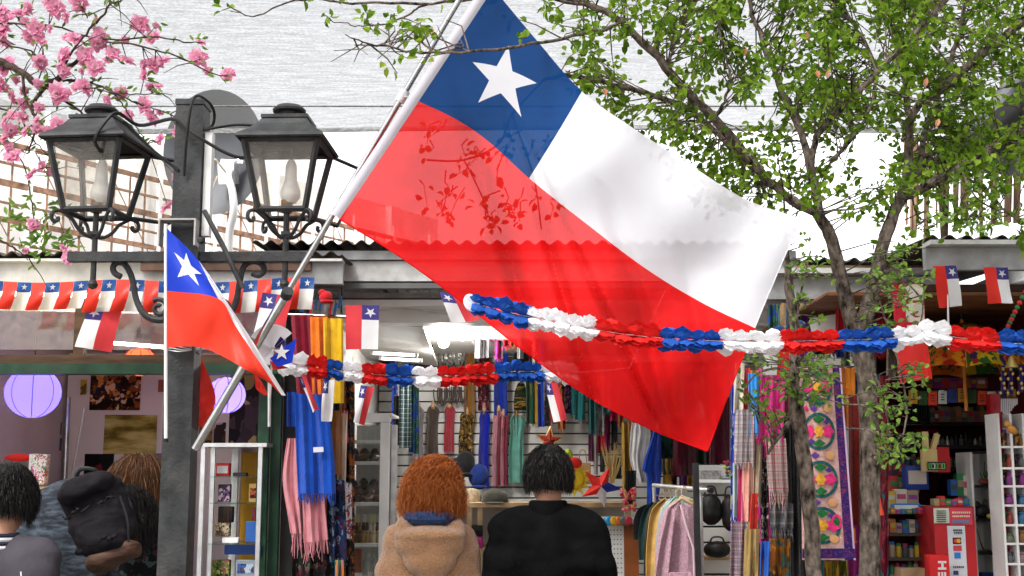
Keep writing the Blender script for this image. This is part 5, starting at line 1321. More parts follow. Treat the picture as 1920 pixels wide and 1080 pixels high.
# ================================================================== GOODS
rq = random.Random(42)
ORD = 'first second third fourth fifth sixth seventh eighth ninth tenth eleventh twelfth thirteenth fourteenth fifteenth sixteenth seventeenth eighteenth nineteenth twentieth'.split()
def fab(name, col, var=.12, bump=.5, bs=60, sheen=.2, rough=.9, trans=0): return mat('cloth_' + name, col, rough, 0, var, 14, bump, bs, sheen=sheen, spec=.06, trans=trans)
def cloth(label, Lt, Rt, D, m_, folds=3, amp=.018, name='scarf', cat='scarf', fringe=0, parent=None, back=.0, nu=None, nv=16, fm=None, group=None, top=True):
    """hanging cloth between a left and a right edge [(v,px,py)], v from 0 top to 1 bottom, with soft vertical folds"""
    ph = rq.uniform(0, 6); fr = rq.uniform(.8, 1.25)
    def fn(u, v):
        a = interp(Lt, v); b = interp(Rt, v)
        x = a[0] + (b[0] - a[0]) * u; y = a[1] + (b[1] - a[1]) * u
        d = amp * math.sin(2 * math.pi * folds * fr * (u + .06 * math.sin(3 * v + ph)) + ph) * (.45 + .75 * v) + amp * .5 * math.sin(2 * math.pi * folds * 1.9 * u + ph * 2 + v)
        return W(x, y, D + d + back * v)
    nu = nu or max(10, int(folds * 9))
    root = parent
    if root is None: root = thing(name, label, cat, W(Lt[-1][1], Lt[-1][2], D), group)
    MB().sheet(fn, nu, nv, thick=.004).build('cloth' if parent is None else name, m_, root)
    if fringe:
        fm_ = MB(); n = max(5, int((Rt[-1][1] - Lt[-1][1]) / 3))
        for i in range(n):
            u = (i + .5) / n; p = Vector(fn(u, 1)); L = fringe / ppm(D) * rq.uniform(.6, 1.15)
            fm_.tube([p, p + Vector((rq.uniform(-.006, .006), rq.uniform(-.004, .004), -L * .5)), p + Vector((rq.uniform(-.012, .012), rq.uniform(-.006, .006), -L))], [.0035, .003, .0012], 4)
        fm_.build('fringe', fm or m_, root)
    return root
def scarf(label, x0, x1, y0, y1, D, m_, folds=2, lean=0, taper=1.0, **kw):
    c = (x0 + x1) / 2; h = (x1 - x0) / 2
    return cloth(label, [(0, c - h * taper, y0), (.5, c - h + lean * .5, (y0 + y1) / 2), (1, c - h + lean, y1)], [(0, c + h * taper, y0), (.5, c + h + lean * .5, (y0 + y1) / 2), (1, c + h + lean, y1)], D, m_, folds, **kw)
def packbox(label, x0, y0, x1, y1, D, dep, m_, name='box', cat='box', lab=None, group=None, rot=0.0):
    a = W(x0, y1, D); b = W(x1, y0, D); c = (a + b) / 2 + Vector((0, dep / 2, 0))
    root = thing(name, label, cat, (c.x, c.y, a.z), group)
    MB().rbox(c, (b.x - a.x, dep, b.z - a.z), .003, rot=(0, rot, 0)).build('carton', m_, root)
    if lab is not None: MB().box(c + Vector((0, -dep / 2 - .002, 0)), ((b.x - a.x) * .8, .002, (b.z - a.z) * .55), rot=(0, rot, 0)).build('printed_label', lab, root, False)
    return root
def panel(x0, y0, x1, y1, D, t, m_, nm, parent, zmin=None):
    a = W(x0, y1, D); b = W(x1, y0, D); z0 = a.z if zmin is None else zmin
    return MB().box(((a.x + b.x) / 2, D + t / 2, (z0 + b.z) / 2), (b.x - a.x, t, b.z - z0)).build(nm, m_, parent, False)

# ---------------------------------------------------------------- left stall
def paper_lantern(label, px, py, rpx, D, col, watts):
    c = W(px, py, D); r = rpx / ppm(D); t = thing('paper_lantern', label, 'lantern', c - Vector((0, 0, r)))
    prof = []
    n = 24
    for i in range(n * 2 + 1):
        a = math.pi * i / (2 * n); rr = r * (1 - (.012 if i % 2 == 0 else 0)); prof.append((max(.22 * r if i in (0, 2 * n) else 1e-3, rr * math.sin(a)), -rr * .93 * math.cos(a)))
    prof = [(x_, z_) for x_, z_ in prof if x_ > .2 * r]
    m_, n_, out = newmat('lantern_paper'); tl = N(n_, 'ShaderNodeBsdfTranslucent'); tl.inputs[0].default_value = (*col, 1); df = N(n_, 'ShaderNodeBsdfDiffuse'); df.inputs[0].default_value = (*col, 1)
    mx = N(n_, 'ShaderNodeMixShader'); mx.inputs[0].default_value = .6; n_.links.new(df.outputs[0], mx.inputs[1]); n_.links.new(tl.outputs[0], mx.inputs[2]); n_.links.new(mx.outputs[0], out.inputs[0])
    MB().lathe(prof, c, 32, cap=False).build('paper_shade', m_, t)
    rb_ = MB()
    for k in range(4):
        a0 = R(20 + 45 * k)
        for sg in (0, math.pi):
            rb_.tube([c + Vector((math.cos(a0 + sg) * r * math.sin(t_) * 1.004, math.sin(a0 + sg) * r * math.sin(t_) * 1.004, -r * .934 * math.cos(t_))) for t_ in [R(14) + R(152) * j / 16 for j in range(17)]], .0022, 4)
    rb_.build('wire_ribs', mat('rib_violet', tuple(.22 * x_ for x_ in col), .6), t)
    MB().tube([c + Vector((0, 0, r * .9)), Vector((c.x, c.y, 2.55))], .003, 5).build('cord', BLACK, t)
    ld = bpy.data.lights.new('lantern_bulb', 'POINT'); ld.energy = watts; ld.shadow_soft_size = r * .25; ld.color = (1, .93, .88)
    lo = bpy.data.objects.new('lantern_bulb', ld); COL.objects.link(lo); lo.location = c - Vector(t.location); lo.parent = t
paper_lantern('glowing violet paper lantern at the far left of the stall', 62, 736, 51, 7.2, (.27, .21, .88), .62)
paper_lantern('glowing violet paper lantern behind the flagpole', 424, 741, 36, 7.6, (.27, .21, .88), .5)
paper_lantern('orange paper lantern showing above the green lintel', 262, 678, 29, 7.9, (.80, .13, .05), .35)
def poster(label, x0, y0, x1, y1, m_, D=8.68, cat='poster', frame=None, rot=0):
    t = thing('poster', label, cat, W(x0, y1, D)); a = W(x0, y1, D); b = W(x1, y0, D)
    MB().sheet(lambda u, v: (a.x + (b.x - a.x) * u, D + .004 * math.sin(6 * u) * v, b.z + (a.z - b.z) * v), 6, 6, thick=.002).build('sheet', m_, t)
    if frame:
        f = MB(); w_ = .02; cx, cz = (a.x + b.x) / 2, (a.z + b.z) / 2; ww, hh = b.x - a.x, b.z - a.z
        for dx, dz, sx, sz in ((0, hh / 2, ww + w_, w_), (0, -hh / 2, ww + w_, w_), (ww / 2, 0, w_, hh - w_), (-ww / 2, 0, w_, hh - w_)): f.box((cx + dx, D - .008, cz + dz), (sx, .018, sz))
        f.build('frame', frame, t, False)
    return t
poster('dark poster with orange and brown figures high on the lilac wall', 167, 704, 265, 769, motley('print_amber', ['1a0d08', '8a4a1e', '2a150c', 'c98a4a', '3a1f10', '4a2a18', 'd8b890', '20203a', '140a06'], 26))
poster('sepia landscape photograph on the lilac wall', 193, 778, 295, 852, motley('print_sepia', ['3a3012', '6a5c24', '9d9148', 'bdb370', 'd0c68e'], 7, kind='NOISE', stretch=(.6, 1, 2.2)))
poster('blue and black picture print beside the brown haired person', 155, 851, 214, 930, motley('print_blue', ['0c0d10', '1a70a8', '0a0a0c', '2a88b8', '141418', '6a2030'], 6, stretch=(1, 1, .7)))
poster('lilac and orange landscape print above the brown haired person', 228, 850, 306, 925, motley('print_lilac', ['8a4a20', '5a5048', 'b07038', '8078a8', 'a098c0', '7a84a8'], 7, kind='NOISE'))
poster('large dark painting with pale golden leaves beside the green door', 428, 690, 494, 836, motley('print_leaves', ['2a2228', '3a3036', '8a7a4a', '241e24', 'a89a68', '463a42', '1c181c'], 15, stretch=(1, 1, .6)), 8.3)
poster('small round print with dark emblem under the second violet lantern', 400, 792, 424, 832, motley('print_small', ['b8a8ae', '4a3030', 'b0a0a8', '2a2020'], 16), 8.3)
poster('small terracotta plaque at the edge of the lilac wall', 296, 712, 308, 735, mat('terracotta', (.35, .12, .06), .8))
db = thing('sticker_box', 'red and white patterned paper box behind the people on the left', 'box', W(60, 905, 7.0))
c = W(75, 880, 7.0); MB().rbox(c, (.085, .06, .17), .004, rot=(0, .06, 0)).build('carton', motley('stickers', ['d8d4d0', 'c8302c', 'd8d0c8', '3a8a4a', 'e0dcd8', 'c04a8a', 'e8e4e0'], 60), db)
MB().box(W(58, 885, 7.02), (.02, .02, .20)).build('white_strip', WHITEM, db, False)
MB().ell(W(35, 858, 7.05), (.08, .03, .022), 12, 8).build('red_bow', PFR, db)
tblz = zat(1010, 7.0)
tb_ = thing('counter', 'low lilac counter inside the left stall', 'counter', (W(150, 1000, 7.1).x, 7.1, 0))
MB().box((W(150, 1000, 7.2).x, 7.15, zat(912, 7.0) - .02), (1.1, .5, .035)).build('counter_top', WOODL, tb_, False)
MB().box((W(150, 1000, 7.2).x, 7.2, (zat(912, 7.0) - .04) / 2), (1.04, .42, zat(912, 7.0) - .04)).build('counter_body', lw, tb_, False)
# glass cabinet
gc = thing('glass_cabinet', 'aluminium glass cabinet with souvenirs beside the green door', 'display cabinet', (W(435, 1000, 6.75).x, 6.75, 0))
gz = zat(838, 6.6); gx0, gx1 = W(378, 950, 6.6).x, W(493, 950, 6.6).x
for x_, y_ in ((gx0, 6.6), (gx0 + .045, 6.63), (gx0 + .085, 6.95), (gx1 - .02, 6.6), (gx1 - .02, 6.95), (W(441, 950, 6.9).x, 6.9)):
    MB().box((x_, y_, gz / 2), (.022, .022, gz)).build('upright', ALU, gc, False)
MB().box(((gx0 + gx1) / 2, 6.775, gz + .01), (gx1 - gx0 + .03, .40, .02)).build('top_frame', ALU, gc, False)
GSH = glass('shelf_glass', (.80, .90, .86), .05, .05, .12); YEL = mat('yellow_board', (.62, .30, .03), .7, 0, .08, 5)
panel(446, 848, 492, 1085, 6.97, .01, YEL, 'yellow_back', gc)
shy = (894, 943, 1019)
for y_ in shy: MB().box(((gx0 + gx1) / 2 + .012, 6.78, zat(y_, 6.7)), (gx1 - gx0 - .05, .33, .008)).build('glass_shelf', GSH, gc, False)
MB().box(((gx0 + gx1) / 2, 6.78, .10), (gx1 - gx0, .35, .16)).build('base', ALU, gc, False)
for (l_, x0, y0, x1, y1, m_, lb) in (
    ('small red carton on the cabinet\'s top glass shelf', 404, 868, 430, 893, mat('goods_red', (.55, .03, .03), .5), PFW),
    ('flat dark gadget lying on the cabinet\'s top glass shelf', 436, 886, 462, 893, BLACK, None),
    ('dark violet picture card on the second cabinet shelf', 408, 908, 431, 941, motley('card_violet', ['241a2a', '6a4a6a', '382a40', 'b09aa8'], 40), None),
    ('gold framed red picture on the second cabinet shelf', 466, 907, 492, 942, mat('gilt', (.48, .31, .11), .4, .5), motley('card_red', ['5a1418', '7a2a24', 'a8603a', '3a1012'], 40)),
    ('white carton at the right of the third cabinet shelf', 470, 990, 490, 1018, WHITEM, mat('grey_print', (.3, .3, .32), .6)),
    ('blue arched souvenir behind the white carton in the cabinet', 460, 978, 488, 1017, mat('goods_blue', (.03, .10, .34), .4), None),
    ('pale stack of cards on the third cabinet shelf', 416, 1008, 447, 1018, WHITEM, None),
    ('dark books standing above the third cabinet shelf', 408, 950, 436, 980, motley('book_spines', ['101014', '1a2430', '3a2a18', '14181c', '402020'], 50, stretch=(4, 1, .2)), None),
    ('small beige figurine card on the third cabinet shelf', 402, 980, 430, 1006, motley('card_beige', ['8a7a60', '5a4a38', 'b0a088', '3a342c'], 50), None),
    ('maroon packet near the yellow panel in the cabinet', 472, 952, 492, 976, mat('goods_maroon', (.20, .02, .04), .5), None),
    ('blue picture frame at the bottom of the cabinet', 441, 1050, 480, 1082, mat('frame_silver', (.35, .38, .45), .4, .4), motley('card_sea', ['12305a', '2a5a9a', 'a0b0c0', '1a3a6a', '6a3a3a'], 40)),
    ('green and pink patterned plate at the bottom of the cabinet', 394, 1050, 430, 1082, motley('card_green', ['3a4a1a', '8a9a4a', '7a3a4a', '20281a', '5a6a2a'], 40), None),
    ('long blue box above the bottom frame in the cabinet', 420, 1022, 490, 1040, mat('goods_navy', (.012, .035, .16), .5), None)):
    packbox(l_, x0, y0, x1, y1, 6.68 if x0 < 466 else 6.70, .05, m_, 'souvenir', 'souvenir', lb)
# ---------------------------------------------------------------- cloths at the front of the middle stall
CR = fab('crimson', (.19, .005, .022)); OR = fab('orange', (.72, .17, .012)); YE = fab('yellow', (.62, .37, .012)); MU = fab('mustard', (.40, .24, .015))
BLU = fab('royal', (.006, .058, .36)); PK_ = fab('rose', (.52, .20, .23)); NAV = motley('floral_navy', ['081428', '0c2a5a', '10204a', '3a1428', '0a1a3a', '5a6a80', '0a1020'], 34)
BLKF = motley('floral_black', ['0a0a0c', '121014', '0c0c0c', '5a1428', '16141a', '4a4a3a', '0a0a0a'], 40)
SF = 6.55
rail_ = thing('hanging_rail', 'steel hanging rail at the left front of the middle stall', 'rail', W(545, 590, SF + .05))
MB().tube([W(540, 590, SF + .08), W(655, 594, SF + .08)], .009, 8).build('rail_bar', STEEL, rail_)
for x_ in (556, 640): MB().tube([W(x_, 591, SF + .08), W(x_, 540, SF + .3)], .005, 6).build('hanger_rod', STEEL, rail_)
scarf('crimson cloth hanging first on the rail beside the green door', 545, 588, 590, 770, SF, CR, 1.5, fringe=0, lean=14)
scarf('orange cloth hanging between the crimson and the yellow cloth', 581, 614, 594, 785, SF - .02, OR, 1.2, lean=6)
scarf('yellow cloth hanging last on the front rail', 606, 643, 597, 756, SF - .05, YE, 1.3, lean=2)
scarf('dull royal blue shawl behind the crimson cloth, upper part only', 539, 562, 735, 800, SF + .02, BLU, 1)
t = cloth('long royal blue fringed scarf with white tag on the front rail', [(0, 553, 738), (.5, 556, 840), (1, 559, 925)], [(0, 613, 740), (.5, 626, 850), (1, 630, 925)], SF - .08, BLU, 2.2, fringe=20)
MB().box(W(597, 843, SF - .115), (.052, .004, .026), rot=(0, -.05, 0)).build('white_tag', PFW, t, False)
cloth('long dusty pink fringed scarf hanging below the blue scarf', [(0, 566, 925), (1, 570, 1018)], [(0, 606, 925), (1, 614, 1012)], SF - .04, PK_, 1.6, fringe=34)
cloth('narrow dusty pink scarf end beside the green door', [(0, 540, 822), (.5, 530, 900), (1, 546, 1000)], [(0, 556, 822), (.5, 562, 900), (1, 568, 1000)], SF, PK_, 1.6, fringe=40)
scarf('brown suede strip scarf to the right of the blue scarf', 622, 640, 770, 890, SF + .02, fab('suede', (.22, .075, .015)), 1)
scarf('beige strip scarf beside the brown one', 636, 650, 775, 905, SF + .05, fab('beige', (.48, .36, .28)), 1, lean=-3)
scarf('hot pink strip scarf hanging behind the beige one', 643, 652, 770, 830, SF + .09, fab('hotpink', (.65, .05, .22)), 1)
scarf('navy floral shawl hanging below the brown strip', 612, 646, 900, 1050, SF, NAV, 1.6, lean=6, fringe=10)
scarf('black floral shawl hanging low beside the green door', 556, 640, 1010, 1130, SF + .05, BLKF, 3)
scarf('white floral shawl hanging behind the navy shawl', 636, 660, 905, 1010, SF + .10, motley('floral_white', ['b8b0b0', '8a3040', 'c8c0c0', '4a5a7a', 'd0c8c8', 'a08a8a'], 44), 1.2)
scarf('rainbow striped ribbon hanging at the bottom of the shawls', 628, 644, 1050, 1130, SF - .03, motley('rainbow', ['c8601a', 'c8a01a', '2a8a3a', 'c83a1a', '3a6ab8'], 40, stretch=(6, 1, .05)), 1)
cap = thing('beanie', 'small red knitted cap hanging under the gutter', 'cap', W(610, 570, SF)); MB().ell(W(611, 557, SF), (.036, .03, .034), 14, 10).ell(W(604, 548, SF), (.02, .02, .018), 10, 8).build('crown', fab('capred', (.45, .015, .02)), cap)
MB().lathe([(.034, -.006), (.038, .0), (.034, .008)], W(613, 566, SF), 14, cap=False).build('brim', fab('capred', (.45, .015, .02)), cap)
for i in range(9):
    px = 566 + 9 * i; y0 = 560 + rq.uniform(-6, 8); col = rq.choice(((.5, .02, .03), (.02, .10, .30), (.35, .35, .36), (.03, .2, .18), (.04, .04, .04), (.4, .2, .3)))
    t = thing('keychain', ORD[i] + ' little key chain from the left in the cluster under the gutter', 'key chain', W(px, 590, SF + .1), 'key chains under the gutter')
    MB().tube([W(px, 545, SF + .16), W(px, y0, SF + .1)], .0015, 4).build('chain', STEEL, t)
    MB().rbox(W(px, y0 + 12, SF + .1), (.016, .012, .07), .004, rot=(0, rq.uniform(-.2, .2), 0)).build('fob', mat('fob%d' % (i % 4), col, .4), t)
# ---------------------------------------------------------------- white shoe cabinet
sc_ = thing('shoe_cabinet', 'white framed glass cabinet full of shoes and trinkets', 'display cabinet', (W(690, 1000, 7.7).x, 7.7, 0))
cz = zat(792, 7.6); ca, cb = W(648, 950, 7.6).x, W(729, 950, 7.6).x
MB().box((cb - .03, 7.62, cz / 2), (.055, .05, cz)).build('front_post', WHITEM, sc_, False)
MB().box((ca + .015, 7.62, cz / 2), (.03, .05, cz)).build('front_post', WHITEM, sc_, False)
for y_ in (7.98, 8.05): MB().box((cb - .01, y_, cz / 2), (.03, .03, cz)).build('rear_post', ALU, sc_, False)
MB().box(((ca + cb) / 2, 7.62, cz + .022), (cb - ca, .055, .04)).build('top_rail', WHITEM, sc_, False)
MB().box(((ca + cb) / 2, 7.84, cz + .05), (cb - ca + .02, .48, .015)).build('top_board', WHITEM, sc_, False)
MB().box(((ca + cb) / 2, 8.09, cz / 2), (cb - ca, .02, cz)).build('back_board', mat('cab_back', (.40, .39, .38), .6), sc_, False)
for y_ in (828, 868, 945, 1022): MB().box(((ca + cb) / 2 - .01, 7.85, zat(y_, 7.65)), (cb - ca - .07, .42, .02)).build('shelf', WHITEM, sc_, False)
MB().box(((ca + cb) / 2 - .012, 7.605, cz / 2), (cb - ca - .09, .004, cz - .02)).build('glass_front', glass('cab_glass', (.93, .95, .95), .04, .03, .10), sc_, False)
BRN = mat('brown_leather', (.10, .04, .018), .45, 0, .3, 20); DBR = mat('dark_leather', (.035, .018, .012), .4, 0, .3, 20)
def shoe(px, py, D, m_, lab):
    b = W(px, py, D); t = thing('shoe', lab, 'shoe', b, 'shoes in the white cabinet')
    MB().ell(b + Vector((0, 0, .028)), (.036, .075, .026), 12, 8, rot=(.15, 0, rq.uniform(-.5, .5))).ell(b + Vector((0, .035, .05)), (.032, .04, .038), 12, 8).build('upper', m_, t)
    MB().box(b + Vector((0, 0, .006)), (.06, .14, .010)).build('sole', BLACK, t, False)
for i, (px, py) in enumerate(((662, 866), (682, 866), (702, 866), (658, 943), (676, 943), (694, 943), (708, 943))): shoe(px, py, 7.78, BRN if i % 2 else DBR, ORD[i] + ' brown leather shoe on the upper shelves of the white cabinet')
for i, (px, py) in enumerate(((660, 925), (680, 922), (699, 924))): shoe(px, py, 7.9, DBR, ORD[i] + ' dark leather shoe standing behind the others in the white cabinet')
cupm = islandmat('trinkets', [(.45, .32, .16), (.25, .10, .04), (.55, .50, .42), (.12, .08, .05), (.5, .4, .1)], .3)
for i in range(18):
    px = 655 + (i % 9) * 6.6; py = 1019 if i < 9 else 1000; D = 7.72 if i < 9 else 7.85; b = W(px, py, D)
    t = thing('trinket', ORD[i % 9] + ' trinket from the left, ' + ('front', 'back')[i // 9] + ' row on the white cabinet\'s third shelf', 'trinket', b, 'trinkets in the white cabinet')
    MB().lathe([(.012, 0), (.017, .01), (.015, .04), (.007, .055), (.012, .07), (.001, .082)], b, 10).build('body', rq.choice((mat('brass_t', (.42, .26, .08), .3, .7), BRN, mat('ivory_t', (.6, .54, .42), .4))), t)
for i in range(10):
    px = 654 + i * 6; b = W(px, 972, 7.8); t = thing('charm', ORD[i] + ' tiny charm from the left, hanging in the white cabinet above the trinkets', 'charm', b, 'charms in the white cabinet')
    MB().rbox(b, (.022, .008, .05), .004).build('card', mat('charm%d' % (i % 5), rq.choice(((.6, .55, .3), (.5, .05, .06), (.4, .4, .4), (.1, .3, .12), (.65, .6, .5))), .4), t)
t = thing('glass_jar', 'clear glass jar at the bottom of the white cabinet', 'jar', W(696, 1075, 7.75)); MB().lathe([(.05, 0), (.055, .05), (.055, .12), (.03, .15), (.034, .17)], W(696, 1090, 7.75), 18, cap=False).build('jar', glass('jar_glass', (.9, .95, .95), .25, .03, .25), t)
packbox('orange red box at the bottom of the white cabinet', 660, 1030, 676, 1075, 7.75, .08, mat('box_rust', (.40, .09, .03), .5))
scarf('dark green plaid scarf hanging beside the white cabinet', 748, 770, 722, 840, 8.9, plaid('plaid_green', (.012, .03, .035), (.03, .055, .06), (.25, .27, .26), 30), 1.2)
scarf('black fringed shawl hanging behind the plaid scarf', 738, 752, 742, 835, 9.0, fab('blackshawl', (.012, .012, .012)), 1)
# ---------------------------------------------------------------- slatted wall display
SD = 9.96
hookm = mat('wooden_hand', (.56, .34, .19), .5, 0, .15, 30)
def hook(px, py):
    b = W(px, py, SD + .02); MB().tube([b + Vector((0, .12, -.01)), b, b + Vector((0, -.02, .02)), b + Vector((.002, -.025, .06))], [.010, .018, .020, .008], 8).build('wooden_hook', hookm, sw)
def tied(label, px, y0, y1, w_, m_, folds=1.3):
    """scarf pulled through a hook: pinched head, then falling"""
    hook(px, y0 + 6)
    return cloth(label, [(0, px - 3, y0), (.09, px - w_ * .42, y0 + (y1 - y0) * .08), (.28, px - w_ * .40, y0 + (y1 - y0) * .26), (.55, px - w_ * .5, y0 + (y1 - y0) * .55), (1, px - w_ * .5, y1)],
                 [(0, px + 3, y0), (.09, px + w_ * .5, y0 + (y1 - y0) * .09), (.28, px + w_ * .42, y0 + (y1 - y0) * .26), (.55, px + w_ * .38, y0 + (y1 - y0) * .55), (1, px + w_ * .42, y1)], SD, m_, folds, amp=.022, fringe=0)
for lab, px, y0, y1, w_, m_ in (
    ('lilac grey scarf on the slatted wall, first of the lower row', 785, 762, 862, 22, fab('lilacgrey', (.27, .23, .26))),
    ('dark taupe scarf in the lower row of the slatted wall', 812, 760, 852, 24, fab('taupe', (.085, .06, .05))),
    ('coral red scarf in the lower row of the slatted wall', 843, 760, 848, 20, fab('coralred', (.38, .03, .05))),
    ('leopard print scarf in the lower row of the slatted wall', 875, 772, 858, 30, motley('leopard', ['6a4a1c', '1c140a', '8a6a30', 'a08a50', '2a1c0c', '5a3c14'], 46)),
    ('bright cobalt scarf in the lower row of the slatted wall', 908, 768, 916, 22, fab('cobalt', (.008, .018, .40))),
    ('dark red scarf hanging behind the pale pink one', 944, 775, 910, 20, fab('winered', (.20, .008, .03))),
    ('pale pink scarf in the lower row of the slatted wall', 935, 768, 912, 24, fab('palepink', (.50, .20, .26))),
    ('mint green scarf, last of the lower row on the slatted wall', 970, 776, 905, 30, fab('mint', (.14, .38, .32))),
    ('caramel scarf in the upper row of the slatted wall', 881, 624, 778, 22, fab('caramel', (.22, .10, .02))),
    ('maroon patterned scarf in the upper row of the slatted wall', 908, 622, 770, 22, motley('maroonprint', ['3a0a14', '4a1420', '6a2a34', '2a0810', 'a07078'], 34)),
    ('cobalt blue scarf in the upper row of the slatted wall', 940, 630, 778, 28, fab('cobalt2', (.010, .035, .33))),
    ):
    tied(lab, px, y0, y1, w_, m_)
SIL = mat('silver_chain', (.45, .44, .42), .3, .8, .3, 40)
for cx_, cy_, n, h_ in ((835, 660, 14, 60), (858, 660, 14, 62), (832, 745, 8, 34), (858, 742, 8, 34)):
    t = thing('necklace_bundle', {835: 'silver necklaces hanging below the bright bulb', 858: 'silver necklaces hanging beside the caramel scarf'}[cx_] if cy_ == 660 else {832: 'dark necklaces hanging below the garland near the taupe scarf', 858: 'dark necklaces hanging below the garland near the coral scarf'}[cx_], 'necklace', W(cx_, cy_ + h_ / 2, SD))
    mb = MB()
    for i in range(n):
        x_ = cx_ + rq.uniform(-14, 14); w2 = rq.uniform(2, 5); y0 = cy_ - h_ / 2; y1 = cy_ + h_ / 2 * rq.uniform(.5, 1)
        mb.tube([Vector(p) for p in curve([W(x_ - w2, y0, SD), W(x_ - w2 * 1.1, (y0 + y1) / 2, SD - .02), W(x_, y1, SD - .03), W(x_ + w2 * 1.1, (y0 + y1) / 2, SD - .02), W(x_ + w2, y0, SD)], 12)], .005, 4)
    mb.build('chains', SIL if cy_ == 660 else mat('dark_chain', (.16, .13, .12), .35, .6), t)
scarf('black dress hanging under the ceiling left of the bulbs', 772, 792, 608, 700, 9.3, fab('blackdress', (.010, .010, .011)), 1)
scarf('pink floral dress hanging between two black ones', 787, 800, 606, 690, 9.35, motley('pinkfloral', ['6a2a3a', '2a4a4a', 'a04a5a', '1a2024', '803a4a'], 40), 1)
scarf('black dress with white edge hanging beside the floral one', 796, 812, 606, 690, 9.32, fab('blackdress2', (.010, .010, .012)), 1)
t = thing('sun_visor', 'black brimmed hat hanging under the ceiling left of the dresses', 'hat', W(765, 650, 9.2)); MB().lathe([(.001, .05), (.05, .045), (.06, 0), (.13, -.012), (.13, -.018), (.06, -.01)], W(765, 640, 9.2), 20, rot=(R(60), R(20), 0)).build('felt', fab('hatblack', (.011, .011, .012)), t)
# knitted hats / bags to the right of the blue scarf
for lab, px, py, rx, ry, m_ in (('black knitted hat hanging high beside the cobalt scarf', 985, 672, 26, 22, fab('knitblack', (.012, .011, .012))),
    ('green and ochre knitted cap with ear flaps', 977, 745, 14, 30, motley('knitgreen', ['0e2a18', '8a6a14', '16301c', '3a1014', '0a0a0a'], 26, stretch=(.5, 1, 3))),
    ('magenta and teal knitted cap with ear flaps', 1005, 738, 18, 26, motley('knitmagenta', ['6a0e4a', '0e3a44', '14101a', '8a1a3a', '101014'], 26, stretch=(.5, 1, 3)))):
    t = thing('knit_hat', lab, 'hat', W(px, py + ry, SD - .05)); c = W(px, py, SD - .06); a, b = rx / ppm(SD), ry / ppm(SD)
    MB().lathe([(.001, b), (a * .45, b * .85), (a * .85, b * .35), (a, -b * .4), (a * .96, -b * .8), (a * .85, -b * .78)], c, 18, sy=.6).build('crown', m_, t)
    for s_ in (-1, 1): MB().tube([c + Vector((s_ * a * .8, -.01, -b * .7)), c + Vector((s_ * a * .85, -.01, -b * 1.5)), c + Vector((s_ * a * .8, -.01, -b * 2.4))], [.016, .010, .004], 6, flat=.4).build('ear_flap', m_, t)
cloth('silver grey scarf draped on the slatted wall near the big flag', [(0, 1068, 722), (.5, 1072, 760), (1, 1086, 795)], [(0, 1092, 730), (.5, 1096, 765), (1, 1100, 795)], SD, fab('silver', (.50, .51, .48)), 1.4)
scarf('bright orange scarf beside the silver grey one', 1113, 1133, 752, 808, SD - .03, fab('amber', (.60, .20, .01)), 1.2)
for i, (x0, x1, y0, y1, c_, lb) in enumerate(((1103, 1113, 735, 865, (.10, .02, .06), 'plum strip scarf left of the orange scarf'), (1134, 1144, 765, 850, (.25, .01, .10), 'magenta strip scarf right of the orange scarf'), (1113, 1121, 810, 890, (.45, .36, .36), 'pale strip scarf below the orange scarf'), (1121, 1134, 808, 850, (.35, .02, .03), 'red strip scarf below the orange scarf'), (1146, 1158, 770, 845, (.02, .02, .025), 'black strip scarf before the last slats'))):
    scarf(lb, x0, x1, y0, y1, SD - .02, fab('strip%d' % i, c_), .8)
# ornaments
def star_thing(label, px, py, r, D, m_, m2, rot=0, th=.03):
    t = thing('star_ornament', label, 'ornament', W(px, py + r, D)); c = W(px, py, D); rr = r / ppm(D)
    P_ = [c + Vector((rr * (x * math.cos(rot) - y * math.sin(rot)), 0, -rr * (x * math.sin(rot) + y * math.cos(rot)))) for x, y in STAR]
    for k in range(5):
        mb = MB(); tip = P_[2 * k]; a = P_[(2 * k - 1) % 10]; b = P_[(2 * k + 1) % 10]; f = c + Vector((0, -th, 0)); bk_ = c + Vector((0, th, 0))
        mb._add([tip, a, f, b, bk_], [(0, 1, 2), (0, 2, 3), (1, 0, 4), (0, 3, 4)]); mb.build('point', m_[k % len(m_)], t, False)
    if m2: MB().tube(P_ + [P_[0]], .008, 6).build('rim', m2, t)
    return t
star_thing('red star ornament with gold rim above the man in black', 1030, 826, 26, 9.3, [mat('star_red', (.22, .02, .015), .4)], mat('star_gold', (.5, .33, .12), .35, .6), .1)
star_thing('big red white and blue star cushion to the right of the man in black', 1126, 912, 40, 8.4, [PFR, PFB, PFW, PFR, PFR], None, .45, .06)
t = thing('sun_ornament', 'bright yellow spiky sun ornament beside the man in black', 'ornament', W(1078, 922, 8.5)); c = W(1077, 898, 8.5)
YL = mat('sun_yellow', (.72, .55, .02), .6, 0, .1, 20)
pts = []
for k in range(24):
    a = 2 * math.pi * k / 24; r_ = (.115 if k % 2 == 0 else .075); pts.append((r_ * math.cos(a), r_ * math.sin(a) * 1.05))
MB().prism(pts, lambda x, y, d: c + Vector((x, d, y)), .03).build('rays', YL, t, False); MB().ell(c + Vector((0, -.01, 0)), (.07, .04, .07), 16, 10).build('face', YL, t)
MB().ell(W(1075, 868, 8.45), (.06, .035, .04), 14, 8).build('red_bow', PFR, t); MB().ell(W(1066, 855, 8.47), (.03, .02, .05), 10, 8).build('green_leaf', mat('lime', (.35, .45, .03), .6), t)
t = thing('dried_plume', 'tuft of dried pampas stalks behind the star cushion', 'dried plant', W(1148, 905, 8.9))
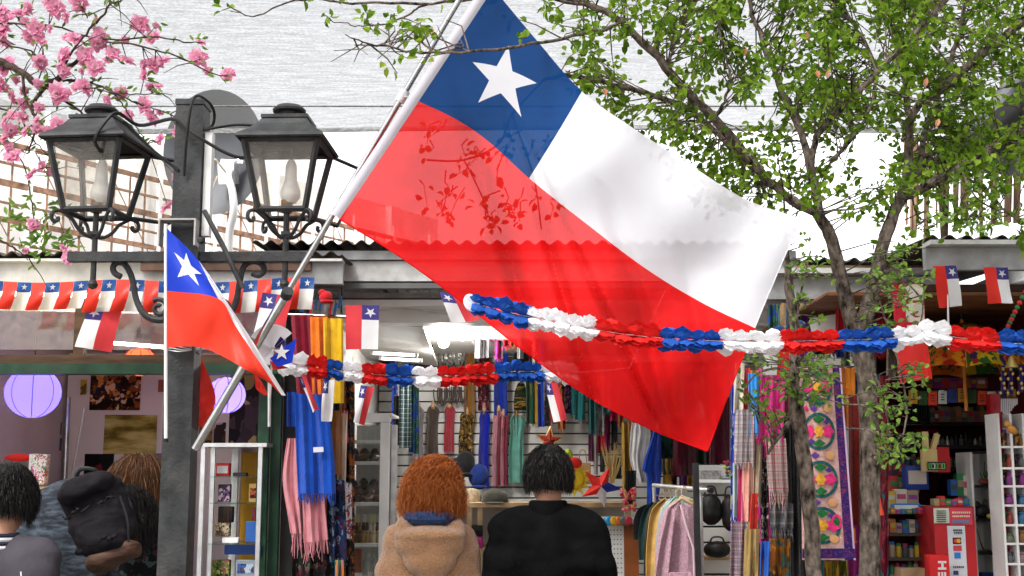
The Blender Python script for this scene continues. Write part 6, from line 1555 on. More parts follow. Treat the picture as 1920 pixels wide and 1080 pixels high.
for i in range(46):
    mb = MB(); a = W(1148 + rq.uniform(-4, 4), 905, 8.9); b = W(1152 + rq.uniform(-26, 20), 838 + rq.uniform(-10, 25), 8.9 + rq.uniform(-.05, .05)); mb.tube([a, a.lerp(b, .5) + Vector((rq.uniform(-.01, .01), 0, 0)), b], [.003, .003, .001], 4).build('stalk', mat('straw', (.42, .30, .12), .8), t)
t = packbox('brown paper carrier bag hanging on the slatted wall', 1078, 868, 1108, 908, 9.2, .08, mat('kraft', (.30, .18, .09), .8), 'paper_bag', 'bag')
MB().tube([Vector(p) for p in curve([W(1086, 868, 9.2), W(1088, 846, 9.2), W(1097, 846, 9.2), W(1100, 868, 9.2)], 12)], .004, 5).build('handle', mat('kraft', (.3, .18, .09)), t)
for lb, x0, x1, y0, y1 in (('black glove hanging beside the dried plume', 1153, 1165, 858, 898), ('black sock hanging under the pale strip scarf', 1126, 1134, 845, 885)): scarf(lb, x0, x1, y0, y1, 9.3, fab('blackglove', (.012, .012, .012)), .8, name='glove', cat='glove')
# counter, caps and shelf behind the two customers
ct = thing('counter', 'pale shelf counter behind the two customers', 'counter', (W(980, 1000, 8.8).x, 8.8, 0)); zc2 = zat(947, 8.6)
MB().box((W(960, 1000, 8.8).x, 8.85, zc2), (W(1180, 950, 8.8).x - W(735, 950, 8.8).x, .5, .03)).build('top_board', WOODL, ct, False)
for px in (738, 880, 900, 1178): MB().box((W(px, 1000, 8.65).x, 8.65, zc2 / 2), (.035, .035, zc2 - .03)).build('leg', WOODL, ct, False)
MB().box((W(960, 1000, 9.07).x, 9.08, zc2 / 2), (W(1180, 950, 8.8).x - W(735, 950, 8.8).x - .05, .02, zc2 - .035)).build('back_panel', mat('counter_grey', (.50, .48, .45), .6), ct, False)
MB().box((W(960, 1000, 8.8).x, 8.85, zat(1030, 8.6)), (W(1180, 950, 8.8).x - W(735, 950, 8.8).x - .06, .42, .02)).build('shelf', WOODL, ct, False)
def caph(label, px, py, rx, D, m_, brim=True, straw=False):
    b = W(px, py, D); r_ = rx / ppm(D); t = thing('peaked_hat', label, 'cap', b)
    MB().lathe([(r_, 0), (r_ * 1.0, .03), (r_ * .92, .07), (r_ * .6, .10), (.001, .11)], b, 18).build('crown', m_, t)
    if straw: MB().lathe([(r_, .004), (r_ * 1.7, -.002), (r_ * 1.7, -.008), (r_, -.002)], b + Vector((0, 0, .012)), 22, cap=False).build('brim', m_, t)
    elif brim: MB().ell(b + Vector((0, -r_ * .95, .012)), (r_ * .8, r_ * .7, .010), 14, 6).build('brim', m_, t)
caph('olive peaked cap on the counter between the two customers', 928, 946, 25, 8.7, fab('olivecap', (.055, .055, .042)))
caph('straw coloured brimmed hat on the counter beside the ginger hair', 886, 945, 16, 8.75, mat('strawhat', (.45, .34, .22), .8, 0, .2, 60, .6, 120), straw=True)
for lb, px, py, m_ in (('black cap hanging above the straw hat', 872, 868, fab('capblk', (.012, .012, .014))), ('black and blue cap hanging in front of the slatted wall', 897, 892, fab('capblue', (.012, .03, .16))), ('black cap hanging behind the ginger haired person', 858, 880, fab('capblk2', (.02, .016, .02)))):
    t = thing('peaked_hat', lb, 'cap', W(px, py + 20, 9.4)); c = W(px, py, 9.4)
    MB().ell(c, (.075, .05, .09), 16, 10, rot=(0, rq.uniform(-.3, .3), 0)).build('crown', m_, t); MB().ell(c + Vector((.0, -.04, -.085)), (.06, .035, .018), 12, 6).build('brim', m_, t)
for i, (x0, x1, c_, lb) in enumerate(((884, 905, (.015, .015, .015), 'black folded cloth on the low shelf behind the ginger haired person'), (884, 905, (.30, .02, .14), 'magenta folded cloth under the black one on the low shelf'))):
    packbox(lb, x0, 985 + 22 * i, x1, 1006 + 22 * i, 8.6, .16, fab('fold%d' % i, c_), 'folded_cloth', 'cloth')
# pegboard and brown panel
pg = thing('pegboard', 'white perforated pegboard end of the middle counter', 'pegboard', (W(1155, 1000, 8.2).x, 8.2, 0)); pa, pb_ = W(1139, 985, 8.2), W(1169, 985, 8.2)
MB().box(((pa.x + pb_.x) / 2, 8.2, pa.z / 2), (pb_.x - pa.x, .02, pa.z)).build('board', WHITEW, pg, False)
hl = MB()
for r_ in range(16):
    for c_ in range(4): hl.box((pa.x + .02 + c_ * .022, 8.188, pa.z - .03 - r_ * .03), (.007, .003, .007))
hl.build('peg_holes', BLACK, pg, False)
bp2 = thing('cabinet_side', 'orange brown board beside the pegboard', 'board', (W(1182, 1000, 8.15).x, 8.15, 0)); MB().box(((pb_.x + W(1196, 985, 8.2).x) / 2, 8.3, pa.z / 2), (W(1196, 985, 8.2).x - pb_.x, .25, pa.z)).build('board', mat('orange_board', (.26, .075, .018), .5, 0, .15, 6), bp2, False)
MB().box((W(1168, 975, 8.2).x, 8.25, pa.z + .04), (.30, .30, .02)).build('top', GALVL, bp2, False)
for i in range(5):
    t = thing('bangle', ORD[i] + ' coloured bangle from the left on the ledge above the pegboard', 'bangle', W(1138 + 9 * i, 978, 8.15), 'bangles above the pegboard'); MB().lathe([(.022, 0), (.03, .012), (.03, .035), (.022, .045)], W(1138 + 9 * i, 978, 8.12), 14, rot=(R(80), 0, .4)).build('ring', mat('bang%d' % i, ((.02, .25, .5), (.6, .35, .02), (.55, .15, .02), (.1, .1, .1), (.35, .03, .05))[i], .4), t)
# ---------------------------------------------------------------- hanging shirts and the clothes rail
RD = 7.3
cloth('white blouse hanging beside the cobalt shirt', [(0, 1186, 792), (.15, 1183, 815), (.45, 1182, 860), (1, 1196, 905)], [(0, 1214, 800), (.15, 1220, 812), (.45, 1212, 860), (1, 1212, 905)], 8.6, fab('whiteblouse', (.66, .66, .68), trans=.1), 1.8, name='blouse', cat='blouse')
cloth('cobalt blue shirt hanging beside the white blouse', [(0, 1226, 808), (.3, 1204, 880), (.4, 1212, 890), (1, 1212, 985)], [(0, 1238, 812), (.3, 1240, 880), (.6, 1236, 930), (1, 1232, 985)], 8.5, fab('cobaltshirt', (.008, .045, .36)), 1.6, name='shirt', cat='shirt')
scarf('dark maroon cloth hanging under the tip of the big flag', 1262, 1306, 780, 892, 8.2, fab('maroon', (.06, .004, .012)), 1.6, name='shawl', cat='shawl')
scarf('dark maroon shawl hanging right of the flag tip', 1330, 1368, 745, 870, 8.0, fab('maroon2', (.065, .004, .014)), 1.6, name='shawl', cat='shawl')
scarf('black top hanging below the white blouse', 1174, 1192, 882, 945, 8.4, fab('blacktop', (.012, .012, .012)), 1, name='top', cat='shirt')
scarf('dark green knit hanging between the cobalt shirt and the maroon cloth', 1230, 1262, 815, 860, 8.7, motley('knitg2', ['0c2a26', '06100e', '143a30', '081614'], 30), 1)
t = thing('bead_cluster', 'cluster of small pink and red beads on the ledge', 'beads', W(1178, 960, 8.1))
for i in range(40): MB().ell(W(1178 + rq.uniform(-13, 13), 935 + rq.uniform(-22, 22), 8.1 + rq.uniform(-.04, .04)), (.012, .012, .012), 8, 6).build('bead', mat('bead_a%d' % (i % 4), [(.6, .05, .12), (.7, .15, .2), (.5, .02, .03), (.65, .25, .08)][i % 4], .3), t)
for i in range(6):
    px = 1236 + 9 * i; t = thing('pendant', ORD[i] + ' small black pendant from the left, behind the clothes rail', 'pendant', W(px, 900, 8.6), 'pendants behind the clothes rail'); MB().tube([W(px, 855, 8.7), W(px, 876, 8.6), W(px + 2, 890, 8.6)], [.004, .006, .012], 6).build('pendant', BLACK, t)
cr_ = thing('clothes_rail', 'chrome clothes rail with garments in the middle stall', 'clothes rail', (W(1250, 1000, RD).x, RD + .3, 0))
ra, rb2 = W(1226, 910, RD + .7), W(1330, 919, RD - .05)
MB().tube([ra, rb2], .014, 10).build('rail', ALU, cr_); MB().tube([rb2, rb2 + (rb2 - ra).normalized() * .03], .017, 10).build('end_cap', BLACK, cr_)
MB().tube([Vector((ra.x, ra.y, 0)), ra], .012, 8).build('upright', ALU, cr_); MB().tube([Vector((rb2.x - .03, rb2.y + .15, 0)), Vector((rb2.x - .03, rb2.y + .15, rb2.z))], .012, 8).build('upright', ALU, cr_)
def garment(label, xs, y0, y1, D, m_, xl, name='jumper'):
    """garment on a hanger seen at an angle: shoulder, hanging sleeve on the left and body"""
    t = cloth(label, [(0, xs - 6, y0), (.12, xl + 14, y0 + (y1 - y0) * .10), (.3, xl + 6, y0 + (y1 - y0) * .3), (.6, xl + 2, y0 + (y1 - y0) * .6), (1, xl + 3, y1)],
              [(0, xs + 12, y0 + 2), (.12, xs + 34, y0 + (y1 - y0) * .06), (.3, xs + 36, y0 + (y1 - y0) * .3), (.6, xs + 36, y0 + (y1 - y0) * .6), (1, xs + 36, y1)], D, m_, 2.2, amp=.02, name=name, cat=name)
    p = W(xs + 6, y0 - 2, D); MB().tube([Vector(q) for q in curve([p + Vector((0, 0, -.01)), p + Vector((0, 0, .03)), p + Vector((.015, 0, .05)), p + Vector((.03, 0, .04))], 8)], .003, 5).tube([p + Vector((-.06, 0, -.05)), p + Vector((0, 0, -.005)), p + Vector((.08, 0, -.04))], .006, 6).build('hanger', WOODL, t)
    return t
for lb, xs, y0, y1, D, m_, xl in (('black jumper at the back of the clothes rail', 1222, 945, 1012, 7.95, fab('gb', (.012, .014, .016)), 1186), ('dark green jumper second on the clothes rail', 1230, 942, 1050, 7.85, fab('gg', (.006, .045, .045)), 1196),
    ('dark olive jumper third on the clothes rail', 1240, 938, 1080, 7.75, fab('go', (.035, .028, .012)), 1205), ('mustard yellow jumper on the clothes rail', 1252, 935, 1120, 7.65, fab('gy', (.56, .35, .10)), 1210), ('pale grey jumper on the clothes rail', 1262, 934, 1120, 7.55, fab('gl', (.33, .33, .37)), 1226), ('sage green jumper next to the pink cardigan', 1272, 930, 1110, 7.45, fab('gs', (.22, .36, .31)), 1232)):
    garment(lb, xs, y0, y1, D, m_, xl)
PKC = mat('cardigan_pink', (.46, .27, .33), .95, 0, .2, 80, .8, 150, sheen=.3)
t = cloth('dusty pink knitted cardigan, nearest garment on the clothes rail', [(0, 1266, 942), (.08, 1246, 955), (.3, 1234, 1010), (.6, 1228, 1070), (1, 1222, 1180)], [(0, 1286, 944), (.08, 1302, 952), (.3, 1306, 1010), (.6, 1306, 1080), (1, 1306, 1180)], 7.25, PKC, 1.6, name='cardigan', cat='cardigan')
MB().tube([W(1276, 946, 7.21), W(1286, 985, 7.20), W(1300, 1028, 7.20), W(1303, 1120, 7.20)], .007, 6).build('front_band', mat('cardigan_edge', (.56, .40, .45), .9), t)
cloth('sleeve', [(0, 1250, 955), (.5, 1234, 1030), (1, 1224, 1110)], [(0, 1268, 955), (.5, 1258, 1030), (1, 1250, 1110)], 7.20, PKC, .8, name='sleeve', parent=t)
MB().rbox(W(1276, 1090, 7.19), (.13, .012, .10), .01).build('pocket', PKC, t)
MB().tube([W(1254, 950, 7.27), W(1278, 934, 7.27), W(1304, 948, 7.27)], .010, 8).build('hanger', WOODL, t)
# black upright and the side slat display
bf = thing('slat_stand', 'black upright frame with white slats holding bags', 'display stand', (W(1340, 1000, 7.7).x, 7.7, 0))
zf = zat(868, 7.2); MB().box((W(1307, 1000, 7.2).x, 7.2, zf / 2), (.032, .04, zf)).build('upright', BLACK, bf, False)
fx0, fx1 = W(1308, 1000, 7.9).x, W(1374, 1000, 7.9).x; MB().box(((fx0 + fx1) / 2, 7.98, .8), (fx1 - fx0, .02, 1.62)).build('backing', mat('groove_grey', (.06, .06, .06)), bf, False)
z = .10; s0 = None
while z < 1.58:
    if s0 is None: s0 = MB().rbox((0, 0, 0), (fx1 - fx0, .024, .086), .004).build('slat', mat('slat_white', (.7, .7, .68)), bf); s_ = s0
    else: s_ = link_copy(s0, bf)
    s_.location = ((fx0 + fx1) / 2, 7.955, z); z += .098
MB().box(((fx0 + fx1) / 2, 7.85, zat(902, 7.8)), (fx1 - fx0, .22, .02)).build('shelf', WHITEM, bf, False); MB().box(((fx0 + fx1) / 2, 7.85, zat(1046, 7.8)), (fx1 - fx0, .22, .02)).build('shelf', WOODL, bf, False)
packbox('grey wire basket of trinkets on top of the slat stand', 1315, 882, 1352, 900, 7.78, .14, mat('basket_grey', (.30, .29, .28), .6, 0, .3, 60, .6, 90), 'basket', 'basket')
t = thing('bracelet_bunch', 'bunch of coloured bracelets beside the grey basket', 'bracelets', W(1366, 900, 7.7))
for i in range(26): MB().ell(W(1366 + rq.uniform(-9, 9), 880 + rq.uniform(-17, 17), 7.75), (.013, .013, .010), 8, 6).build('bead', mat('bead_b%d' % (i % 4), [(.45, .03, .1), (.12, .02, .05), (.45, .5, .05), (.05, .15, .08)][i % 4], .35), t)
for lb, px, py, rx, ry in (('black floral handbag hanging on the slat stand', 1333, 955, 23, 30), ('second black handbag hanging at the edge of the slat stand', 1368, 962, 16, 34), ('black shoulder bag lying on the lower shelf of the slat stand', 1345, 1030, 26, 16)):
    t = thing('handbag', lb, 'bag', W(px, py + ry, 7.7)); c = W(px, py, 7.72); a, b = rx / ppm(7.7), ry / ppm(7.7)
    o = remesh(MB().ell(c, (a, .05, b), 16, 10).ell(c + Vector((0, 0, -b * .3)), (a * .95, .055, b * .65), 16, 10), 'pouch', motley('bag_black', ['0b0a0b', '0e0d0e', '0a0a0a', '2a1418', '141a12', '0c0c0c'], 30, rough=.5), None, .012, 3, wrinkle(.005, (9, 9, 9), px)); attach(o, t)
    MB().tube([Vector(p) for p in curve([c + Vector((-a * .5, 0, b * .8)), c + Vector((-a * .3, 0, b * 1.35)), c + Vector((a * .3, 0, b * 1.35)), c + Vector((a * .5, 0, b * .8))], 12)], .006, 6).build('strap', BLACK, t)
# ---------------------------------------------------------------- scarves between the stalls on the right
SR = 6.3
rr2 = thing('hanging_rail', 'steel hanging rail of the scarf display right of the big flag', 'rail', W(1370, 690, SR)); MB().tube([W(1368, 678, SR + .12), W(1620, 690, SR + .12)], .009, 8).build('rail_bar', STEEL, rr2)
for x_ in (1385, 1600): MB().tube([W(x_, 680, SR + .12), W(x_, 580, SR + .6)], .005, 6).build('hanger_rod', STEEL, rr2)
PG = plaid('plaid_grey', (.40, .38, .38), (.20, .17, .18), (.30, .12, .14), 22); PP = plaid('plaid_pink', (.42, .34, .32), (.30, .20, .20), (.40, .06, .08), 24); PU = plaid('plaid_plum', (.36, .31, .34), (.12, .08, .11), (.20, .05, .08), 26)
PCH = plaid('plaid_charcoal', (.12, .12, .13), (.05, .05, .055), (.22, .20, .20), 18)
for lb, x0, x1, y0, y1, m_, fo, fg, ln, dd in (
    ('cream scarf hanging just right of the big flag', 1378, 1396, 680, 775, fab('cream', (.55, .50, .42)), 1, 0, -3, 0),
    ('grey plaid scarf with fringe right of the big flag', 1378, 1416, 768, 868, PG, 2, 12, -2, -.03),
    ('bright sky blue scarf among the spring leaves', 1404, 1424, 700, 812, fab('skyblue', (.02, .25, .62)), 1.2, 6, 2, -.04),
    ('magenta fringed scarf behind the paper flag', 1422, 1472, 690, 822, fab('magenta', (.46, .01, .16)), 2.4, 12, -4, -.02),
    ('small red scarf beside the cream scarf', 1396, 1406, 690, 770, fab('smallred', (.45, .02, .02)), .8, 0, 0, .02),
    ('red and beige plaid scarf with long fringe', 1436, 1472, 822, 922, PP, 2, 34, 6, -.05),
    ('pale aqua strip scarf at the edge of the display', 1374, 1384, 868, 970, fab('aqua', (.32, .48, .46)), .8, 0, 0, .03),
    ('deep pink strip scarf beside the coral one', 1382, 1394, 868, 978, fab('deeppink', (.42, .01, .10)), .8, 0, 0, .02),
    ('coral pink scarf hanging below the grey plaid one', 1392, 1413, 866, 978, fab('coral', (.66, .31, .25)), 1.2, 0, -2, -.01),
    ('tomato red strip scarf beside the coral one', 1408, 1422, 925, 992, fab('tomato', (.55, .02, .01)), .8, 0, -3, -.02),
    ('beige woven scarf with fringe in the display', 1412, 1430, 822, 940, fab('sand', (.36, .28, .19)), 1.2, 14, -3, .0),
    ('plum and white plaid scarf low in the display', 1372, 1402, 978, 1120, PU, 1.6, 0, -3, -.02),
    ('ochre scarf low in the display', 1396, 1424, 992, 1120, fab('ochre', (.36, .24, .08)), 1.6, 0, -4, -.04),
    ('black and white speckled scarf in the display', 1426, 1440, 860, 1010, motley('speckle', ['0c0c0c', '0a0a0a', '8a8a86', '101010', '141214', 'b0aeaa', '0c0c0c', '3a1418'], 40), 1, 0, 0, .03),
    ('charcoal plaid scarf with fringe under the red plaid one', 1444, 1486, 944, 990, PCH, 2, 26, 0, -.02),
    ('gold and rust printed scarf at the bottom of the display', 1442, 1482, 1010, 1130, motley('goldprint', ['5a3408', '7a4a0c', '3a1c06', '8a5c18', '244038', '6a3a0a'], 20), 1.6, 0, 0, -.05),
    ('blue and white scarf at the bottom of the display', 1428, 1444, 1015, 1130, motley('bluewhite', ['1a4a9a', '2a5ab0', 'c0c4cc', '143a84'], 14, stretch=(1, 1, .3)), 1, 0, -4, -.05),
    ('olive printed scarf at the bottom of the display', 1414, 1432, 1018, 1130, motley('oliveprint', ['3a4410', '5a6420', '8a4a1a', '2a300c'], 20), 1, 0, -4, -.03),
    ('long black dress hanging behind the thin trunk', 1468, 1500, 780, 1130, fab('blk1', (.011, .011, .012)), 2, 0, 8, .06),
    ('long charcoal coat hanging behind the thin trunk', 1490, 1524, 800, 1130, fab('blk2', (.020, .020, .022)), 2, 0, 6, .10),
    ('deep red cloth hanging between embroidered cloth and trunk', 1592, 1614, 740, 985, fab('brick', (.16, .012, .008)), 1, 0, 2, .06),
    ('orange cloth hanging behind the embroidered cloth top', 1572, 1602, 690, 800, fab('saffron', (.45, .14, .01)), 1.2, 0, 2, .10),
    ('pink and violet cloth under the embroidered cloth edge', 1590, 1616, 985, 1100, motley('pinkviolet', ['7a1a5a', 'a04010', '5a1a6a', 'b06a14'], 14), 1, 0, 0, .05)):
    scarf(lb, x0, x1, y0, y1, SR + dd, m_, fo, ln, fringe=fg)
# embroidered cloth with appliqué flowers
eb = thing('embroidered_cloth', 'embroidered pink and violet flower cloth hanging between the two trunks', 'wall hanging', W(1540, 1055, SR - .1))
ED = SR - .12
def efn(u, v):
    xl = 1500 + 4 * v; xr = 1576 + 28 * v
    return W(xl + (xr - xl) * u, 690 + 360 * v, ED + .012 * math.sin(9 * u + 2 * v) + .01 * math.sin(5 * v))
MB().sheet(efn, 20, 40, thick=.004).build('ground_cloth', mat('emb_ground', (.50, .30, .27), .9, 0, .2, 30, .5, 80), eb)
def eoff(u, v, k=.004): return Vector(efn(u, v)) + Vector((0, -k, 0))
VIO = motley('emb_violet', ['1e1450', '2c1a60', '541a54', '241858', '6a2a4a', '1a1a5a'], 60)
MB().sheet(lambda u, v: eoff(.80 + .16 * u, v), 3, 40, thick=.002).build('side_border', VIO, eb)
MB().sheet(lambda u, v: eoff(u, .94 + .05 * v, .006), 16, 2, thick=.002).build('hem_border', VIO, eb)
MB().sheet(lambda u, v: eoff(.965 + .035 * u, v, .005), 1, 40, thick=.002).build('edge_trim', mat('emb_lilac', (.52, .36, .5), .9), eb)
def blob(cu, cv, ru, rv, m_, nm, k, hole=0.0, pet=0):
    mb = MB(); n = 28; vs = []
    for j in range(n):
        a = 2 * math.pi * j / n; q = 1 + (.16 * math.cos(pet * a) if pet else 0)
        vs.append(eoff(cu + ru * q * math.cos(a), cv + rv * q * math.sin(a), k))
    if hole:
        vs += [eoff(cu + ru * hole * math.cos(2 * math.pi * j / n), cv + rv * hole * math.sin(2 * math.pi * j / n), k) for j in range(n)]
        mb._add(vs, [(j, n + j, n + (j + 1) % n, (j + 1) % n) for j in range(n)])
    else: mb._add(vs + [eoff(cu, cv, k + .003)], [((j + 1) % n, j, n) for j in range(n)])
    mb.build(nm, m_, eb)
TEA = mat('emb_teal', (.012, .09, .10), .9, 0, .3, 60, .5, 120); GRN = mat('emb_green', (.012, .13, .03), .9, 0, .3, 60); FUC = mat('emb_fuchsia', (.66, .03, .17), .9, 0, .25, 60); AMB = mat('emb_amber', (.62, .30, .03), .9, 0, .2, 60); VI2 = mat('emb_purple', (.09, .03, .22), .9, 0, .2, 60)
for cv in (.10, .33, .58, .82):
    blob(.40, cv, .36, .098, TEA, 'medallion_ring', .006, .84)
    blob(.40, cv, .10, .03, AMB, 'flower_heart', .009, pet=6); blob(.19, cv, .12, .030, FUC, 'flower', .008, pet=5); blob(.60, cv, .12, .030, FUC, 'flower', .008, pet=5)
    blob(.40, cv - .062, .11, .018, GRN, 'leaf_motif', .008, pet=4); blob(.40, cv + .062, .11, .018, GRN, 'leaf_motif', .008, pet=4)
    blob(.22, cv + .052, .07, .012, VI2, 'bud', .008, pet=4); blob(.58, cv - .05, .06, .012, VI2, 'bud', .008, pet=4)
for cv in (.21, .455, .70, .89):
    blob(.62, cv, .09, .022, mat('emb_peach', (.62, .32, .14), .9), 'peach_patch', .006); blob(.30, cv, .08, .014, VI2, 'bud', .007, pet=4); blob(.12, cv, .05, .012, FUC, 'bud', .007, pet=5)
blob(.68, .80, .10, .040, FUC, 'oval_flower', .010, .62); blob(.68, .80, .055, .024, GRN, 'oval_heart', .011, pet=6)
scarf('olive and gold fringed cloth below the embroidered cloth', 1546, 1590, 1052, 1110, SR - .05, motley('olivegold', ['2a2a08', '6a5a10', '3a3a0c', '8a6a14'], 24, stretch=(3, 1, .4)), 2)
# things glimpsed between trunk and eave
packbox('white cloth lampshade box hanging behind the thin trunk', 1530, 592, 1572, 640, 6.7, .1, WHITEW, 'white_box', 'box', rot=-.18)
scarf('dark violet cloth under the eave between the trunks', 1508, 1546, 572, 622, 6.9, fab('violetdark', (.07, .012, .05)), 1.4)
scarf('tan board coloured cloth under the eave near the flag edge', 1462, 1508, 568, 640, 6.95, fab('tanboard', (.30, .20, .10)), 1.4)
scarf('red ribbon cloth behind the forked trunk', 1568, 1585, 575, 650, 6.6, fab('ribbonred', (.45, .01, .02)), 1)
for i, (px, py) in enumerate(((1500, 612), (1462, 622))):
    t = thing('blue_ball', ('dark blue pompom above the garland by the thin trunk', 'dark blue pompom above the garland near the flag edge')[i], 'pompom', W(px, py + 12, 6.2)); MB().ell(W(px, py, 6.2), (.03, .03, .032), 12, 8, jit=.08, rnd=rq).build('wool', fab('pom', (.012, .03, .11)), t)

# ================================================================== RIGHT KIOSK GOODS
# red banner with white squares, red bag
bn = thing('red_banner', 'red banner with pale square pictures hanging behind the tree shoots', 'banner', W(1685, 645, 5.9))
MB().sheet(lambda u, v: W(1672 + 58 * u + 8 * v, 530 + 120 * v, 5.95 + .012 * math.sin(7 * v)), 6, 14, thick=.003).build('cloth', fab('bannerred', (.50, .015, .035)), bn)
for k, (y0, y1) in enumerate(((533, 563), (568, 604), (610, 642))): MB().sheet(lambda u, v: W(1697 + 34 * u + 2 * k, y0 + (y1 - y0) * v, 5.938), 4, 4, thick=.002).build('square_print', motley('square_print%d' % k, ['c8c4b8', 'b8b4a4', 'd0ccc0', '8a3a30', 'c4c0b0', '6a6a50'], 30), bn)
t = cloth('bright red cloth bag hanging below the garland', [(0, 1676, 632), (.5, 1682, 680), (1, 1688, 718)], [(0, 1736, 625), (.5, 1742, 670), (1, 1747, 710)], 5.6, mat('bag_red', (.72, .03, .025), .6, 0, .1, 8, .3, 30, trans=.1), 1.2, amp=.01, name='red_bag', cat='bag')
t = thing('red_tube', 'orange red plastic tube hanging left of the candy rack', 'tube', W(1650, 970, 5.9)); MB().tube([W(1642, 900, 5.9), W(1647, 940, 5.9), W(1651, 966, 5.9)], [.006, .012, .017], 10).build('tube', mat('tube_orange', (.65, .07, .03), .4), t)
# parasol
pr = thing('parasol', 'embroidered orange and yellow parasol hanging inside the kiosk', 'parasol', W(1790, 735, 6.6)); pcx = W(1805, 640, 6.75); PRr = .36
PM = [motley('par_orange', ['a84a0a', 'b85c10', '8a1a0c', 'c0780c', '1c4a20', 'a84a0a'], 22), motley('par_yellow', ['a8880c', 'b89a14', '24501c', '8a2010', 'a8880c', '30204a'], 22)]
for k in range(10):
    a0, a1 = 2 * math.pi * k / 10, 2 * math.pi * (k + 1) / 10
    def pf(u, v):
        a = a0 + (a1 - a0) * u; r = PRr * (v ** .85); sc2 = .03 * math.sin(math.pi * u) * v
        zz = .10 - .27 * v ** 1.7 + sc2 * .6
        return pcx + Vector((math.cos(a) * r, math.sin(a) * r, zz + .0))
    MB().sheet(pf, 6, 8, v0=.03, thick=.002).build('panel', PM[k % 2], pr)
    MB().tube([pf(0, v / 6 * .97 + .03) + Vector((0, 0, -.004)) for v in range(7)], .004, 5).build('rib', mat('rib_gold', (.45, .28, .04), .5), pr)
MB().tube([pcx + Vector((0, 0, .12)), pcx + Vector((0, 0, -.38))], .010, 8).build('handle', mat('handle_orange', (.5, .16, .02), .5), pr); MB().tube([pcx + Vector((0, 0, .12)), Vector((pcx.x, pcx.y, 2.43))], .003, 5).build('cord', BLACK, pr)
# row of little prayer flags
pf_ = thing('prayer_flags', 'string of small square coloured cloth flags inside the kiosk', 'bunting', W(1700, 760, 6.8))
cols = [('amber2', (.45, .22, .02)), ('dgreen', (.03, .07, .02)), ('verm', (.55, .05, .02)), ('whitec', (.45, .48, .46)), ('bluec', (.03, .05, .22)), ('amber2', (.45, .22, .02)), ('dgreen', (.03, .07, .02)), ('verm', (.55, .05, .02)), ('whitec', (.45, .48, .46)), ('bluec', (.03, .05, .22)), ('amber2', (.45, .22, .02))]
for i, (nm, c_) in enumerate(cols):
    x0 = 1704 + 18.4 * i; y0 = 731 + 3 * math.sin(i)
    MB().sheet(lambda u, v: W(x0 + 16.5 * u, y0 + 26 * v, 6.8 + .006 * math.sin(5 * u + i)), 4, 4, thick=.001).build('flag_square', fab('pray_' + nm, c_), pf_)
    pm = MB()
    for j in range(3): pm.box(W(x0 + 8.2, y0 + 8 + 5 * j, 6.785), (.020 - .005 * (j % 2), .001, .006))
    pm.build('print_mark', mat('ink', (.04, .04, .04), .8), pf_, False)
MB().tube([W(1700, 731, 6.8), W(1800, 733, 6.8), W(1910, 729, 6.8)], .002, 5).build('string', BLACK, pf_)
# back shelving
ks = thing('kiosk_shelving', 'dark shelving at the back of the red kiosk', 'shelving', (W(1760, 1000, 7.6).x, 7.6, 0))
kx_0, kx_1 = W(1648, 900, 7.4).x, W(1880, 900, 7.4).x
for y_ in (705, 795, 838, 880): MB().box(((kx_0 + kx_1) / 2, 7.55, zat(y_, 7.4)), (kx_1 - kx_0, .32, .022)).build('shelf', BLACK, ks, False)
for x_ in (kx_0, W(1745, 900, 7.4).x, kx_1): MB().box((x_, 7.72, 1.15), (.03, .04, 2.2)).build('upright', BLACK, ks, False)
MB().tube([W(1700, 795, 7.36), W(1865, 793, 7.36)], .008, 6).build('chrome_edge', STEEL, ks)
KC = [(.45, .03, .03), (.02, .10, .32), (.45, .30, .03), (.20, .03, .20), (.03, .18, .06), (.5, .45, .38), (.06, .06, .07), (.40, .13, .02), (.35, .05, .12), (.28, .22, .15)]
def kmat(i): return mat('pack%d' % (i % 10), KC[i % 10], .4, 0, .1, 20)
def row(label, group, y, x0, x1, D, hmin, hmax, wmin, wmax, kind='box', name='packet', cat='packet', pal=None):
    x_ = x0; i = rq.randint(0, 9); nth = 0
    while x_ < x1:
        w_ = rq.uniform(wmin, wmax); h_ = rq.uniform(hmin, hmax); i += rq.randint(1, 4)
        if x_ + w_ > x1 + 2: break
        a = W(x_ + .6, y, D); b = W(x_ + w_ - .6, y - h_, D); ww, hh = b.x - a.x, b.z - a.z; c = Vector(((a.x + b.x) / 2, D + .04, a.z))
        t = thing(name, ORD[nth] + ' ' + label + ', from the left', cat, c, group); nth += 1; m_ = kmat(i) if pal is None else pal[i % len(pal)]
        if kind == 'box':
            MB().rbox(c + Vector((0, 0, hh / 2)), (ww, .06, hh), .003).build('pack', m_, t)
            MB().box(c + Vector((0, -.0315, hh * .55)), (ww * .75, .002, hh * .3)).build('printed_label', kmat(i + 3 + i % 3), t, False)
        elif kind == 'jar':
            MB().lathe([(ww * .42, 0), (ww * .48, hh * .08), (ww * .48, hh * .72), (ww * .36, hh * .8)], c, 12).build('jar', m_, t)
            MB().lathe([(ww * .40, hh * .8), (ww * .42, hh * .83), (ww * .42, hh * .97), (ww * .3, hh)], c, 12).build('lid', kmat(i + 2), t)
        else:
            MB().lathe([(ww * .45, 0), (ww * .5, hh * .04), (ww * .5, hh * .6), (ww * .2, hh * .75), (ww * .18, hh * .92), (ww * .22, hh)], c, 12).build('bottle', m_, t)
        x_ += w_
DKC = [mat('muted%d' % j, c_, .5, 0, .15, 20) for j, c_ in enumerate(((.20, .12, .09), (.09, .09, .10), (.24, .16, .17), (.13, .15, .10), (.25, .05, .04), (.04, .13, .24), (.18, .09, .03), (.17, .03, .15)))]
row('slim incense box standing on the upper kiosk shelf', 'incense boxes', 794, 1745, 1868, 7.45, 24, 34, 7, 12, 'box', 'incense_box', 'box', DKC)
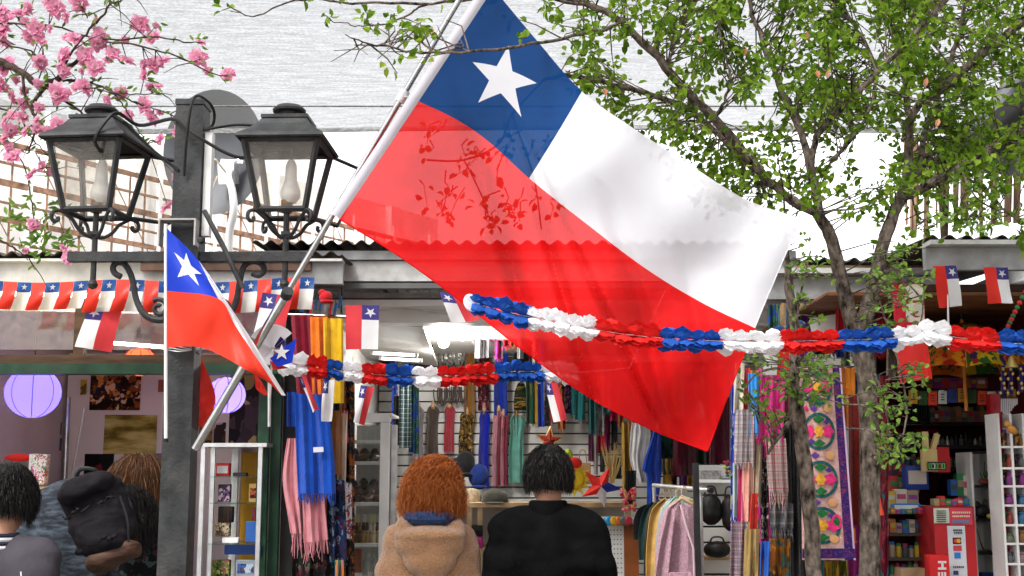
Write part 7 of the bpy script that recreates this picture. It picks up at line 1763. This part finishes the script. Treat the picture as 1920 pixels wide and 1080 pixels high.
row('small dark figurine bottle on the middle kiosk shelf', 'figurine bottles', 837, 1700, 1866, 7.45, 16, 28, 7, 11, 'bottle', 'bottle', 'bottle', [BLACK, DKC[1], mat('smoke', (.12, .12, .11), .3), mat('silv', (.4, .4, .38), .3, .6)])
row('dark curio on the lower dark kiosk shelf', 'curios', 879, 1690, 1740, 7.42, 18, 30, 8, 13, 'jar', 'curio', 'curio', DKC)
row('hanging coloured pouch above the prayer flags', 'pouches', 728, 1738, 1866, 7.4, 18, 34, 10, 18, 'box', 'pouch', 'pouch', [kmat(3), kmat(1), kmat(0), kmat(7), DKC[2], kmat(8), BLACK])
t = thing('black_curtain', 'black pleated curtain beside the incense boxes', 'curtain', W(1706, 795, 7.35))
for k in range(9): MB().box(W(1704 + 4.4 * k, 772, 7.4 + .01 * (k % 2)), (.012, .012, .14)).build('pleat', fab('pleat', (.012, .012, .013)), t, False)
# candy rack
cr2 = thing('candy_rack', 'stepped rack crammed with sweets at the left of the kiosk', 'rack', (W(1695, 1000, 6.9).x, 7.0, 0)); ax, bx_ = W(1645, 1000, 6.9).x, W(1743, 1000, 6.9).x
for y_, D_ in ((895, 7.25), (950, 6.95), (1002, 6.95), (1048, 6.95)): MB().box(((ax + bx_) / 2, D_ + .1, zat(y_, D_)), (bx_ - ax, .24, .016)).build('tray', ALU if y_ == 950 else mat('rack_dark', (.05, .045, .04), .6), cr2, False)
for x_ in (ax - .01, bx_ + .012): MB().box((x_, 6.93, zat(948, 6.9) / 2), (.02, .03, zat(948, 6.9))).build('upright', ALU, cr2, False)
row('colourful sweet bag on the top tier of the candy rack', 'sweets on the top tier', 893, 1646, 1700, 7.2, 22, 36, 11, 18)
row('colourful sweet carton on the second tier of the candy rack', 'sweets on the second tier', 948, 1648, 1738, 6.95, 26, 40, 14, 24)
row('colourful sweet carton behind the candy rack\'s second tier', 'sweets behind the second tier', 925, 1650, 1738, 7.12, 26, 40, 12, 20)
row('little snack pack on the third tier of the candy rack', 'sweets on the third tier', 1000, 1648, 1738, 6.95, 16, 30, 9, 14)
row('snack jar on the fourth tier of the candy rack', 'sweets on the fourth tier', 1046, 1648, 1738, 6.95, 20, 34, 9, 13, 'jar')
row('bottle on the bottom tier of the candy rack', 'bottles on the bottom tier', 1078, 1648, 1738, 6.95, 16, 26, 9, 13, 'jar')
packbox('blue banded price strip along the candy rack', 1672, 944, 1726, 958, 6.9, .012, mat('strip_blue', (.02, .18, .55), .4), 'price_strip', 'price strip', PFW)
packbox('blue wafer carton at the right of the candy rack', 1700, 872, 1740, 918, 7.0, .08, mat('wafer_blue', (.02, .05, .26), .4), 'carton', 'carton', mat('wafer_label', (.5, .45, .4), .5))
packbox('wooden crate at the bottom right of the candy rack', 1690, 1066, 1738, 1100, 6.85, .2, WOODL, 'crate', 'crate')
# kraft bunny-eared bag and red sign
t = packbox('pale yellow card bag with two upright flaps', 1731, 842, 1757, 884, 6.85, .04, mat('card_yellow', (.55, .42, .18), .7), 'card_bag', 'bag')
MB().box(W(1735, 828, 6.87), (.026, .03, .11)).box(W(1752, 830, 6.87), (.026, .03, .10), rot=(0, .35, 0)).build('flap', mat('card_yellow', (.55, .42, .18)), t, False)
t = packbox('red display box with coloured digits beside the card bag', 1757, 838, 1780, 886, 6.95, .08, mat('disp_red', (.45, .01, .015), .4), 'display_box', 'box')
sb = MB(); a = W(1740, 882, 6.83); b = W(1774, 866, 6.83); MB().box(((a.x + b.x) / 2, 6.83, (a.z + b.z) / 2), (b.x - a.x, .006, b.z - a.z)).build('digit_card', BLACK, t, False)
for i, c_ in enumerate(((.1, .6, .12), (.6, .6, .55), (.1, .5, .12), (.65, .12, .05), (.1, .5, .12))):
    p = W(1744 + 6.3 * i, 874, 6.825); mb = MB(); mb.box(p + Vector((.006, 0, 0)), (.004, .002, .030)); mb.box(p + Vector((0, 0, .013)), (.014, .002, .004)); mb.box(p + Vector((0, 0, -.013)), (.014, .002, .004))
    if i % 2 == 0: mb.box(p + Vector((-.006, 0, .0)), (.004, .002, .030))
    mb.build('digit', mat('digit%d' % i, c_, .5), t, False)
# red cabinet with payment signs
rcx = thing('red_cabinet', 'red card payment cabinet with white sign strip', 'cabinet', (W(1790, 1000, 6.7).x, 6.85, 0)); a = W(1750, 950, 6.7); b = W(1826, 950, 6.7)
MB().box(((a.x + b.x) / 2, 6.85, a.z / 2), (b.x - a.x, .30, a.z)).build('carcass', KRED, rcx, False)
def sign(x0, y0, x1, y1, D, m_, nm): return panel(x0, y0, x1, y1, D, .006, m_, nm, rcx)
sign(1781, 953, 1822, 984, 6.692, mat('sign_rose', (.48, .04, .07), .4), 'rose_sign'); sign(1752, 953, 1779, 981, 6.692, mat('notice_pale', (.42, .46, .38), .6), 'notice')
sign(1782, 986, 1809, 1100, 6.692, mat('sign_white', (.55, .56, .60), .4), 'white_sign')
ink = mat('sign_ink', (.02, .02, .03), .6); lns = MB()
for y_, x0, x1 in ((961, 1785, 1818), (968, 1786, 1817)):
    x_ = x0
    while x_ < x1: w_ = rq.uniform(2, 4); lns.box(W(x_ + w_ / 2, y_, 6.688), (w_ / ppm(6.7) * .8, .002, .010)); x_ += w_ + .8
lns.build('rose_lettering', mat('letter_cream', (.65, .50, .36), .6), rcx, False)
sign(1786, 975, 1817, 981, 6.689, mat('sign_steel', (.12, .14, .24), .5), 'blue_line')
lns = MB()
for y_, x0, x1 in ((994, 1787, 1804), (999, 1789, 1803), (1063, 1787, 1806)):
    x_ = x0
    while x_ < x1: w_ = rq.uniform(1.6, 3.4); lns.box(W(x_ + w_ / 2, y_, 6.688), (w_ / ppm(6.7) * .8, .002, .009)); x_ += w_ + .7
for y_ in range(958, 980, 4): lns.box(W(1765, y_, 6.688), (.05, .002, .004))
lns.build('lettering', ink, rcx, False)
for y0, y1, x0, x1, nm, c_ in ((1008, 1020, 1787, 1802, 'dark_card_logo', (.015, .012, .03)), (1023, 1033, 1788, 1803, 'red_logo', (.45, .04, .06)), (1036, 1047, 1790, 1801, 'blue_logo', (.02, .16, .48)), (1070, 1078, 1788, 1797, 'navy_logo', (.02, .03, .12))): sign(x0, y0, x1, y1, 6.689, mat(nm, c_, .4), nm)
for dx, c_ in ((-3, (.6, .04, .02)), (3, (.7, .35, .02))): MB().lathe([(.0005, 0), (.011, 0), (.011, .003), (.0005, .003)], W(1794.5 + dx * .9, 1014, 6.686 if dx < 0 else 6.684), 16, rot=(R(90), 0, 0)).build('logo_disc', mat('disc%d' % dx, c_, .4), rcx)
eh = thing('red_box', 'bright red box with white letters EH at the foot of the cabinet', 'box', W(1763, 1100, 6.6)); a = W(1746, 1100, 6.6); b = W(1780, 1041, 6.6)
MB().rbox(((a.x + b.x) / 2, 6.65, (a.z + b.z) / 2), (b.x - a.x, .09, b.z - a.z), .003).build('carton', mat('box_bright_red', (.52, .012, .015), .4), eh)
# letters run upward: E above is lower, H on top; drawn turned a quarter
lt = MB(); D_ = 6.601
def stroke(x0, y0, x1, y1): p = W((x0 + x1) / 2, (y0 + y1) / 2, D_); lt.box(p, (abs(x1 - x0) / ppm(D_), .003, abs(y1 - y0) / ppm(D_)))
stroke(1759, 1052, 1774, 1056); stroke(1759, 1064, 1774, 1068); stroke(1765, 1056, 1769, 1064)          # H turned
stroke(1759, 1083, 1774, 1087)                                                                               # E spine
for x0 in (1759, 1765, 1770.5): stroke(x0, 1073, x0 + 3.5, 1083)
lt.build('letters', PFW, eh, False)
# white curio shelf with black edges, red pillar
ws = thing('curio_shelf', 'white backed open shelf with black shelves beside the red pillar', 'shelf', (W(1842, 1000, 6.9).x, 6.9, 0)); a = W(1819, 848, 6.9); b = W(1864, 848, 6.9)
MB().box(((a.x + b.x) / 2, 7.12, a.z / 2), (b.x - a.x, .02, a.z)).build('white_back', WHITEW, ws, False)
for x_ in (a.x, b.x): MB().box((x_, 7.0, a.z / 2), (.014, .22, a.z)).build('side_board', WHITEW, ws, False)
for y_ in (848, 912, 975, 1038): MB().box(((a.x + b.x) / 2, 6.98, zat(y_, 6.9)), (b.x - a.x - .02, .20, .014)).build('shelf', BLACK, ws, False)
for lb, px, py, kind in (('little plant ornament on the top curio shelf', 1846, 910, 0), ('dark animal figurine on the second curio shelf', 1842, 973, 1), ('thin stick ornament on the third curio shelf', 1846, 1036, 2), ('blue box on the bottom curio shelf', 1852, 1082, 3)):
    bse = W(px, py, 6.93); t = thing('curio', lb, 'ornament', bse)
    if kind == 0: MB().ell(bse + Vector((0, 0, .02)), (.035, .02, .02), 12, 8).build('pot', mat('pot_rust', (.2, .05, .03), .5), t); MB().tube([bse, bse + Vector((.008, 0, .13))], .003, 5).tube([bse, bse + Vector((-.02, 0, .07))], .003, 5).ell(bse + Vector((.01, 0, .06)), (.015, .01, .02), 8, 6).build('stems', mat('stem_green', (.04, .10, .04), .6), t)
    if kind == 1: MB().ell(bse + Vector((0, 0, .04)), (.045, .03, .04), 14, 8).ell(bse + Vector((-.03, -.01, .075)), (.022, .02, .022), 10, 8).ell(bse + Vector((.02, 0, .08)), (.012, .012, .03), 8, 6).build('body', BLACK, t); MB().ell(bse + Vector((.035, -.03, .015)), (.025, .02, .015), 10, 6).build('fruit', mat('fruit_y', (.5, .4, .05), .5), t)
    if kind == 2: MB().tube([bse, bse + Vector((-.02, 0, .06)), bse + Vector((-.035, 0, .13))], [.006, .003, .002], 6).build('stick', WOODD, t); MB().ell(bse + Vector((.01, 0, .008)), (.03, .02, .01), 10, 6).build('foot', WOODD, t)
    if kind == 3: MB().rbox(bse, (.08, .06, .05), .004).build('carton', mat('goods_navy', (.012, .035, .16)), t)
pl2 = thing('red_pillar', 'glossy dark red pillar between the curio shelf and the cubby shelf', 'pillar', (W(1870, 1000, 6.6).x, 6.6, 0)); a = W(1861, 845, 6.6); b = W(1880, 845, 6.6)
MB().box(((a.x + b.x) / 2, 6.62, (a.z + .3) / 2), (b.x - a.x, .06, a.z + .3)).build('pillar', mat('gloss_red', (.34, .008, .014), .2, 0, .08, 5), pl2, False)
# cubby shelf
cb_ = thing('cubby_shelf', 'white cubby shelf of small trinkets at the right edge', 'shelf', (W(1910, 1000, 6.5).x, 6.5, 0)); xs = [W(p, 950, 6.5).x for p in (1882, 1905, 1929, 1953, 1977)]
zz = zat(775, 6.5); MB().box(((xs[0] + xs[-1]) / 2, 6.68, zz / 2), (xs[-1] - xs[0], .015, zz)).build('back', mat('cubby_back', (.30, .30, .30), .6), cb_, False)
for x_ in xs: MB().box((x_, 6.59, zz / 2), (.012, .17, zz)).build('divider', WHITEM, cb_, False)
ys = (838, 878, 912, 948, 985, 1020, 1058, 1100)
for y_ in ys: MB().box(((xs[0] + xs[-1]) / 2, 6.585, zat(y_, 6.5)), (xs[-1] - xs[0], .155, .011)).build('shelf', WHITEM, cb_, False)
for r_, y_ in enumerate(ys[:-1]):
    for c_ in range(2):
        px = 1894 + 23.5 * c_; bse = W(px, y_ - 1.5, 6.53); t = thing('trinket', 'small coloured trinket in the ' + ('first', 'second')[c_] + ' column of the cubby shelf, row ' + ('one', 'two', 'three', 'four', 'five', 'six', 'seven')[r_], 'trinket', bse)
        i = rq.randint(0, 7); h_ = rq.uniform(.05, .075)
        MB().lathe([(.016, 0), (.022, .01), (.020, h_ * .5), (.012, h_ * .7), (.016, h_ * .85), (.001, h_)], bse, 12, sx=rq.uniform(.8, 1.3)).build('figure', DKC[i], t)
        MB().rbox(bse + Vector((.0, .03, h_ * .5)), (.055, .02, h_ * .95), .003).build('card', motley('trk%d' % (i % 4), (['3a4a1a', '8a3a1a', '20281a'], ['1a2a4a', '6a3a3a', '141820'], ['7a2018', '2a3a1a', 'b08a4a'], ['141414', '3a3a3a', '8a6a2a'])[i % 4], 40), t)
row('little toy on the top of the cubby shelf', 'toys on the cubby shelf', 812, 1884, 1925, 6.52, 8, 14, 7, 11, 'jar', 'toy', 'toy')
# blue and gold hanging tassels, bells, wind chimes, bead string
for i, px in enumerate((1881, 1895, 1914)):
    t = thing('tassel', ('deep blue tassel with gold beads, first of three', 'deep blue tassel with gold beads, second of three', 'deep blue tassel with gold beads, last of three at the edge')[i], 'tassel', W(px, 740, 6.4))
    MB().tube([W(px, 686, 6.4), W(px, 735 + 5 * (i % 2), 6.4)], [.016, .018], 8, flat=.6).build('cloth_strip', fab('tasselblue', (.02, .012, .12)), t)
    mb = MB()
    for k in range(6): mb.ell(W(px + 5 * math.sin(k * 2.2), 692 + 9 * k, 6.37), (.008, .006, .010), 8, 6)
    mb.build('gold_beads', mat('goldbead', (.42, .30, .10), .35, .6), t); MB().tube([W(px, 686, 6.4), W(px, 640, 6.5)], .002, 4).build('cord', BLACK, t)
t = thing('brass_bell', 'little golden bell hanging at the parasol edge', 'bell', W(1897, 690, 6.3)); MB().lathe([(.034, 0), (.030, .008), (.018, .03), (.012, .05), (.003, .06)], W(1897, 689, 6.3), 16).build('bell', mat('bellgold', (.48, .36, .12), .4, .5), t)
wc = thing('wind_chime', 'pale metal wind chime hanging by the tassels', 'wind chime', W(1895, 790, 6.45)); MB().tube([W(1876, 746, 6.45), W(1908, 746, 6.45)], .006, 6).build('top_bar', WOODD, wc)
for k in range(9): MB().tube([W(1878 + 3.6 * k, 746, 6.45), W(1878 + 3.6 * k, 768 + 10 * math.sin(k * .5 + .4), 6.45)], .0042, 6).build('chime_tube', mat('chime', (.42, .44, .46), .3, .5), wc)
MB().tube([W(1892, 746, 6.45), W(1892, 690, 6.5)], .002, 4).build('cord', BLACK, wc)
t = thing('wooden_toy', 'orange wooden bird toy hanging over the cubby shelf', 'toy', W(1900, 815, 6.42)); MB().ell(W(1898, 806, 6.42), (.03, .018, .02), 12, 8, rot=(0, .7, 0)).ell(W(1889, 795, 6.42), (.018, .014, .018), 10, 8).build('body', mat('toy_orange', (.50, .22, .04), .5), t)
bs = thing('bead_string', 'string of red and green beads looping at the right edge', 'bead string', W(1878, 640, 5.8))
pts = curve([(1874, 640, 5.8), (1890, 612, 5.8), (1903, 585, 5.8), (1922, 548, 5.8), (1950, 500, 5.8)], 16)
for i, p in enumerate(pts): MB().ell(W(*p), (.0125, .0125, .0125), 8, 6).build('bead', mat('bead_green', (.02, .12, .04), .3) if i % 2 else mat('bead_red', (.45, .02, .02), .3), bs)
MB().tube([W(*p) for p in pts], .002, 4).build('thread', BLACK, bs)
# shelf rows under the kiosk header
t = thing('header_board', 'dark notice board with small prints at the top of the kiosk', 'board', W(1830, 630, 8.0)); panel(1800, 588, 1838, 618, 8.2, .02, BLACK, 'board', t); panel(1804, 592, 1810, 612, 8.195, .004, mat('cyan_print', (.02, .3, .4), .5), 'cyan_print', t)
for i, px in enumerate((1822, 1870)):
    t = thing('spot_lamp', ('small chrome spotlight under the kiosk ceiling, inner one', 'small chrome spotlight under the kiosk ceiling, outer one')[i], 'lamp', W(px, 585, 7.6)); MB().lathe([(.02, -.03), (.026, 0), (.012, .03), (.004, .06)], W(px, 580, 7.6), 14).build('shade', STEEL, t)

# ================================================================== LIT LAMPS OF THE STALLS
def bulb(label, px, py, D, watts):
    c = W(px, py, D); t = thing('light_bulb', label, 'lamp', c)
    MB().lathe([(.001, -.042), (.03, -.03), (.042, 0), (.034, .026), (.018, .044)], c, 18).build('globe', glow('bulb_glow', (1, .97, .92), 5), t)
    MB().lathe([(.018, .044), (.019, .08), (.012, .09)], c, 14).build('socket', WHITEM, t); MB().tube([c + Vector((0, 0, .09)), Vector((c.x, c.y, 2.5))], .003, 5).build('flex', WHITEM, t)
    ld = bpy.data.lights.new('bulb_light', 'POINT'); ld.energy = watts; ld.shadow_soft_size = .06; ld.color = (1, .96, .9)
    lo = bpy.data.objects.new('bulb_light', ld); COL.objects.link(lo); lo.location = Vector((0, -.09, -.10)); lo.parent = t
bulb('bright round bulb, lower of two under the middle stall ceiling', 832, 642, 8.6, 4.5)
bulb('bright round bulb, higher of two beside the caramel scarf', 866, 628, 8.7, 4.5)
for i, (x0, x1, y_) in enumerate(((700, 738, 662), (716, 746, 672))):
    tubelamp(('long tube lamp under the tilted stall ceiling, upper one', 'long tube lamp under the tilted stall ceiling, lower one')[i], W(x0, y_, 8.2 + .3 * i), W(x1 + 40, y_ + 4, 8.2 + .3 * i), .010, (1, .98, .94), 1.5)
ld = thing('ceiling_lamp', 'flat round white lamp under the kiosk ceiling', 'lamp', W(1885, 546, 6.7)); c = W(1884, 546, 6.7)
MB().lathe([(.001, -.012), (.15, -.010), (.16, 0), (.15, .014), (.001, .016)], c, 28).build('diffuser', glow('disc_glow', (1, .97, .95), 1.2), ld); MB().tube([c + Vector((0, 0, .01)), Vector((c.x, c.y, 2.44))], .02, 10).build('mount', WHITEM, ld)

# ================================================================== MORE STOCK, to crowd the stalls as in the photograph
HUES = [('black', (.012, .012, .013)), ('wine red', (.16, .006, .02)), ('navy', (.012, .025, .09)), ('violet', (.10, .02, .16)), ('teal', (.01, .12, .13)), ('rust', (.26, .07, .015)), ('grey', (.20, .20, .21)), ('magenta', (.34, .01, .14)), ('forest green', (.012, .06, .03)), ('cream', (.45, .40, .33)), ('red', (.40, .015, .015)), ('ochre', (.34, .20, .03)), ('cobalt', (.01, .04, .32)), ('white', (.55, .55, .56))]
def hang_row(what, where, x0, x1, y0, y1, D, wmin, wmax, name='shawl', seed=1, pal=None, fr=.3):
    r_ = random.Random(seed); x_ = x0; n = {}
    while x_ < x1:
        w_ = r_.uniform(wmin, wmax); nm, c_ = r_.choice(pal or HUES); n[nm] = n.get(nm, 0) + 1
        lab = ('' if n[nm] == 1 else ORD[n[nm] - 1] + ' ') + nm + ' ' + what + ' ' + where
        k = r_.random()
        m_ = fab('h_' + nm, c_) if k < .6 else motley('hp_' + nm, [tuple(c * .7 for c in c_), tuple(min(1, c * 1.5 + .02) for c in c_), r_.choice(HUES)[1], c_], 36, stretch=(1, 1, r_.choice((.4, 1))))
        scarf(lab, x_, x_ + w_, y0 + r_.uniform(-6, 6), y1 + r_.uniform(-28, 20), D + r_.uniform(-.08, .08), m_, r_.uniform(.7, 1.5), r_.uniform(-3, 3), name=name, cat=name, fringe=r_.choice((0, 0, 8)))
        x_ += w_ * r_.uniform(.75, 1.1)
hang_row('shawl', 'hanging in the upper row behind the big flag', 985, 1340, 690, 800, 9.7, 11, 19, seed=3)
hang_row('top', 'hanging on the slatted wall beyond the star cushion', 1165, 1335, 790, 905, 9.2, 12, 20, 'top', 5)
hang_row('dress', 'under the ceiling between bulbs and big flag', 884, 1010, 604, 660, 9.0, 10, 16, 'dress', 8)
hang_row('kerchief', 'hanging in a row under the eave between the trunks', 1440, 1690, 572, 690, 6.95, 14, 24, 'kerchief', 11)
hang_row('stole', 'in the dark gaps of the scarf display', 1372, 1660, 700, 1120, 6.62, 14, 24, 'stole', 14, [h for h in HUES if h[0] not in ('white', 'cream')])
hang_row('scarf end', 'behind the front rail cloths by the green door', 548, 656, 700, 1100, 6.85, 10, 18, 'scarf', 17)
hang_row('ribbon', 'at the back wall left of the lilac grey scarf', 735, 778, 640, 850, 9.6, 8, 13, 'ribbon', 19)
hang_row('pouch strap', 'over the dark upper kiosk wall', 1745, 1880, 600, 650, 7.5, 9, 15, 'strap', 23, [h for h in HUES if h[0] in ('red', 'rust', 'wine red', 'ochre', 'black', 'magenta')])
row('small packet standing on top of the red cabinet', 'packets on the red cabinet', 949, 1752, 1824, 6.75, 10, 24, 8, 13)
row('small box behind the packets on the red cabinet', 'boxes behind the packets', 930, 1784, 1818, 6.95, 26, 50, 9, 13)
row('dark jar on the lower dark kiosk shelf', 'jars on the dark shelf', 879, 1780, 1818, 7.42, 14, 26, 8, 12, 'jar', 'jar', 'jar', DKC)
row('tiny bag on the front edge of the candy rack', 'bags on the front edge', 964, 1650, 1736, 6.86, 8, 13, 8, 13)
def pcard(i, x0, y0, x1, y1, lab, cols): poster(lab, x0, y0, x1, y1, motley('pcard%d' % i, cols, 22), 8.66, 'postcard')
for i, (x0, y0, x1, y1, lab, cols) in enumerate(((172, 935, 196, 965, 'little green postcard low on the lilac wall', ['2a4a2a', '6a8a5a', '1a2a1a']), (276, 935, 304, 968, 'pale card below the lilac landscape print', ['b8a8a8', '8a7a80', 'c8bcc0']), (100, 792, 116, 815, 'grey notice on the grey door, upper one', ['4a444c', '5a545c', '3a363c']), (100, 822, 116, 845, 'grey notice on the grey door, lower one', ['464048', '565058', '36323a']), (372, 800, 398, 836, 'brown postcard behind the flagpole foot', ['5a3a20', '8a6a40', '2a1a10']), (150, 712, 163, 740, 'narrow yellow print left of the amber poster', ['a89020', '6a5a14', 'c0a840']))): pcard(i, x0, y0, x1, y1, lab, cols)
